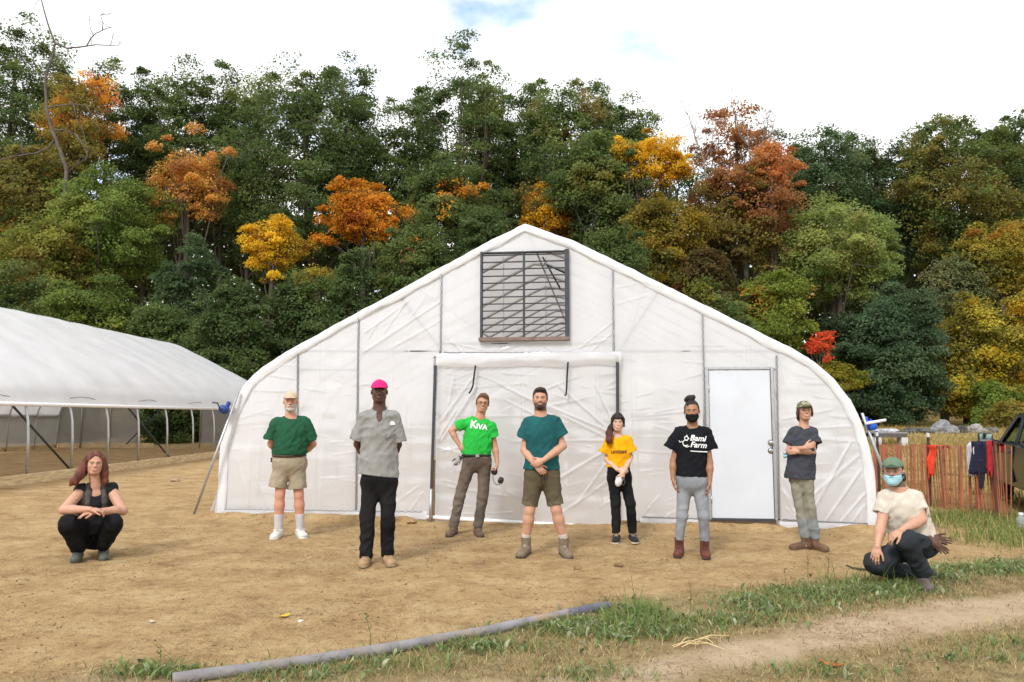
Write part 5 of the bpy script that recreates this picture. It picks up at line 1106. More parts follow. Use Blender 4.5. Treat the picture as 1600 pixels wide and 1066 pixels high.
def man_pink():
    s = Fig('tall man in a grey polo shirt, black trousers and a bright pink cap', 7.95, (590, 876), dict(
        NB=(593, 641.5), SL=(571, 652), SR=(613.5, 652), EL=(558.5, 694, .07), ER=(622, 695, .07), WL=(574, 720, .20), WR=(610, 720, .20),
        HL=(580, 757), HR=(605.5, 757), KL=(574, 806, -.02), KR=(606, 804, -.02), AL=(572.5, 864, .02), AR=(605.5, 862, .02), TL=(567, 880, -.2), TR=(612.5, 878, -.2)), 'dark',
        dict(ua=.046, fa=.040, cw=.16, cd=.11, ww=.155, hw=.155, hd=.11, nr=.062, kn=.05, ca=.045), rotm(0, 0, 0), (592.8, 612, -.03), .94)
    s.body([hnd(s, 'L', (1, .15, -.1), (0, -1, 0), (0, 0, 1)), hnd(s, 'R', (-1, .15, -.1), (0, -1, 0), (0, 0, 1))], dict(nose=1.2), dict(brow=(.01, .006, .005), lips=(.075, .03, .028), flush=.02))
    def post(V):
        V.ell(s.j['NB']-s.b*.105-s.u*.045, (.030, .08, .075), s.RT, .008, 'sub')
    tee = s.tee((.265, .26, .25), (590, 743), (558.5, 689, .02), (623, 691, .02), cw=.182, cd=.13, wr=.192, hr=.208, dp=.66, s0=.075, s1=.082, neck=(.068, .075, .05), seed=51, hemn=-nrm(s.u+s.r*.14), fold=.008, post=post)
    V = s.vol(.0055); j = s.j
    for q in (-1, 1):
        V.seg(j['NB']+s.r*.062*q+s.b*.02+s.u*.025, j['NB']+s.r*.046*q-s.b*.085-s.u*.045, .016, .020, .01, s.u*.5-s.b, .5); V.seg(j['NB']+s.r*.062*q+s.b*.02+s.u*.025, j['NB']+s.r*.02*q+s.b*.075+s.u*.03, .018, .018, .01)
    s.part('collar', V, (.27, .265, .255), parent=tee[0])
    s.printed(tee, [([(-1.0, -.1), (-.2, .9), (.1, .95), (.1, -.2)], .9), ([(.3, .1), (1.1, .4)], .8), ([(-1.2, -.55), (1.3, -.35)], .35)], 613, 662, 3.2, (.75, .75, .74))
    s.printed(tee, [([(-1, .0), (-.8, -.7), (.9, -.6), (1.05, .1)], .08), ([(-1, 0), (1.05, .1)], .16)], 609.5, 679.5, 8, (.20, .195, .18), 'pocket')
    s.printed(tee, [([(0, 1), (.1, 0), (.0, -1)], .14)], 597, 659, 6, (.24, .235, .22), 'placket')
    s.pants((.013, .0125, .013), (590, 737), th=.096, kn=.072, hem=.068, hw=.178, hd=.132, seed=52, fold=.010, hemz=.16, colfn=lambda v, c: c*(1+.5*vnoise(v[:, 0], v[:, 1], v[:, 2], 7, 2))[:, None])
    for q in 'LR': s.shoe(q, (.36, .235, .125), (.26, .19, .12), .30, .085, 1.05, lace=(.22, .14, .08), seed=53, r=.053)
    s.cap((.80, .028, .18), (.72, .024, .15), .068, 1.0)
def man_green():
    s = Fig('man in glasses and bright green t-shirt with one hand on his hip', 9.9, (727, 832), dict(
        NB=(750, 652), SL=(725.5, 662.5), SR=(767, 667), EL=(705, 673, .02), ER=(773, 697, .01), WL=(717.5, 695, -.02), WR=(777, 722, -.04),
        HL=(733.5, 724), HR=(757, 724), KL=(718.5, 776, -.03), KR=(754.5, 776, -.03), AL=(708.5, 821, .02), AR=(747, 820.5, .02), TL=(702, 834.5, -.17), TR=(750.5, 833, -.19)), 'tan',
        dict(ua=.044, fa=.039, cw=.16, cd=.11, ww=.165, wd=.115, hw=.155, nr=.060, kn=.05, ca=.045), rotm(3, 2, 6), (754, 630.5, -.02), .95)
    s.body([hnd(s, 'L', (.55, -.35, -.75), (.3, 1, .2), (.4, -.2, .9), curl=(.7, .8, .9, .9)), hnd(s, 'R', (-.08, -.15, -1), (-.9, -.1, 0), (-.1, -.9, 0), curl=(.9, 1.0, 1.0, 1.05))], dict(nose=1.1), dict(brow=(.12, .07, .04), lips=(.40, .14, .12), smile=.7, flush=.12), wid=.97)
    tee = s.tee((.025, .40, .055), (743.5, 710.5, 0), (713.5, 668.5, .01), (771.5, 683.5, .0), cw=.182, cd=.13, wr=.185, hr=.195, dp=.70, s0=.075, s1=.083, belly=(.2, .03, (.17, .11, .15)), seed=61, fold=.007)
    s.lettering(tee, 'K', 739.8, 663.6, 12.2, (.80, .82, .80), wide=.95, bold=.03, rot=radians(-6)); s.lettering(tee, 'IVA', 752.6, 667.2, 8.0, (.80, .82, .80), wide=1.05, bold=.03, rot=radians(-8), space=.98)
    s.pants((.125, .105, .088), (744, 707), th=.090, kn=.068, hem=.060, hw=.172, hd=.14, seed=62, fold=.008, hemz=.12, colfn=lambda v, c: c*(1-.25*sstep(.25, .9, v[:, 2])[:, None]*np.array([0, .3, .5]))*(1+.3*vnoise(v[:, 0], v[:, 1], v[:, 2], 8, 2))[:, None])
    b = MB().tube([s.P(743.5, 709.5)+s.r*.184*cos(a)+s.b*.138*sin(a)-s.u*.014 for a in np.linspace(0, 2*pi, 33)], .017, 6, False).obj('belt', M_black, s.T, True)
    MB().box(s.P(745.5, 711)-s.b*.152-s.u*.004, (.05, .01, .036), Matrix(s.RT.tolist()), ch=.003).obj('buckle', M_steel, b)
    for q in 'LR': s.shoe(q, (.125, .085, .06), (.05, .04, .035), .30, .14, 1.05, lace=(.2, .15, .1), seed=63, r=.054, name='boot')
    V = s.hairvol(.009, (-.088, .088), (.085, -.05)); H = s.H
    V.ell(H(.004, -.045, .104), np.array([.056, .044, .032]), s.R, .03); s.rough(V, .0075, 55, 6); s.part('hair', V, (.13, .065, .03), M_hair)
    g = MB()
    for q in (-1, 1):
        g.tube([H(q*.033+.024*cos(a), -.104, .000+.016*sin(a)) for a in np.linspace(0, 2*pi, 17)], .0024, 5, False); g.tube([H(q*.057, -.103, .004), H(q*.078, -.06, .006), H(q*.084, .015, .004)], .0022, 5)
    g.tube([H(-.010, -.106, .004), H(.010, -.106, .004)], .0022, 5); g.obj('glasses', M_black, s.T, True)
    return s
def man_teal():
    s = Fig('dark bearded man in a teal t-shirt and olive shorts, legs wide apart', 8.53, (851, 861), dict(
        NB=(845, 650.5), SL=(828, 660.5), SR=(865, 660), EL=(819.5, 703, -.01), ER=(879.5, 697, -.01), WL=(837, 727, -.21), WR=(849, 719.5, -.245),
        HL=(835, 746), HR=(859.5, 746), KL=(827.5, 798, -.03), KR=(869, 797, -.03), AL=(821.5, 843, .02), AR=(881, 843, .02), TL=(813, 862, -.19), TR=(888, 863, -.19)), 'fair',
        dict(ua=.052, fa=.045, th=.085, kn=.058, ca=.060, an=.042, cw=.18, cd=.12, ww=.165, hw=.165, nr=.066), rotm(0, 0, 0), (844, 622.5, -.03), .95)
    s.body([hnd(s, 'L', (.72, -.08, -.70), (.1, 1, -.2), (.6, -.4, .7), curl=(.5, .55, .55, .6)), hnd(s, 'R', (-.93, -.12, -.38), (.0, 1, -.1), (-.2, -.3, .9), curl=(.55, .6, .65, .7))], dict(nose=1.0), dict(beard=((.045, .027, .018), -.052, .8), brow=(.03, .018, .012), lips=(.42, .16, .14), smile=.3), wid=.98)
    tee = s.tee((.016, .088, .092), (846.5, 733), (817, 685, .0), (877.5, 682, .0), cw=.193, cd=.138, wr=.18, hr=.200, dp=.80, s0=.077, s1=.084, seed=71, fold=.006, colfn=lambda v, c: c*(1+.25*vnoise(v[:, 0], v[:, 1], v[:, 2], 5, 2))[:, None])
    s.pants((.105, .088, .055), (847, 726), th=.112, kn=.086, hw=.19, hd=.142, short=dict(L=(828, 789), R=(867.5, 788)), name='shorts', seed=72, fold=.008)
    for q, e in (('L', (828, 786)), ('R', (867.3, 785))):
        V = s.vol(.006); e = s.P(*e); d = nrm(e-s.j['H'+q]); V.seg(e-d*.02, e+d*.028, .091, .091, .01, cap=True); V.seg(e, e+d*.06, .078, .078, .003, op='sub'); s.part('cuff', V, (.14, .115, .07))
    MB().tube([s.P(848, 737)+np.array([0, -.155, 0])+np.array(p) for p in ((-.012, 0, 0), (-.02, -.01, -.06), (-.01, -.01, -.13))], .004, 5).tube([s.P(848, 737)+np.array([0, -.155, 0])+np.array(p) for p in ((.012, 0, 0), (.02, -.01, -.05), (.024, -.01, -.12))], .004, 5).obj('drawstring', M_black, s.T, True)
    for q in 'LR':
        V = s.vol(.0055); a, k = s.j['A'+q], s.j['K'+q]; V.seg(a, lerp(a, k, .20), .047, .050, .01, cap=True); s.part('sock', V, (.50, .46, .42))
        s.shoe(q, (.19, .145, .10), (.06, .05, .042), .31, .19, 1.12, lace=(.30, .25, .18), seed=73, r=.056, name='boot')
    V = s.hairvol(.007, (-.088, .080), (.085, -.055)); H = s.H; V.ell(H(.004, -.045, .098), np.array([.058, .046, .026]), s.R, .03); s.rough(V, .0045, 55, 6); s.part('hair', V, (.028, .017, .012), M_hair)
    V = Vol(s.hc-.2, s.hc+.2, .0048)
    V.ell(H(0, -.060, -.100), np.array([.034, .036, .030]), s.R, .02)
    for q in (-1, 1): V.seg(H(q*.058, .0, -.045), H(q*.045, -.033, -.084), .006, .009, .012); V.seg(H(q*.045, -.033, -.084), H(q*.02, -.064, -.106), .009, .015, .012)
    V.ell(H(0, -.104, -.066), np.array([.024, .022, .012]), s.R, .004, 'sub'); s.rough(V, .003, 60, 3); s.part('beard', V, (.030, .018, .012), M_hair)
def woman_yellow():
    s = Fig('young woman with a side ponytail in a yellow t-shirt and black trousers', 9.37, (975, 842), dict(
        NB=(965, 683), SL=(953, 690.5), SR=(979.5, 689.5), EL=(947.8, 718, .0), ER=(985.5, 714, .0), WL=(965, 734, -.17), WR=(974, 739, -.19),
        HL=(959, 750), HR=(976.5, 750), KL=(962, 787, -.02), KR=(985, 787, -.02), AL=(963, 829, .02), AR=(988.5, 829, .02), TL=(961, 843, -.18), TR=(993.5, 844, -.17)), 'light',
        dict(ua=.036, fa=.032, wr=.022, th=.065, kn=.044, ca=.040, an=.030, cw=.13, cd=.09, ww=.12, wd=.085, hw=.118, hd=.095, nr=.047), rotm(2, 0, 2), (965.3, 660, -.03), .90)
    s.body([hnd(s, 'L', (.95, -.1, -.25), (0, 1, -.1), (.2, -.3, .9), curl=(.5, .55, .6, .6), s=.88), hnd(s, 'R', (-.35, -.08, -.95), (-.2, 1, 0), (-.8, -.4, .2), curl=(.5, .55, .6, .6), s=.88)], dict(nose=.8), dict(lips=(.50, .20, .18), smile=.2, flush=.08), wid=.97)
    tee = s.tee((.74, .36, .008), (965, 729.5), (944.5, 708.5, .0), (987, 705.5, .0), cw=.142, cd=.108, wr=.135, hr=.150, dp=.80, s0=.062, s1=.078, neck=(.06, .066, .045), seed=81, fold=.006)
    s.lettering(tee, 'unites', 967, 705, 6.6, (.14, .05, .012), wide=1.12, bold=.022, rot=radians(2))
    s.pants((.012, .012, .013), (965.5, 723), th=.080, kn=.058, hem=.054, hw=.140, hd=.115, seed=82, fold=.006, hemz=.14, colfn=lambda v, c: c*(1+.5*vnoise(v[:, 0], v[:, 1], v[:, 2], 8, 2))[:, None])
    for q in 'LR': s.shoe(q, (.018, .018, .02), (.55, .50, .42), .25, .085, .92, lace=(.4, .4, .4), seed=83, r=.045)
    V = s.hairvol(.009, (-.090, .06), (.085, -.07)); H = s.H
    for q in (-1, 1): V.seg(H(q*.074, -.03, .05), H(q*.077, -.02, -.05), .012, .010, .012); V.seg(H(q*.050, -.080, .075), H(q*.070, -.055, .01), .016, .010, .012)
    V.seg(H(-.05, -.078, .066), H(.05, -.078, .066), .012, .012, .012); V.seg(H(-.035, -.086, .052), H(.035, -.086, .052), .007, .007, .008)
    V.ell(H(.012, -.11, -.02), np.array([.052, .06, .055]), s.R, .008, 'sub')
    for a, b, r0, r1 in (((-.05, .05, -.02), (-.085, .0, -.08), .035, .036), ((-.085, .0, -.08), (-.105, -.06, -.15), .036, .042), ((-.105, -.06, -.15), (-.105, -.10, -.24), .042, .040), ((-.105, -.10, -.24), (-.09, -.105, -.32), .040, .016)): V.seg(H(*a), H(*b), r0, r1, .02)
    s.rough(V, .004, 40, 7); s.part('hair', V, (.020, .011, .010), M_hair, colfn=lambda v, c: c+np.array([.085, .012, .008])*sstep(-.04, -.16, ((v-s.hc)@s.R)[:, 2])[:, None])
    return s
def woman_black():
    s = Fig('woman with hair in a bun, black t-shirt, black mask and grey jeans', 8.45, (1081, 863), dict(
        NB=(1082, 667.5), SL=(1064, 678), SR=(1100.5, 678), EL=(1052.5, 720, .0), ER=(1108.5, 723, .0), WL=(1051.5, 748, -.04), WR=(1109, 752, -.04),
        HL=(1069.5, 757), HR=(1093.5, 757), KL=(1066, 805, -.03), KR=(1099, 805, -.03), AL=(1061, 843, .02), AR=(1101, 845, .02), TL=(1058, 862, -.18), TR=(1104, 866, -.18)), 'brown',
        dict(ua=.046, fa=.040, wr=.026, th=.075, kn=.047, ca=.042, an=.034, cw=.15, cd=.115, ww=.15, wd=.12, hw=.165, hd=.125, nr=.056), rotm(-1, 0, -2), (1081, 642.5, -.03), .94)
    s.skin = np.array((.33, .165, .09))
    s.body([hnd(s, 'L', (.10, -.18, -1), (1, .1, .1), (.15, -1, -.1), curl=(.4, .45, .5, .55), s=.95), hnd(s, 'R', (-.02, -.18, -1), (-1, .1, .1), (-.15, -1, -.1), curl=(.4, .45, .5, .55), s=.95)], dict(nose=.9), dict(brow=(.02, .012, .01), flush=.03), wid=.99)
    tee = s.tee((.010, .011, .014), (1081, 744), (1048.5, 702, .0), (1110, 705, .0), cw=.172, cd=.135, wr=.168, hr=.180, dp=.78, s0=.076, s1=.088, neck=(.066, .07, .045), seed=91, fold=.007)
    kw = dict(shear=.25, bold=.026, rot=radians(-4), col=(.78, .79, .80))
    s.lettering(tee, 'Bami', 1090, 684.8, 8.6, **kw); s.lettering(tee, 'Farm', 1091, 695.0, 8.6, **kw)
    s.printed(tee, [([(-1.1, -.62), (0, -.7), (1.2, -.75)], .13)], 1091, 697, 11, (.75, .76, .77), 'underline')
    ring = lambda cx, cy, r, a0=0, a1=2*pi: [(cx+r*cos(a), cy+r*sin(a)) for a in np.linspace(a0, a1, 12)]
    s.printed(tee, [(ring(.1, .9, .45), .18), (ring(-.1, -.25, .7, .9, 5.6), .2), ([(-.9, .1), (-1.5, -.1), (-1.7, .3)], .2), ([(.3, .5), (.8, .9)], .16), ([(-.6, -.9), (.2, -1.25), (.8, -1.0)], .2), ([(.1, 1.3), (.3, 1.7)], .16)], 1072, 690, 6.2, (.75, .76, .77))
    s.pants((.235, .25, .275), (1081.5, 737), th=.085, kn=.060, hem=.048, hw=.168, hd=.135, seed=92, fold=.0045, hemz=.07, colfn=lambda v, c: c*(1+.16*vnoise(v[:, 0], v[:, 1], v[:, 2], 7, 2))[:, None])
    for q in 'LR': s.shoe(q, (.13, .038, .026), (.07, .05, .04), .26, .19, .98, lace=(.05, .02, .015), seed=93, r=.05, name='boot')
    V = s.hairvol(.006, (-.088, .078), (.085, -.065)); H = s.H; V.ell(H(-.012, .03, .150), np.array([.050, .048, .036]), s.R, .012); V.ell(H(-.05, .03, .135), np.array([.03, .03, .03]), s.R, .01); V.ell(H(.025, .03, .162), np.array([.026, .03, .024]), s.R, .01)
    s.rough(V, .004, 48, 8); s.part('hair', V, (.014, .010, .009), M_hair)
    s.mask((.012, .012, .014), pleats=False)
def woman_capgrey():
    s = Fig('smiling woman in a camouflage cap and charcoal t-shirt, arms crossed, looking to the right', 8.9, (1263, 852), dict(
        NB=(1255.5, 668, .01), SL=(1241, 678, -.02), SR=(1267, 676, .04), EL=(1232.5, 704, -.06), ER=(1270, 706, -.03), WL=(1257, 700, -.215), WR=(1246, 706, -.175),
        HL=(1243.5, 750), HR=(1260, 750), KL=(1249, 789, -.05), KR=(1265.5, 792, -.02), AL=(1258, 837, -.03), AR=(1273, 838, .03), TL=(1234, 850, -.17), TR=(1293, 855, -.14)), 'fair',
        dict(ua=.040, fa=.036, wr=.024, th=.052, kn=.042, ca=.038, an=.033, cw=.135, cd=.095, ww=.125, wd=.085, hw=.116, hd=.080, nr=.050), rotm(12, 4, -3), (1257.5, 642, -.02), .91)
    s.body([hnd(s, 'L', (.90, -.1, .38), (.1, 1, -.1), (-.3, -.2, .9), curl=(.5, .55, .6, .65), s=.9, spread=.03), hnd(s, 'R', (-.98, .2, -.05), (.1, 1, 0), (0, -.2, .9), curl=(.5, .5, .5, .5), s=.9)], dict(nose=.95), dict(brow=(.07, .04, .025), lips=(.48, .16, .14), smile=.55), wid=.96)
    tee = s.tee((.052, .055, .068), (1250, 748), (1234, 694.5, -.04), (1271.5, 692.5, .01), cw=.152, cd=.115, wr=.148, hr=.172, dp=.82, s0=.068, s1=.080, neck=(.062, .068, .048), seed=101, fold=.008, hemn=-nrm(s.u-s.r*.03))
    def jeans(v, c):
        m = sstep(.40, .30, v[:, 2])[:, None]; c = np.array((.235, .225, .175))*(1-m)+np.array((.215, .23, .235))*m
        return c*(1+.10*vnoise(v[:, 0], v[:, 1], v[:, 2], 11, 2))[:, None]
    s.pants((.235, .235, .185), (1251, 740), th=.074, kn=.056, hem=.052, hw=.134, hd=.096, seed=102, fold=.010, hemz=.12, colfn=jeans)
    for q in 'LR': s.shoe(q, (.16, .085, .048) if q == 'R' else (.12, .065, .042), (.10, .065, .045), .27, .15, .98, lace=(.2, .13, .08), seed=103, r=.052, name='boot')
    def camo(Lc, c):
        n = vnoise(Lc[:, 0], Lc[:, 1], Lc[:, 2], 38, 4); c[:] = np.where((n > .18)[:, None], (.055, .075, .04), np.where((n < -.22)[:, None], (.30, .28, .20), (.15, .15, .085))); c[Lc[:, 1] < -.095] = (.07, .08, .05); return c
    s.cap((.15, .15, .09), None, .066, .95, colfn=camo)
    V = s.hairvol(.012, (-.04, .02), (.09, -.085), sideburn=False); V.plane(s.H(0, -.045, .0), s.R@np.array([0, -1., -.5])); V.plane(s.H(0, 0, .05), s.R@np.array([0, 0, 1.]))
    for q in (-1, 1): V.seg(s.H(q*.078, -.030, .03), s.H(q*.082, -.010, -.045), .014, .010, .012); V.ell(s.H(q*.080, .030, -.03), np.array([.014, .035, .045]), s.R, .012)
    V.seg(s.H(-.02, .095, .0), s.H(-.05, .115, -.075), .034, .026, .02); V.seg(s.H(-.05, .115, -.075), s.H(-.055, .10, -.13), .026, .010, .02); s.rough(V, .005, 40, 3); s.part('hair', V, (.075, .038, .022), M_hair)
    return s
def man_kneeling():
    s = Fig('man kneeling at the right in cream t-shirt, green cap and light blue mask', 7.03, (1412, 903), dict(
        NB=(1405, 764, -.02), SL=(1385.5, 779, -.06), SR=(1429, 776.5, .02), EL=(1377, 819, -.15), ER=(1440, 812, -.06), WL=(1371, 854, -.27), WR=(1409, 829, -.30),
        HL=(1419, 854, .12), HR=(1444, 853, .14), KL=(1366, 881, -.18), KR=(1414, 843, -.26), AL=(1415, 897, .28), AR=(1442, 893, -.04), TL=(1418, 905, .46), TR=(1450, 906, -.25)), 'fair',
        dict(ua=.052, fa=.044, wr=.028, th=.088, kn=.054, ca=.046, cw=.18, cd=.12, ww=.165, wd=.12, hw=.17, hd=.13, nr=.064), rotm(-6, 0, 0), (1395, 736, -.07), .97)
    s.body([hnd(s, 'L', (-.25, -.25, -.92), (.15, 1, -.3), (.9, -.2, -.2), curl=(.35, .4, .45, .45), spread=.09), hnd(s, 'R', (-.78, -.18, -.52), (-.2, .4, -.8), (-.45, -.6, .3), curl=(.4, .45, .5, .5), spread=.08)], dict(nose=1.0), dict(brow=(.05, .03, .02), beard=((.05, .03, .02), -.03, .8)), wid=.99)
    tee = s.tee((.56, .51, .43), (1426, 843, .10), (1377.5, 802, -.10), (1437.5, 797, -.02), cw=.19, cd=.14, wr=.185, hr=.205, dp=.72, s0=.070, s1=.068, neck=(.07, .074, .05), seed=111, fold=.006, hemn=-nrm(s.u+s.r*.18))
    s.pants((.030, .036, .042), (1432, 842, .12), th=.112, kn=.086, hem=.074, hw=.185, hd=.15, seed=112, fold=.012, hemz=.14, colfn=lambda v, c: c*(1+.4*vnoise(v[:, 0], v[:, 1], v[:, 2], 6, 2))[:, None])
    s.shoe('R', (.115, .090, .080), (.05, .045, .04), .30, .14, 1.08, lace=(.2, .17, .14), seed=113, r=.056, name='boot')
    a = s.j['AL']; V = s.vol(.006); V.seg(a-np.array([.02, .06, 0]), a+np.array([.03, .1, .02]), .062, .046, .02); V.seg(a+np.array([.03, .09, .05]), a+np.array([.04, .13, -.02]), .044, .040, .02); V.plane((0, 0, .0), (0, 0, -1)); s.part('boot', V, (.10, .08, .07), M_leather)
    s.cap((.135, .20, .135), (.060, .085, .062), .055, .92)
    V = s.hairvol(.010, (-.02, .03), (.085, -.085)); V.plane(s.H(0, -.035, .0), s.R@np.array([0, -1., 0])); V.plane(s.H(0, 0, .05), s.R@np.array([0, 0, 1.])); V.ell(s.H(.07, .03, -.055), np.array([.03, .04, .045]), s.R, .015); V.ell(s.H(0, -.07, -.03), np.array([.074, .06, .1]), s.R, .008, 'sub'); s.rough(V, .007, 36, 3); s.part('hair', V, (.035, .018, .012), M_hair)
    s.mask((.36, .60, .68))
    s.printed(tee, [([(-1, .2), (-.3, 0), (.4, .2), (1, .05)], .3)], 1439, 799, 3.5, (.05, .05, .055), 'tattoo') if False else None
    return s
woman_squatting(); man_beard(); man_pink(); F_GREEN = man_green(); man_teal(); F_YEL = woman_yellow(); woman_black(); F_CAM = woman_capgrey(); F_KNEEL = man_kneeling()
# ================================================================== small things
def fig_obj(F, name, label, cat, V=None, col=None, m=None, mb=None, **k):
    """a thing held by or hanging on a figure: top level, in the figure's own axes"""
    t = thing(name, label, cat, tuple(F.root), -F.va)
    return t
# gloves sticking out of the kneeling man's back pocket
Fg = F_KNEEL; t = fig_obj(Fg, 'work_gloves', "brown work gloves sticking out of the kneeling man's back pocket", 'gloves')
for k, (a, b, c) in enumerate(((( 1456, 846, .02), (.75, -.1, -.62), (.4, .3, 1)), ((1457, 842, .07), (.95, 0, -.1), (.2, -.2, 1)))):
    w = Fg.P(*a); V = Vol(w-.2, w+.26, .0055); hand(V, w, b, (0, -1, 0) if k else (-.2, 1, 0), c, curl=(.3, .35, .3, .45), s=.95, spread=.06)
    V.seg(w-nrm(b)*.06, w+nrm(b)*.03, .034, .036, .02); V.folds(lambda p: .003*vnoise(p[:, 0], p[:, 1], p[:, 2], 40, 2)); Fg.part('glove', V, (.105, .058, .040), M_leather, t)
# ear defenders and gloves of the man in green
Fg = F_GREEN; t = fig_obj(Fg, 'ear_defenders', 'black ear defenders held by their band in the hand of the man in green', 'ear defenders')
a, b = Fg.P(772, 737, -.06), Fg.P(783, 751, -.03)
for p, d in ((a, (-.8, -.6, .2)), (b, (.8, -.5, -.2))):
    M = Vector(d).to_track_quat('Z', 'Y').to_matrix(); MB().lathe(p, [(.02, -.03), (.042, -.024), (.046, 0), (.038, .018), (.02, .024)], 16, M).obj('ear_cup', mat('black_plastic', (.02, .02, .022), .45), t, 'auto')
MB().tube([a, Fg.P(770, 745, -.08), Fg.P(771.5, 753, -.09), Fg.P(776, 757.5, -.09), Fg.P(781, 757, -.06), b], .008, 8).obj('head_band', mat('grey_band', (.22, .22, .23), .5), t, True)
t = fig_obj(Fg, 'work_gloves', 'grey and white work gloves hanging at the hip of the man in green', 'gloves')
w = Fg.P(719.5, 714, -.04); V = Vol(w-.22, w+.2, .0055); hand(V, w, (-.45, -.25, -.85), (0, 1, .2), (-.9, -.2, .1), curl=(.6, .7, .8, .8), s=.95); V.seg(w, w+np.array([.03, .01, .02]), .03, .03, .02)
V.folds(lambda p: .004*vnoise(p[:, 0], p[:, 1], p[:, 2], 40, 2)); Fg.part('glove', V, (.33, .32, .30), M_leather, t, colfn=lambda v, c: np.where((vnoise(v[:, 0], v[:, 1], v[:, 2], 22, 4) > .05)[:, None], c, np.array([.05, .05, .05])))
# cup mask in the hand of the woman in yellow
Fg = F_YEL; t = fig_obj(Fg, 'face_mask', 'white cup mask hanging from the hand of the woman in yellow', 'mask'); c = Fg.P(966.5, 753, -.22)
V = Vol(c-.12, c+.12, .005); V.ell(c, (.042, .035, .058), rotm(0, 0, 12), .01); V.ell(c+np.array([.01, .03, 0]), (.036, .035, .050), rotm(0, 0, 12), .006, 'sub'); Fg.part('mask', V, (.66, .65, .66), parent=t)
p = Fg.P(973.5, 752, -.21); MB().tube([p+np.array([.022*cos(q), 0, .045*sin(q)]) for q in np.linspace(0, 2*pi, 17)], .006, 6, False).obj('strap', mat('dark_elastic', (.05, .055, .07), .7), t, True)
Fg = F_CAM; t = fig_obj(Fg, 'face_mask', 'pale blue surgical mask dangling beside the elbow of the woman in the camouflage cap', 'mask'); c = Fg.P(1228.5, 711.5, -.02)
mb = MB(); mb.grid(lambda u, v: tuple(c+np.array([u*.032, .012*sin(v*5)-.01*abs(u), v*.030+.006*sin(u*4)])), [k/6-1 for k in range(13)], [k/5-1 for k in range(11)])
o = mb.obj('mask', mat('surgical_blue', (.38, .58, .64), .8), t, True); o.modifiers.new('Solidify', 'SOLIDIFY').thickness = .003
MB().tube([c+np.array(q) for q in ((.03, -.005, .02), (.045, -.01, .05), (.06, -.03, .065), (.05, -.02, .03), (.03, -.005, -.01))], .0018, 5).obj('ear_loop', M_whitepipe, t, True)

# drain pipe across the foreground
def pipe():
    P = [Vector((p.x, p.y, ground_z(p.x, p.y)+.026)) for p in PIPE]; D = []
    for i in range(len(P)-1):
        for q in range(6): D.append(P[i].lerp(P[i+1], q/6)+Vector((0, .006*sin(i*2+q), 0)))
    D.append(P[-1]); b = P[0]; D = [d-b for d in D]
    t = thing('drain_pipe', 'long grey plastic pipe lying between the bare soil and the grass in the foreground', 'pipe', b)
    mp_ = mat('grey_pvc', (.225, .210, .215), .55, var=.25, vs=5, bump=.15, bs=30, dirt=(.33, .225, .135, 1.0), ds=2.2)
    MB().tube(D, .035, 18, False).obj('tube', mp_, t, True)
    MB().tube([D[k]*1.0 for k in range(len(D))], .031, 14, False).obj('bore', M_dark, t, True)
    k = 12; a, c = D[k], D[k+1]; d = (c-a).normalized(); MB().tube([a-d*.09, a-d*.085, a+d*.085, a+d*.09], [.036, .0385, .0385, .036], 18).obj('coupling', mp_, t, True)
    e = D[-1]; d = (D[-1]-D[-3]).normalized(); MB().tube([e-d*.42, e-d*.415, e-d*.02], [.0355, .0375, .0375], 18, False).obj('end_sleeve', mat('blue_black_pvc', (.10, .105, .14), .5, var=.3, vs=8, dirt=(.25, .18, .12, .6), ds=5), t, True)
    MB().tube([e-d*.01, e-d*.004], [.0375, .032], 18, False).obj('rim', mat('cut_edge', (.45, .42, .40), .6), t, True)
pipe()

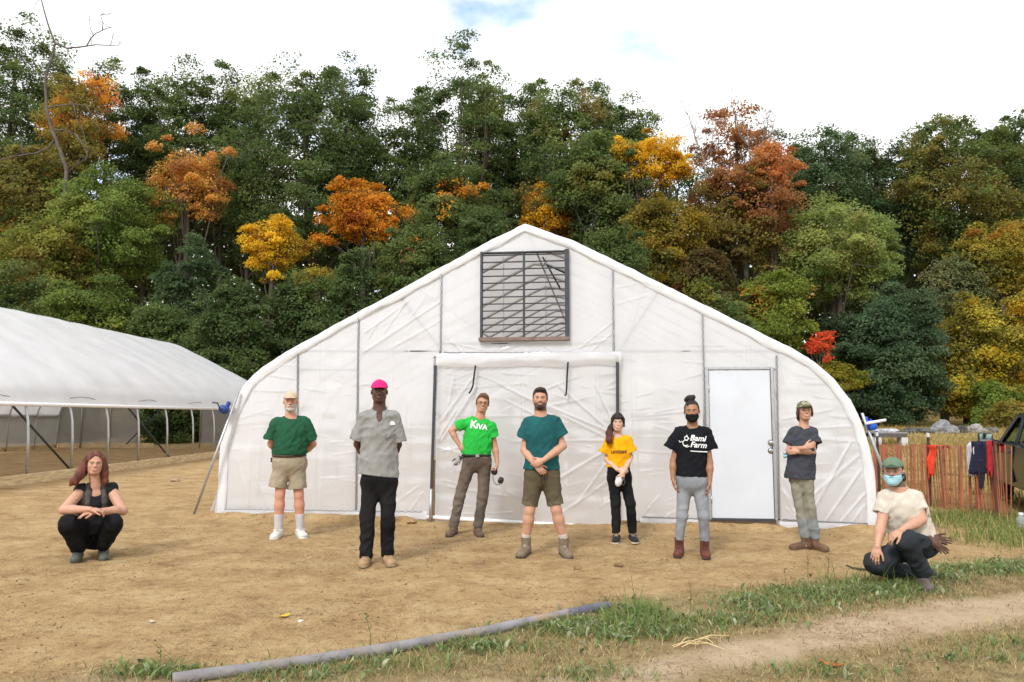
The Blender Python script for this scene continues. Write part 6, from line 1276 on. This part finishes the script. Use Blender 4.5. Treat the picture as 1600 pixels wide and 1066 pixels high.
# slatted snow fence at the right
A_, B_ = Vector((6.92, 14.9, 0)), Vector((7.17, 11.25, 0))
def fpt(px, py, off=0.0):
    """point on the fence plane"""
    d = (B_-A_); n = Vector((d.y, -d.x, 0)).normalized(); n = n if n.x < 0 else -n
    r = Vector(ray(px, py)); k = (Vector((A_.x, A_.y, CAMZ))-Vector((0, 0, CAMZ))).dot(n)/r.dot(n); P = Vector((0, 0, CAMZ))+r*k
    return P+n*off
def fence():
    t = thing('snow_fence', 'red slatted snow fence running back from the right edge to the large greenhouse', 'fence', (B_.x, B_.y, ground_z(B_.x, B_.y)))
    o = Vector(t.location); mb = MB(); d = (A_-B_); n_ = int(d.length/.0235); side = Vector((-d.y, d.x, 0)).normalized(); rg = random.Random(3)
    for i in range(n_+1):
        p = B_+d*(i/n_); p = p+side*(.06*sin(i*.35)+.02*rg.uniform(-1, 1)); g = ground_z(p.x, p.y)
        lean = Vector((d.normalized()*(rg.gauss(0, .025)+.05*sin(i*.11))))+side*rg.gauss(0, .012); h_ = 1.055-.09*i/n_+rg.uniform(-.02, .015)
        if i < 4: lean += d.normalized()*(.05*(4-i))*-1*.4
        mb.bar(p-o+Vector((0, 0, g-.0)), p-o+Vector((0, 0, g+h_))+lean, .0185, .007, up=tuple(side))
    mb.obj('slats', mat('faded_red_lath', (.44, .155, .085), .85, var=.35, vs=14, bump=.3, bs=60, stretch=(1, 1, .12), dirt=(.40, .22, .13, .8), ds=9), t)
    w = MB()
    for z in (.10, .33, .56, .79, 1.0):
        for s_ in (-1, 1): w.tube([(B_+d*(i/n_)+side*(.06*sin(i*.35)+.012*s_*(1 if i % 2 else -1)))-o+Vector((0, 0, z)) for i in range(n_+1)], .0022, 4)
    w.obj('wires', mat('rusty_wire', (.16, .10, .07), .7, .4), t)
    for px, h_, white in ((1378, 1.12, 1), (1458.5, 1.14, 1), (1563, 1.12, 0)):
        q = fpt(px, 760); q.z = ground_z(q.x, q.y); q = q-side*(.05 if side.x > 0 else -.05); p = MB()
        p.bar(q-o-Vector((0, 0, .1)), q-o+Vector((0, 0, h_)), .05 if not white else .034, .034 if white else .05)
        ob = p.obj('post', mat('rusty_t_post', (.055, .038, .03), .8, var=.4, vs=12) if white else mat('end_post', (.13, .055, .04), .8, var=.3, vs=8), t)
        if white: MB().bar(q-o+Vector((0, 0, h_)), q-o+Vector((0, 0, h_+.07)), .036, .036).obj('painted_tip', M_whitepaint, ob)
fence()
def drape(name, label, cat, x0, x1, y0, y1, mat_, seed, ragged=.0, over=.25, off=.05, fold=.03, taper=0.0):
    """cloth hung over the fence: front part plus a shorter part folded over to the back"""
    n = 16; vs = [-over+(1+over)*k/16 for k in range(17)]
    a0 = fpt((x0+x1)/2, y0, 0); mb = MB()
    def fn(u, v):
        px = x0+(x1-x0)*(u if v < 0 else .5+(u-.5)*(1-taper*v)); vv = abs(v); py = y0+(y1-y0)*vv*(1+ragged*float(vnoise(u*3, seed, 0, 1.7, seed)))
        o_ = (off if v > .02 else (-off if v < -.02 else 0))+fold*float(vnoise(u*2.2, v*.5, seed, 2.4, seed))*min(1, vv*6)
        p = fpt(px, py, o_); 
        if vv < .03: p.z += .03
        return tuple(p-a0)
    mb.grid(fn, [k/n for k in range(n+1)], vs); me = mb.mesh(name); o = link(name, me, mat_, None, True); o.location = a0
    s_ = o.modifiers.new('Solidify', 'SOLIDIFY'); s_.thickness = .008
    return tag(o, label, cat)
m, t_, b_ = newmat('striped_cloth'); tcn = nd(t_, 'ShaderNodeTexCoord'); wv = nd(t_, 'ShaderNodeTexWave'); wv.inputs['Scale'].default_value = 11; wv.bands_direction = 'Y'; cr_ = nd(t_, 'ShaderNodeValToRGB'); cr_.color_ramp.elements[0].color = (.78, .76, .80, 1); cr_.color_ramp.elements[1].color = (.14, .10, .22, 1); cr_.color_ramp.elements[0].position = .62; cr_.color_ramp.elements[1].position = .72
t_.links.new(tcn.outputs['Object'], wv.inputs[0]); t_.links.new(wv.outputs[0], cr_.inputs[0]); t_.links.new(cr_.outputs[0], b_.inputs[0]); b_.inputs['Roughness'].default_value = .9
drape('towel', 'white towel with dark stripes hanging over the red slatted fence', 'towel', 1516, 1531, 693, 744, m, 3, .1)
drape('jacket', 'navy blue jacket hanging over the fence between the striped towel and red cloth', 'jacket', 1526, 1552, 692, 742, mat('navy_cloth', (.012, .014, .038), .9, var=.3, vs=12, bump=.3), 5, .35, .3, .09, .06)
drape('jacket_sleeve_cloth', 'dark garment tail hanging below the navy jacket at the fence end', 'garment', 1538, 1549, 715, 762, mat('dark_cloth', (.02, .016, .03), .9, var=.3, vs=12), 8, .3, .05, .10, .03, .5).name = 'garment'
drape('red_cloth', 'red cloth strip hanging over the end of the fence', 'cloth', 1552, 1560, 691, 738, mat('red_cloth', (.36, .020, .022), .9, var=.25, vs=14), 7, .3, .3, .10, .03)
drape('rag', 'bright orange red rag tied to the middle post of the slatted fence', 'rag', 1457, 1471, 695, 741, mat('orange_red_cloth', (.66, .055, .022), .9, var=.2, vs=14), 11, .5, .1, .10, .07, .55)

# car parked beyond the fence
def truck():
    hx, hy = .38, .925; n_ = math.hypot(hx, hy); ang = math.atan2(hy/n_, hx/n_)
    loc = Vector((8.2, 13.0, 0)); loc.z = ground_z(8.2, 13.0)
    t = thing('parked_car', 'dark green car parked beyond the slatted fence, cut by the right edge', 'car', loc, ang)   # local x = forward, y = left; origin under the left A-pillar base
    paint = mat('dark_green_paint', (.010, .020, .030), .25, .1, var=.1, vs=3, spec=.6, dirt=(.07, .065, .055, .2), ds=2); glass = mat('tinted_glass', (.10, .14, .13), .06, .0, var=.05, spec=.8); rub = mat('tyre_rubber', (.02, .02, .02), .85)
    gm, gt, gb = newmat('window_glass'); gb.inputs['Base Color'].default_value = (.55, .66, .60, 1); gb.inputs['Roughness'].default_value = .02; gb.inputs['Transmission Weight'].default_value = 1.0; gb.inputs['IOR'].default_value = 1.02; gb.inputs['Specular IOR Level'].default_value = .9
    W_ = 1.84
    def loft(secs, name, m, par=t):
        """secs: (x, [(y,z)...]) closed rings"""
        mb = MB(); k = len(secs[0][1]); vs = [(x, y, z) for x, r in secs for y, z in r]
        fs = [(i*k+j, i*k+(j+1) % k, (i+1)*k+(j+1) % k, (i+1)*k+j) for i in range(len(secs)-1) for j in range(k)]; fs += [tuple(range(k))[::-1], tuple(range((len(secs)-1)*k, len(secs)*k))]
        mb.add(vs, fs); o = mb.obj(name, m, par, 'auto'); b = o.modifiers.new('Bevel', 'BEVEL'); b.width = .025; b.segments = 2; b.limit_method = 'ANGLE'; return o
    def ring(zl, zs, zt, ins=.0): return [(0-ins*.5, zl), (0, zl+.12), (.02, (zl+zs)/2), (0-.01-ins, zs), (-.06-ins, zt), (-W_+.06+ins, zt), (-W_+.01+ins, zs), (-W_-.02, (zl+zs)/2), (-W_, zl+.12), (-W_+ins*.5, zl)]
    body = loft([(1.52, ring(.45, .86, .90, .08)), (1.42, ring(.40, .95, .99, .03)), (.9, ring(.40, 1.0, 1.03)), (.12, ring(.40, 1.03, 1.06)), (-.2, ring(.38, 1.05, 1.08)), (-1.25, ring(.38, 1.05, 1.08)), (-1.9, ring(.40, 1.05, 1.08))], 'body', paint)
    loft([(-1.90, ring(.40, 1.05, 1.08)), (-2.9, ring(.42, 1.04, 1.07)), (-3.2, ring(.48, .98, 1.02, .06))], 'rear_body', paint)
    # cab: roof and pillars as bars, glass between
    y0, y1 = -.05, -W_+.05; r0, r1 = -.17, -W_+.17; zr, zs = 1.50, 1.07
    cab = MB(); cab.box((-1.72, -W_/2, zr+.015), (2.1, W_-.36, .07), ch=.03)
    for ya, yb in ((y0, r0), (y1, r1)):
        cab.bar((.12, ya, zs), (-.68, yb, zr), .07, .06); cab.bar((-.98, ya, zs), (-1.02, yb, zr), .09, .05); cab.bar((-1.95, ya, zs), (-1.95, yb, zr), .09, .06); cab.bar((-2.95, ya, zs), (-2.74, yb, zr), .09, .10); cab.bar((-.68, yb, zr), (-2.74, yb, zr), .06, .06)
    cab.obj('roof', paint, t)
    def pane(nm, P): MB().add(P, [(0, 1, 2, 3)]) if 0 else None; mb = MB(); mb.add(P, [(0, 1, 2, 3)]); o = mb.obj(nm, gm, t); s_ = o.modifiers.new('Solidify', 'SOLIDIFY'); s_.thickness = .005
    pane('windscreen', [(.08, y0-.03, zs), (.08, y1+.03, zs), (-.67, r1, zr-.01), (-.67, r0, zr-.01)])
    pane('rear_window', [(-2.93, y0, zs), (-2.93, y1, zs), (-2.74, r1, zr-.02), (-2.74, r0, zr-.02)])
    for ya, yb in ((y0, r0), (y1, r1)):
        pane('side_window', [(.03, ya, zs), (-.94, ya, zs), (-.98, yb, zr-.02), (-.66, yb, zr-.02)]); pane('side_window', [(-1.02, ya, zs), (-1.91, ya, zs), (-1.91, yb, zr-.02), (-1.06, yb, zr-.02)]); pane('side_window', [(-1.99, ya, zs), (-2.90, ya, zs), (-2.72, yb, zr-.02), (-1.99, yb, zr-.02)])
    for s_, yy in ((1, .012), (-1, -W_-.012)):
        d = MB().box((-.43, yy+.006*s_, .76), (1.0, .022, .60), ch=.01).obj('door', paint, t); MB().box((-.80, yy+.028*s_, .93), (.14, .03, .035), ch=.01).obj('handle', M_dark, d)
        mb = MB(); mb.box((.02, yy+.20*s_, 1.13), (.11, .22, .17), ch=.03); mb.bar((.0, yy-.04*s_, 1.06), (.02, yy+.14*s_, 1.10), .05, .04); o = mb.obj('wing_mirror', paint, t); MB().box((-.042, yy+.20*s_, 1.13), (.006, .185, .135)).obj('mirror_glass', mat('mirror', (.75, .78, .8), .05, 1), o)
        for x in (.72, -2.35):
            M = Matrix.Rotation(pi/2, 3, 'X'); w = MB().lathe((x, yy-.13*s_, .37), [(.20, -.11), (.33, -.115), (.37, -.07), (.37, .07), (.33, .115), (.20, .11)], 28, M).obj('wheel', rub, t, 'auto')
            MB().lathe((x, yy-.13*s_, .37), [(.05, -.125), (.09, -.10), (.20, -.105), (.21, .105), (.09, .10), (.05, .125)], 24, M).obj('rim', M_galv, w, 'auto')
        MB().box((1.47, -W_/2+s_*.66, .80), (.10, .34, .18), ch=.03).obj('headlight', mat('lamp_lens', (.7, .72, .74), .1), t)
    MB().box((1.60, -W_/2, .52), (.16, W_-.06, .22), ch=.04).obj('bumper', M_galv, t)
    MB().box((1.49, -W_/2, .80), (.06, .9, .20), ch=.01).obj('grille', M_dark, t)
    MB().box((-.45, -.5, .95), (.5, .5, .12), ch=.03).box((-.75, -.5, 1.15), (.14, .5, .45), ch=.04).obj('seat', mat('grey_upholstery', (.09, .09, .09), .9), t)
    MB().tube([(-.12+.05*cos(a)*0-.08*cos(a)*.4, -.5+.18*sin(a), 1.08+.18*cos(a)*.9) for a in np.linspace(0, 2*pi, 21)], .014, 6, False).obj('steering_wheel', M_dark, t, True)
truck()
def at(px, py, it=6):
    """point where a ray meets the ground"""
    z = 0.0
    for _ in range(25):
        p = gp(px, py, z) if py > 655+F*0 else pt(px, py, 30); z = z*.5+.5*float(gz(p.x, min(max(p.y, 1), 38)))
    return Vector((p.x, p.y, float(gz(p.x, p.y))))
def crumple(name, label, cat, px, py, w, h, col, seed, Y=33, rough=.5, grp=None):
    rng = np.random.default_rng(seed); bm = bmesh.new(); bmesh.ops.create_icosphere(bm, subdivisions=4, radius=1)
    n = np.array([v.co[:] for v in bm.verts]); f = 1+.45*vnoise(n[:, 0], n[:, 1], n[:, 2], 1.6, seed)-.25*np.abs(vnoise(n[:, 0], n[:, 1], n[:, 2], 4, seed+1))-.14*np.abs(vnoise(n[:, 0], n[:, 1], n[:, 2], 9, seed+2))
    for v, q in zip(bm.verts, f): v.co = Vector((v.co.x*w/2*q, v.co.y*w*.4*q, max(v.co.z*h*q, -.05)))
    me = bpy.data.meshes.new(name); bm.to_mesh(me); bm.free(); c = pt(px, py, Y); o = link(name, me, mat(name, col, rough, var=.3, vs=5, bump=.4, bs=8), None, False); o.location = (c.x, Y, float(gz(c.x, Y))); return tag(o, label, cat, grp)
crumple('tarp', 'crumpled pale grey tarp heap at the edge of the wood, largest of the heaps', 'tarp', 1473, 675, 1.15, .52, (.20, .20, .215), 3)
crumple('tarp', 'dark low tarp heap between the two pale ones at the edge of the wood', 'tarp', 1501, 677, .75, .34, (.04, .042, .047), 4)
crumple('tarp', 'whitish plastic heap nearest the car at the edge of the wood', 'tarp', 1524, 676, .95, .36, (.27, .255, .25), 5)
crumple('tarp', 'small dark grey heap just left of the car, far behind', 'tarp', 1546, 677, .6, .3, (.12, .12, .12), 6)
crumple('tarp', 'long flat dark heap in front of the evergreen', 'tarp', 1430, 677, 1.5, .22, (.075, .08, .085), 7)
def platform():
    Y = 27; a, b = pt(1356, 675, Y), pt(1405, 675, Y); g = float(gz(a.x, Y)); c = (a+b)/2; t = thing('platform', 'grey wooden staging platform on white blocks, right of the large greenhouse', 'platform', (c.x, Y, g), radians(-4)); w = (b-a).length; zt = c.z-g-.02
    zt = max(zt, .3); dk = MB()
    for k in range(7): dk.box((0, -.5+k*.16, zt), (w, .145, .04))
    dk.obj('deck', mat('grey_planks', (.26, .25, .26), .85, var=.25, vs=6), t); M_dp = mat('dark_plank', (.10, .09, .085), .85); MB().box((0, -.56, zt-.09), (w, .05, .13)).obj('beam', M_dp, t); MB().box((0, .44, zt-.09), (w, .05, .13)).obj('beam', M_dp, t)
    for x in (-.38, .42): MB().box((x*w, -.4, zt/2-.09), (.22, .4, max(zt-.14, .1)), ch=.01).obj('block', mat('white_block', (.55, .54, .52), .9), t)
    crumple('sheeting', 'grey sheeting folded on top of the wooden platform', 'sheeting', 1385, 670, .9, .10, (.42, .42, .44), 9, Y).location.z = g+zt+.03
    y = crumple('jug', 'small yellow container in the dry grass right of the wooden platform', 'container', 1412, 682, .22, .14, (.55, .36, .02), 12, 27); y.name = 'container'
platform()
def jug():
    p = gp(1597, 829); p.z = ground_z(p.x, p.y); t = thing('water_bottle', 'clear plastic water bottle standing on the grass at the right edge', 'bottle', p)
    m_, t_, b_ = newmat('clear_plastic'); b_.inputs['Base Color'].default_value = (.80, .86, .92, 1); b_.inputs['Roughness'].default_value = .12; b_.inputs['Transmission Weight'].default_value = .75; b_.inputs['IOR'].default_value = 1.2
    MB().lathe((0, 0, 0), [(.05, .0), (.06, .01), (.06, .07), (.056, .08), (.06, .09), (.06, .15), (.05, .18), (.028, .20), (.026, .215)], 24).obj('bottle', m_, t, True); MB().lathe((0, 0, 0), [(.03, .214), (.03, .240), (.026, .243)], 18).obj('screw_cap', mat('white_cap', (.7, .72, .75), .5), t, 'auto')
jug()
def stick():
    a, b = gp(1322, 889), gp(1376, 893); c = (a+b)/2; c.z = ground_z(c.x, c.y); t = MB().tube([a-c+Vector((0, 0, .035)), (a-c)*.6+Vector((0, 0, .015)), Vector((0, 0, .012)), b-c+Vector((0, 0, .012))], [.008, .011, .012, .007], 7).obj('stick', M_bark, None, True); t.location = c; tag(t, 'thin dark stick lying on the soil in front of the kneeling man', 'stick')
stick()
def stone(label, px, py, r, seed, col=(.34, .25, .16), cat='clod'):
    c = gp(px, py); c.z = ground_z(c.x, c.y); bm = bmesh.new(); bmesh.ops.create_icosphere(bm, subdivisions=3, radius=1); n = np.array([v.co[:] for v in bm.verts]); f = 1+.5*vnoise(n[:, 0], n[:, 1], n[:, 2], 1.4, seed)+.2*vnoise(n[:, 0], n[:, 1], n[:, 2], 4, seed)
    for v, q in zip(bm.verts, f): v.co = Vector((v.co.x*r*q*1.25, v.co.y*r*q, v.co.z*r*.62*q+r*.3))
    me = bpy.data.meshes.new(cat); bm.to_mesh(me); bm.free(); o = link(cat, me, mat('clod', col, .95, var=.3, vs=20, bump=.5), None, True); o.location = c; tag(o, label, cat)
stone('pale clod of earth left of the leaning crank pole', 272, 760, .07, 2); stone('dark clod of earth in the soil below the woman in yellow', 966, 886, .035, 3, (.20, .12, .06))
stone('reddish clod in the soil below the teal shirted man', 902, 888, .035, 4, (.25, .15, .08))
stone('small light stone in the soil between the two older men', 470, 972, .015, 6, (.6, .55, .5), 'stone'); stone('clod of earth by the foot of the film wall', 643, 822, .05, 7, (.36, .24, .12))

# ------------------------------------------------------------------ grass, weeds, straw and crumbs: uncountable
def blades(name, label, cat, base, hgt, wid, lean, cols, seed, segs=3, m=M_grass, flat=0.0, upz=1.0):
    rng = np.random.default_rng(seed); n = len(base); a = rng.uniform(0, 2*pi, n); d = np.stack([np.cos(a), np.sin(a), np.zeros(n)], 1); sd = np.stack([-np.sin(a), np.cos(a), np.zeros(n)], 1)
    tw = rng.normal(size=(n, 1))*.6; sd = sd*np.cos(tw)+d*np.sin(tw)
    V = []
    for k in range(segs+1):
        t = k/segs; w = (wid*(1-t)**.7 if flat == 0 else wid*np.sin(pi*(.08+.92*t)**.8)*.9+.0008)
        c = base+d*(lean*hgt*t**1.6)[:, None]+np.array([0, 0, 1])*(hgt*np.sqrt(np.clip(1-(lean*t*.75)**2, .02, 1))*t*upz)[:, None]
        dz = np.array([0, 0, 1.])*(np.abs(w)*flat*.4)[:, None]
        V += [c-sd*w[:, None]/2+dz, c+sd*w[:, None]/2+dz]
    V = np.stack(V, 1); k2 = 2*(segs+1); i = np.arange(n)[:, None]*k2
    Q = np.concatenate([i+np.array([[2*k, 2*k+1, 2*k+3, 2*k+2]]) for k in range(segs)], 0)
    o = link(name, np_mesh(name, V.reshape(-1, 3), Q, col=np.repeat(cols, k2, 0)), m); return tag(o, label, cat, kind='stuff')
def zg(x, y): return gz(x, y)+micro(x, y)
def scatter(n, seed, dens):
    rng = np.random.default_rng(seed); x = rng.uniform(-5.5, 7.5, n); y = rng.uniform(3.9, 12, n); ok = rng.random(n) < dens(x, y); x, y = x[ok], y[ok]; return np.stack([x, y, zg(x, y)], 1)
def blobs(lst):
    C_ = [(gp(px, py), rx, ry, w) for px, py, rx, ry, w in lst]
    return lambda x, y: np.clip(sum(w*np.exp(-(((x-c.x)/rx)**2+((y-c.y)/ry)**2)) for c, rx, ry, w in C_)*(.55+1.1*np.clip(vnoise(x, y, 0, 3.2, 3)+.25, 0, 1)), 0, 1)
green_zone = blobs([(250, 1052, .28, .10, .7), (440, 1062, .3, .14, .5), (600, 1040, .4, .16, .5), (760, 1012, .4, .16, .55), (870, 985, .35, .14, .7), (940, 985, .25, .2, .9), (1000, 965, .2, .2, 1.3), (1030, 985, .25, .2, .8), (1110, 972, .3, .14, .8), (1200, 950, .3, .25, .9), (1290, 930, .35, .28, 1.0), (1380, 922, .35, .25, .8), (1440, 905, .3, .2, .6), (1520, 893, .4, .2, .9), (1590, 888, .4, .25, .9), (1530, 1030, .3, .12, .35), (1290, 1050, .3, .12, .3), (1580, 1010, .3, .12, .35), (930, 1055, .25, .1, .25)])
tall_zone = blobs([(1000, 968, .13, .12, 1.2), (985, 985, .2, .12, .6), (1330, 915, .3, .2, .3)])
right_zone = lambda x, y: np.clip(sstep(5.3, 6.3, x+.3*vnoise(x, y, 0, 1.3, 4))*sstep(8.2, 9.4, y+.5*vnoise(x, y, 0, .8, 5)), 0, 1)
def tint(n, seed, base, var=.3, alt=None, pa=.3):
    rng = np.random.default_rng(seed); c = np.tile(np.array(base), (n, 1)); 
    if alt is not None: c[rng.random(n) < pa] = alt
    return c*(1-var+2*var*rng.random(n))[:, None]
P = scatter(1000000, 1, green_zone); n = len(P); r = np.random.default_rng(5)
blades('grass', 'short green grass along the edge between soil and track', 'grass', P, .03+.07*r.random(n)**1.5, .004+.003*r.random(n), .4+.9*r.random(n), tint(n, 2, (.155, .215, .065), .4, (.34, .29, .12), .25), 3)
P = scatter(170000, 12, lambda x, y: tall_zone(x, y)*.8); n = len(P); r = np.random.default_rng(6)
blades('grass', 'taller bright green grass clump at the end of the grey pipe', 'grass', P, .09+.20*r.random(n)**1.3, .005+.004*r.random(n), .2+.6*r.random(n), tint(n, 7, (.125, .225, .05), .35, (.26, .29, .09), .2), 8, 4)
P = scatter(150000, 21, lambda x, y: np.clip(green_zone(x, y)*.95, 0, 1)); n = len(P); r = np.random.default_rng(9)
blades('weeds', 'broad leaved low weeds growing along the edge of the track', 'weeds', P, .03+.05*r.random(n), .012+.018*r.random(n), .7+.6*r.random(n), tint(n, 10, (.15, .215, .085), .35, (.32, .33, .20), .3), 11, 4, flat=1.0)
turf_d = lambda x, y: sstep(.0, .3, polyY(strip_up, x)-y+.1*vnoise(x, y, 0, 2, 6))*(1-.93*sstep(-.05, .18, polyY(road_up, x)-y)*sstep(-.05, .18, y-polyY(road_dn, x)))*(.25+.75*np.clip(vnoise(x, y, 0, 2.6, 8)+.45, 0, 1))
P = scatter(420000, 31, lambda x, y: .75*turf_d(x, y)); n = len(P); r = np.random.default_rng(13)
blades('dry_grass', 'dry straw coloured turf beside the dirt track in the foreground', 'grass', P, .015+.05*r.random(n)**2, .003+.003*r.random(n), .7+.7*r.random(n), tint(n, 14, (.46, .35, .18), .4, (.22, .16, .075), .4), 15)
P = scatter(170000, 41, lambda x, y: .9*right_zone(x, y)); n = len(P); r = np.random.default_rng(16)
blades('grass', 'green grass around the foot of the slatted fence', 'grass', P, .05+.14*r.random(n)**1.6, .006+.005*r.random(n), .3+.8*r.random(n), tint(n, 17, (.15, .22, .055), .4, (.40, .33, .14), .35), 18)
rng_ = np.random.default_rng(19); n = 42000; x = rng_.uniform(5, 24, n); y = rng_.uniform(11.5, 37, n); ok = (x > 5.6+.05*y)&(rng_.random(n) < .3+.7*np.clip(vnoise(x, y, 0, .5, 2)+.5, 0, 1)); P = np.stack([x, y, gz(x, y)], 1)[ok]; n = len(P); r = np.random.default_rng(20)
blades('meadow_grass', 'long dry golden meadow grass behind the slatted fence', 'grass', P, .08+.24*r.random(n)**1.5, .012+.012*r.random(n), .3+.7*r.random(n), tint(n, 21, (.38, .27, .10), .35, (.20, .19, .06), .35), 22)
# straw and litter on the bare soil
soil_d = lambda x, y: np.clip((1-turf_d(x, y))*(.12+.9*np.clip(vnoise(x, y, 0, 1.1, 14)+.15, 0, 1))*np.interp(y, [4, 7, 11], [1.3, .8, .4]), 0, 1)*(x < 6.5)
P = scatter(330000, 51, soil_d); n = len(P); r = np.random.default_rng(23); P[:, 2] += .003
blades('straw', 'bits of dry straw strewn over the bare soil', 'straw', P, .015+.065*r.random(n)**2.2, .0022+.003*r.random(n), np.full(n, 1.25)+.1*r.random(n), tint(n, 24, (.58, .44, .25), .3, (.17, .105, .05), .5), 25, 2, upz=.12)
def crumbs():
    P = scatter(70000, 61, lambda x, y: (y > polyY(strip_up, x)-.1)*.9*(1-.8*turf_d(x, y))*np.clip(.2+vnoise(x, y, 0, 1.6, 11)*.9, .04, 1)*(x < 6.3)); n = len(P); r = np.random.default_rng(26); s_ = (.002+.012*r.random(n)**6)[:, None]
    d = np.array([[1, 0, 0], [-1, 0, 0], [0, 1, 0], [0, -1, 0], [0, 0, .75], [0, 0, -.5]]); V = P[:, None, :]+d[None]*s_[:, None, :]*(.6+.8*r.random((n, 6, 1))); T_ = np.array([[0, 2, 4], [2, 1, 4], [1, 3, 4], [3, 0, 4], [2, 0, 5], [1, 2, 5], [3, 1, 5], [0, 3, 5]])
    o = link('soil_crumbs', np_mesh('soil_crumbs', V.reshape(-1, 3), None, (np.arange(n)[:, None, None]*6+T_[None]).reshape(-1, 3), col=np.repeat(tint(n, 27, (.36, .235, .11), .3, (.17, .10, .045), .45), 6, 0)), mat('crumb', None, .95, var=.2, attr='Col')); tag(o, 'loose crumbs of earth on the bare soil', 'soil', kind='stuff')
crumbs()
# bleached straw bundle and weed stalks
def straw_bundle():
    c = gp(1078, 1011); c.z = ground_z(c.x, c.y)+.012; mb = MB(); r = random.Random(4)
    for (a, b) in (((1050, 1013), (1105, 1008)), ((1052, 1015), (1085, 1010)), ((1060, 1014), (1082, 1000)), ((1080, 1009), (1132, 1018)), ((1085, 1008), (1120, 1000)), ((1065, 1016), (1092, 1012)), ((1095, 1006), (1115, 1013)), ((1082, 1008), (1140, 1000))):
        p, q = gp(*a)-c, gp(*b)-c; p.z = q.z = r.uniform(0, .02); mb.tube([p, (p+q)/2+Vector((0, 0, .02)), q], [.003, .004, .002], 5)
    o = mb.obj('straw_bundle', mat('pale_straw', (.62, .47, .24), .8), None); o.location = c; tag(o, 'loose bundle of pale straw stalks lying at the edge of the track', 'straw')
straw_bundle()
rs = random.Random(8)
M_stalk = mat('dry_stalk', (.20, .15, .06), .9); M_wl = mat('weed_green', (.10, .15, .04), .8)
for k, (px, py, h, lb) in enumerate(((992, 962, .33, 'tall dry seeded stalk rising from the grass clump at the pipe end'), (968, 975, .20, 'short weed stalk left of the grass clump at the pipe end'), (1078, 955, .22, 'forked weed stalk on the soil right of the grass clump'), (1262, 905, .30, 'tall dry stalk in the weeds left of the kneeling man'), (1292, 903, .26, 'thin stalk in the weeds nearest the kneeling man'), (580, 1020, .24, 'weed stalk growing beside the middle of the grey pipe'), (247, 1045, .15, 'leafy weed standing at the near end of the grey pipe'), (1225, 925, .2, 'bent dry stalk in the weeds below the woman in the camouflage cap'))):
    c = gp(px, py); c.z = ground_z(c.x, c.y); mb = MB(); ln_ = Vector((rs.uniform(-.15, .15), rs.uniform(-.1, .1), 1))*h
    mb.tube([Vector((0, 0, -.02)), ln_*.5+Vector((.01, 0, 0)), ln_], [.0035, .0026, .0014], 5)
    for q in range(9):
        tq = rs.uniform(.25, 1); a = rs.uniform(0, 6.3); b0 = ln_*tq; e = b0+Vector((cos(a), sin(a), .8))*h*.12*(1.3-tq*.6); mb.tube([b0, e], [.0016, .0008], 4)
        s_ = Vector((-sin(a), cos(a), 0))*.010; mb.add([b0.lerp(e, .3), e*.6+b0*.4+s_, e*1.0, e*.6+b0*.4-s_], [(0, 1, 2, 3)])
    o = mb.obj('weed', M_wl if k in (6, 5) else M_stalk, None); o.location = c; tag(o, lb, 'weed')
def leaf(label, px, py, col, s=.03):
    c = gp(px, py); c.z = ground_z(c.x, c.y)+.006; mb = MB(); mb.grid(lambda u, v: (u*s*1.4, v*s*.7*sin(pi*(.06+.9*(u+1)/2)), .3*s*(u*u+abs(v)*.6)), [k/4-1 for k in range(9)], [-1, -.5, 0, .5, 1]); o = mb.obj('fallen_leaf', mat('fallen_leaf', col, .7, var=.2, vs=30), None, True); o.location = c; o.rotation_euler.z = px; o.modifiers.new('Solidify', 'SOLIDIFY').thickness = .0015; tag(o, label, 'leaf')
leaf('yellow fallen leaf on the bare soil in the left foreground', 444, 968, (.55, .38, .04), .04); leaf('pale fallen leaf on the soil near the left edge', 238, 973, (.55, .45, .33), .025); leaf('rust coloured leaf in the dry turf at the bottom right', 1300, 1043, (.42, .12, .03), .05); leaf('grey green leaf beside the grass clump at the pipe end', 970, 998, (.25, .32, .2), .06)
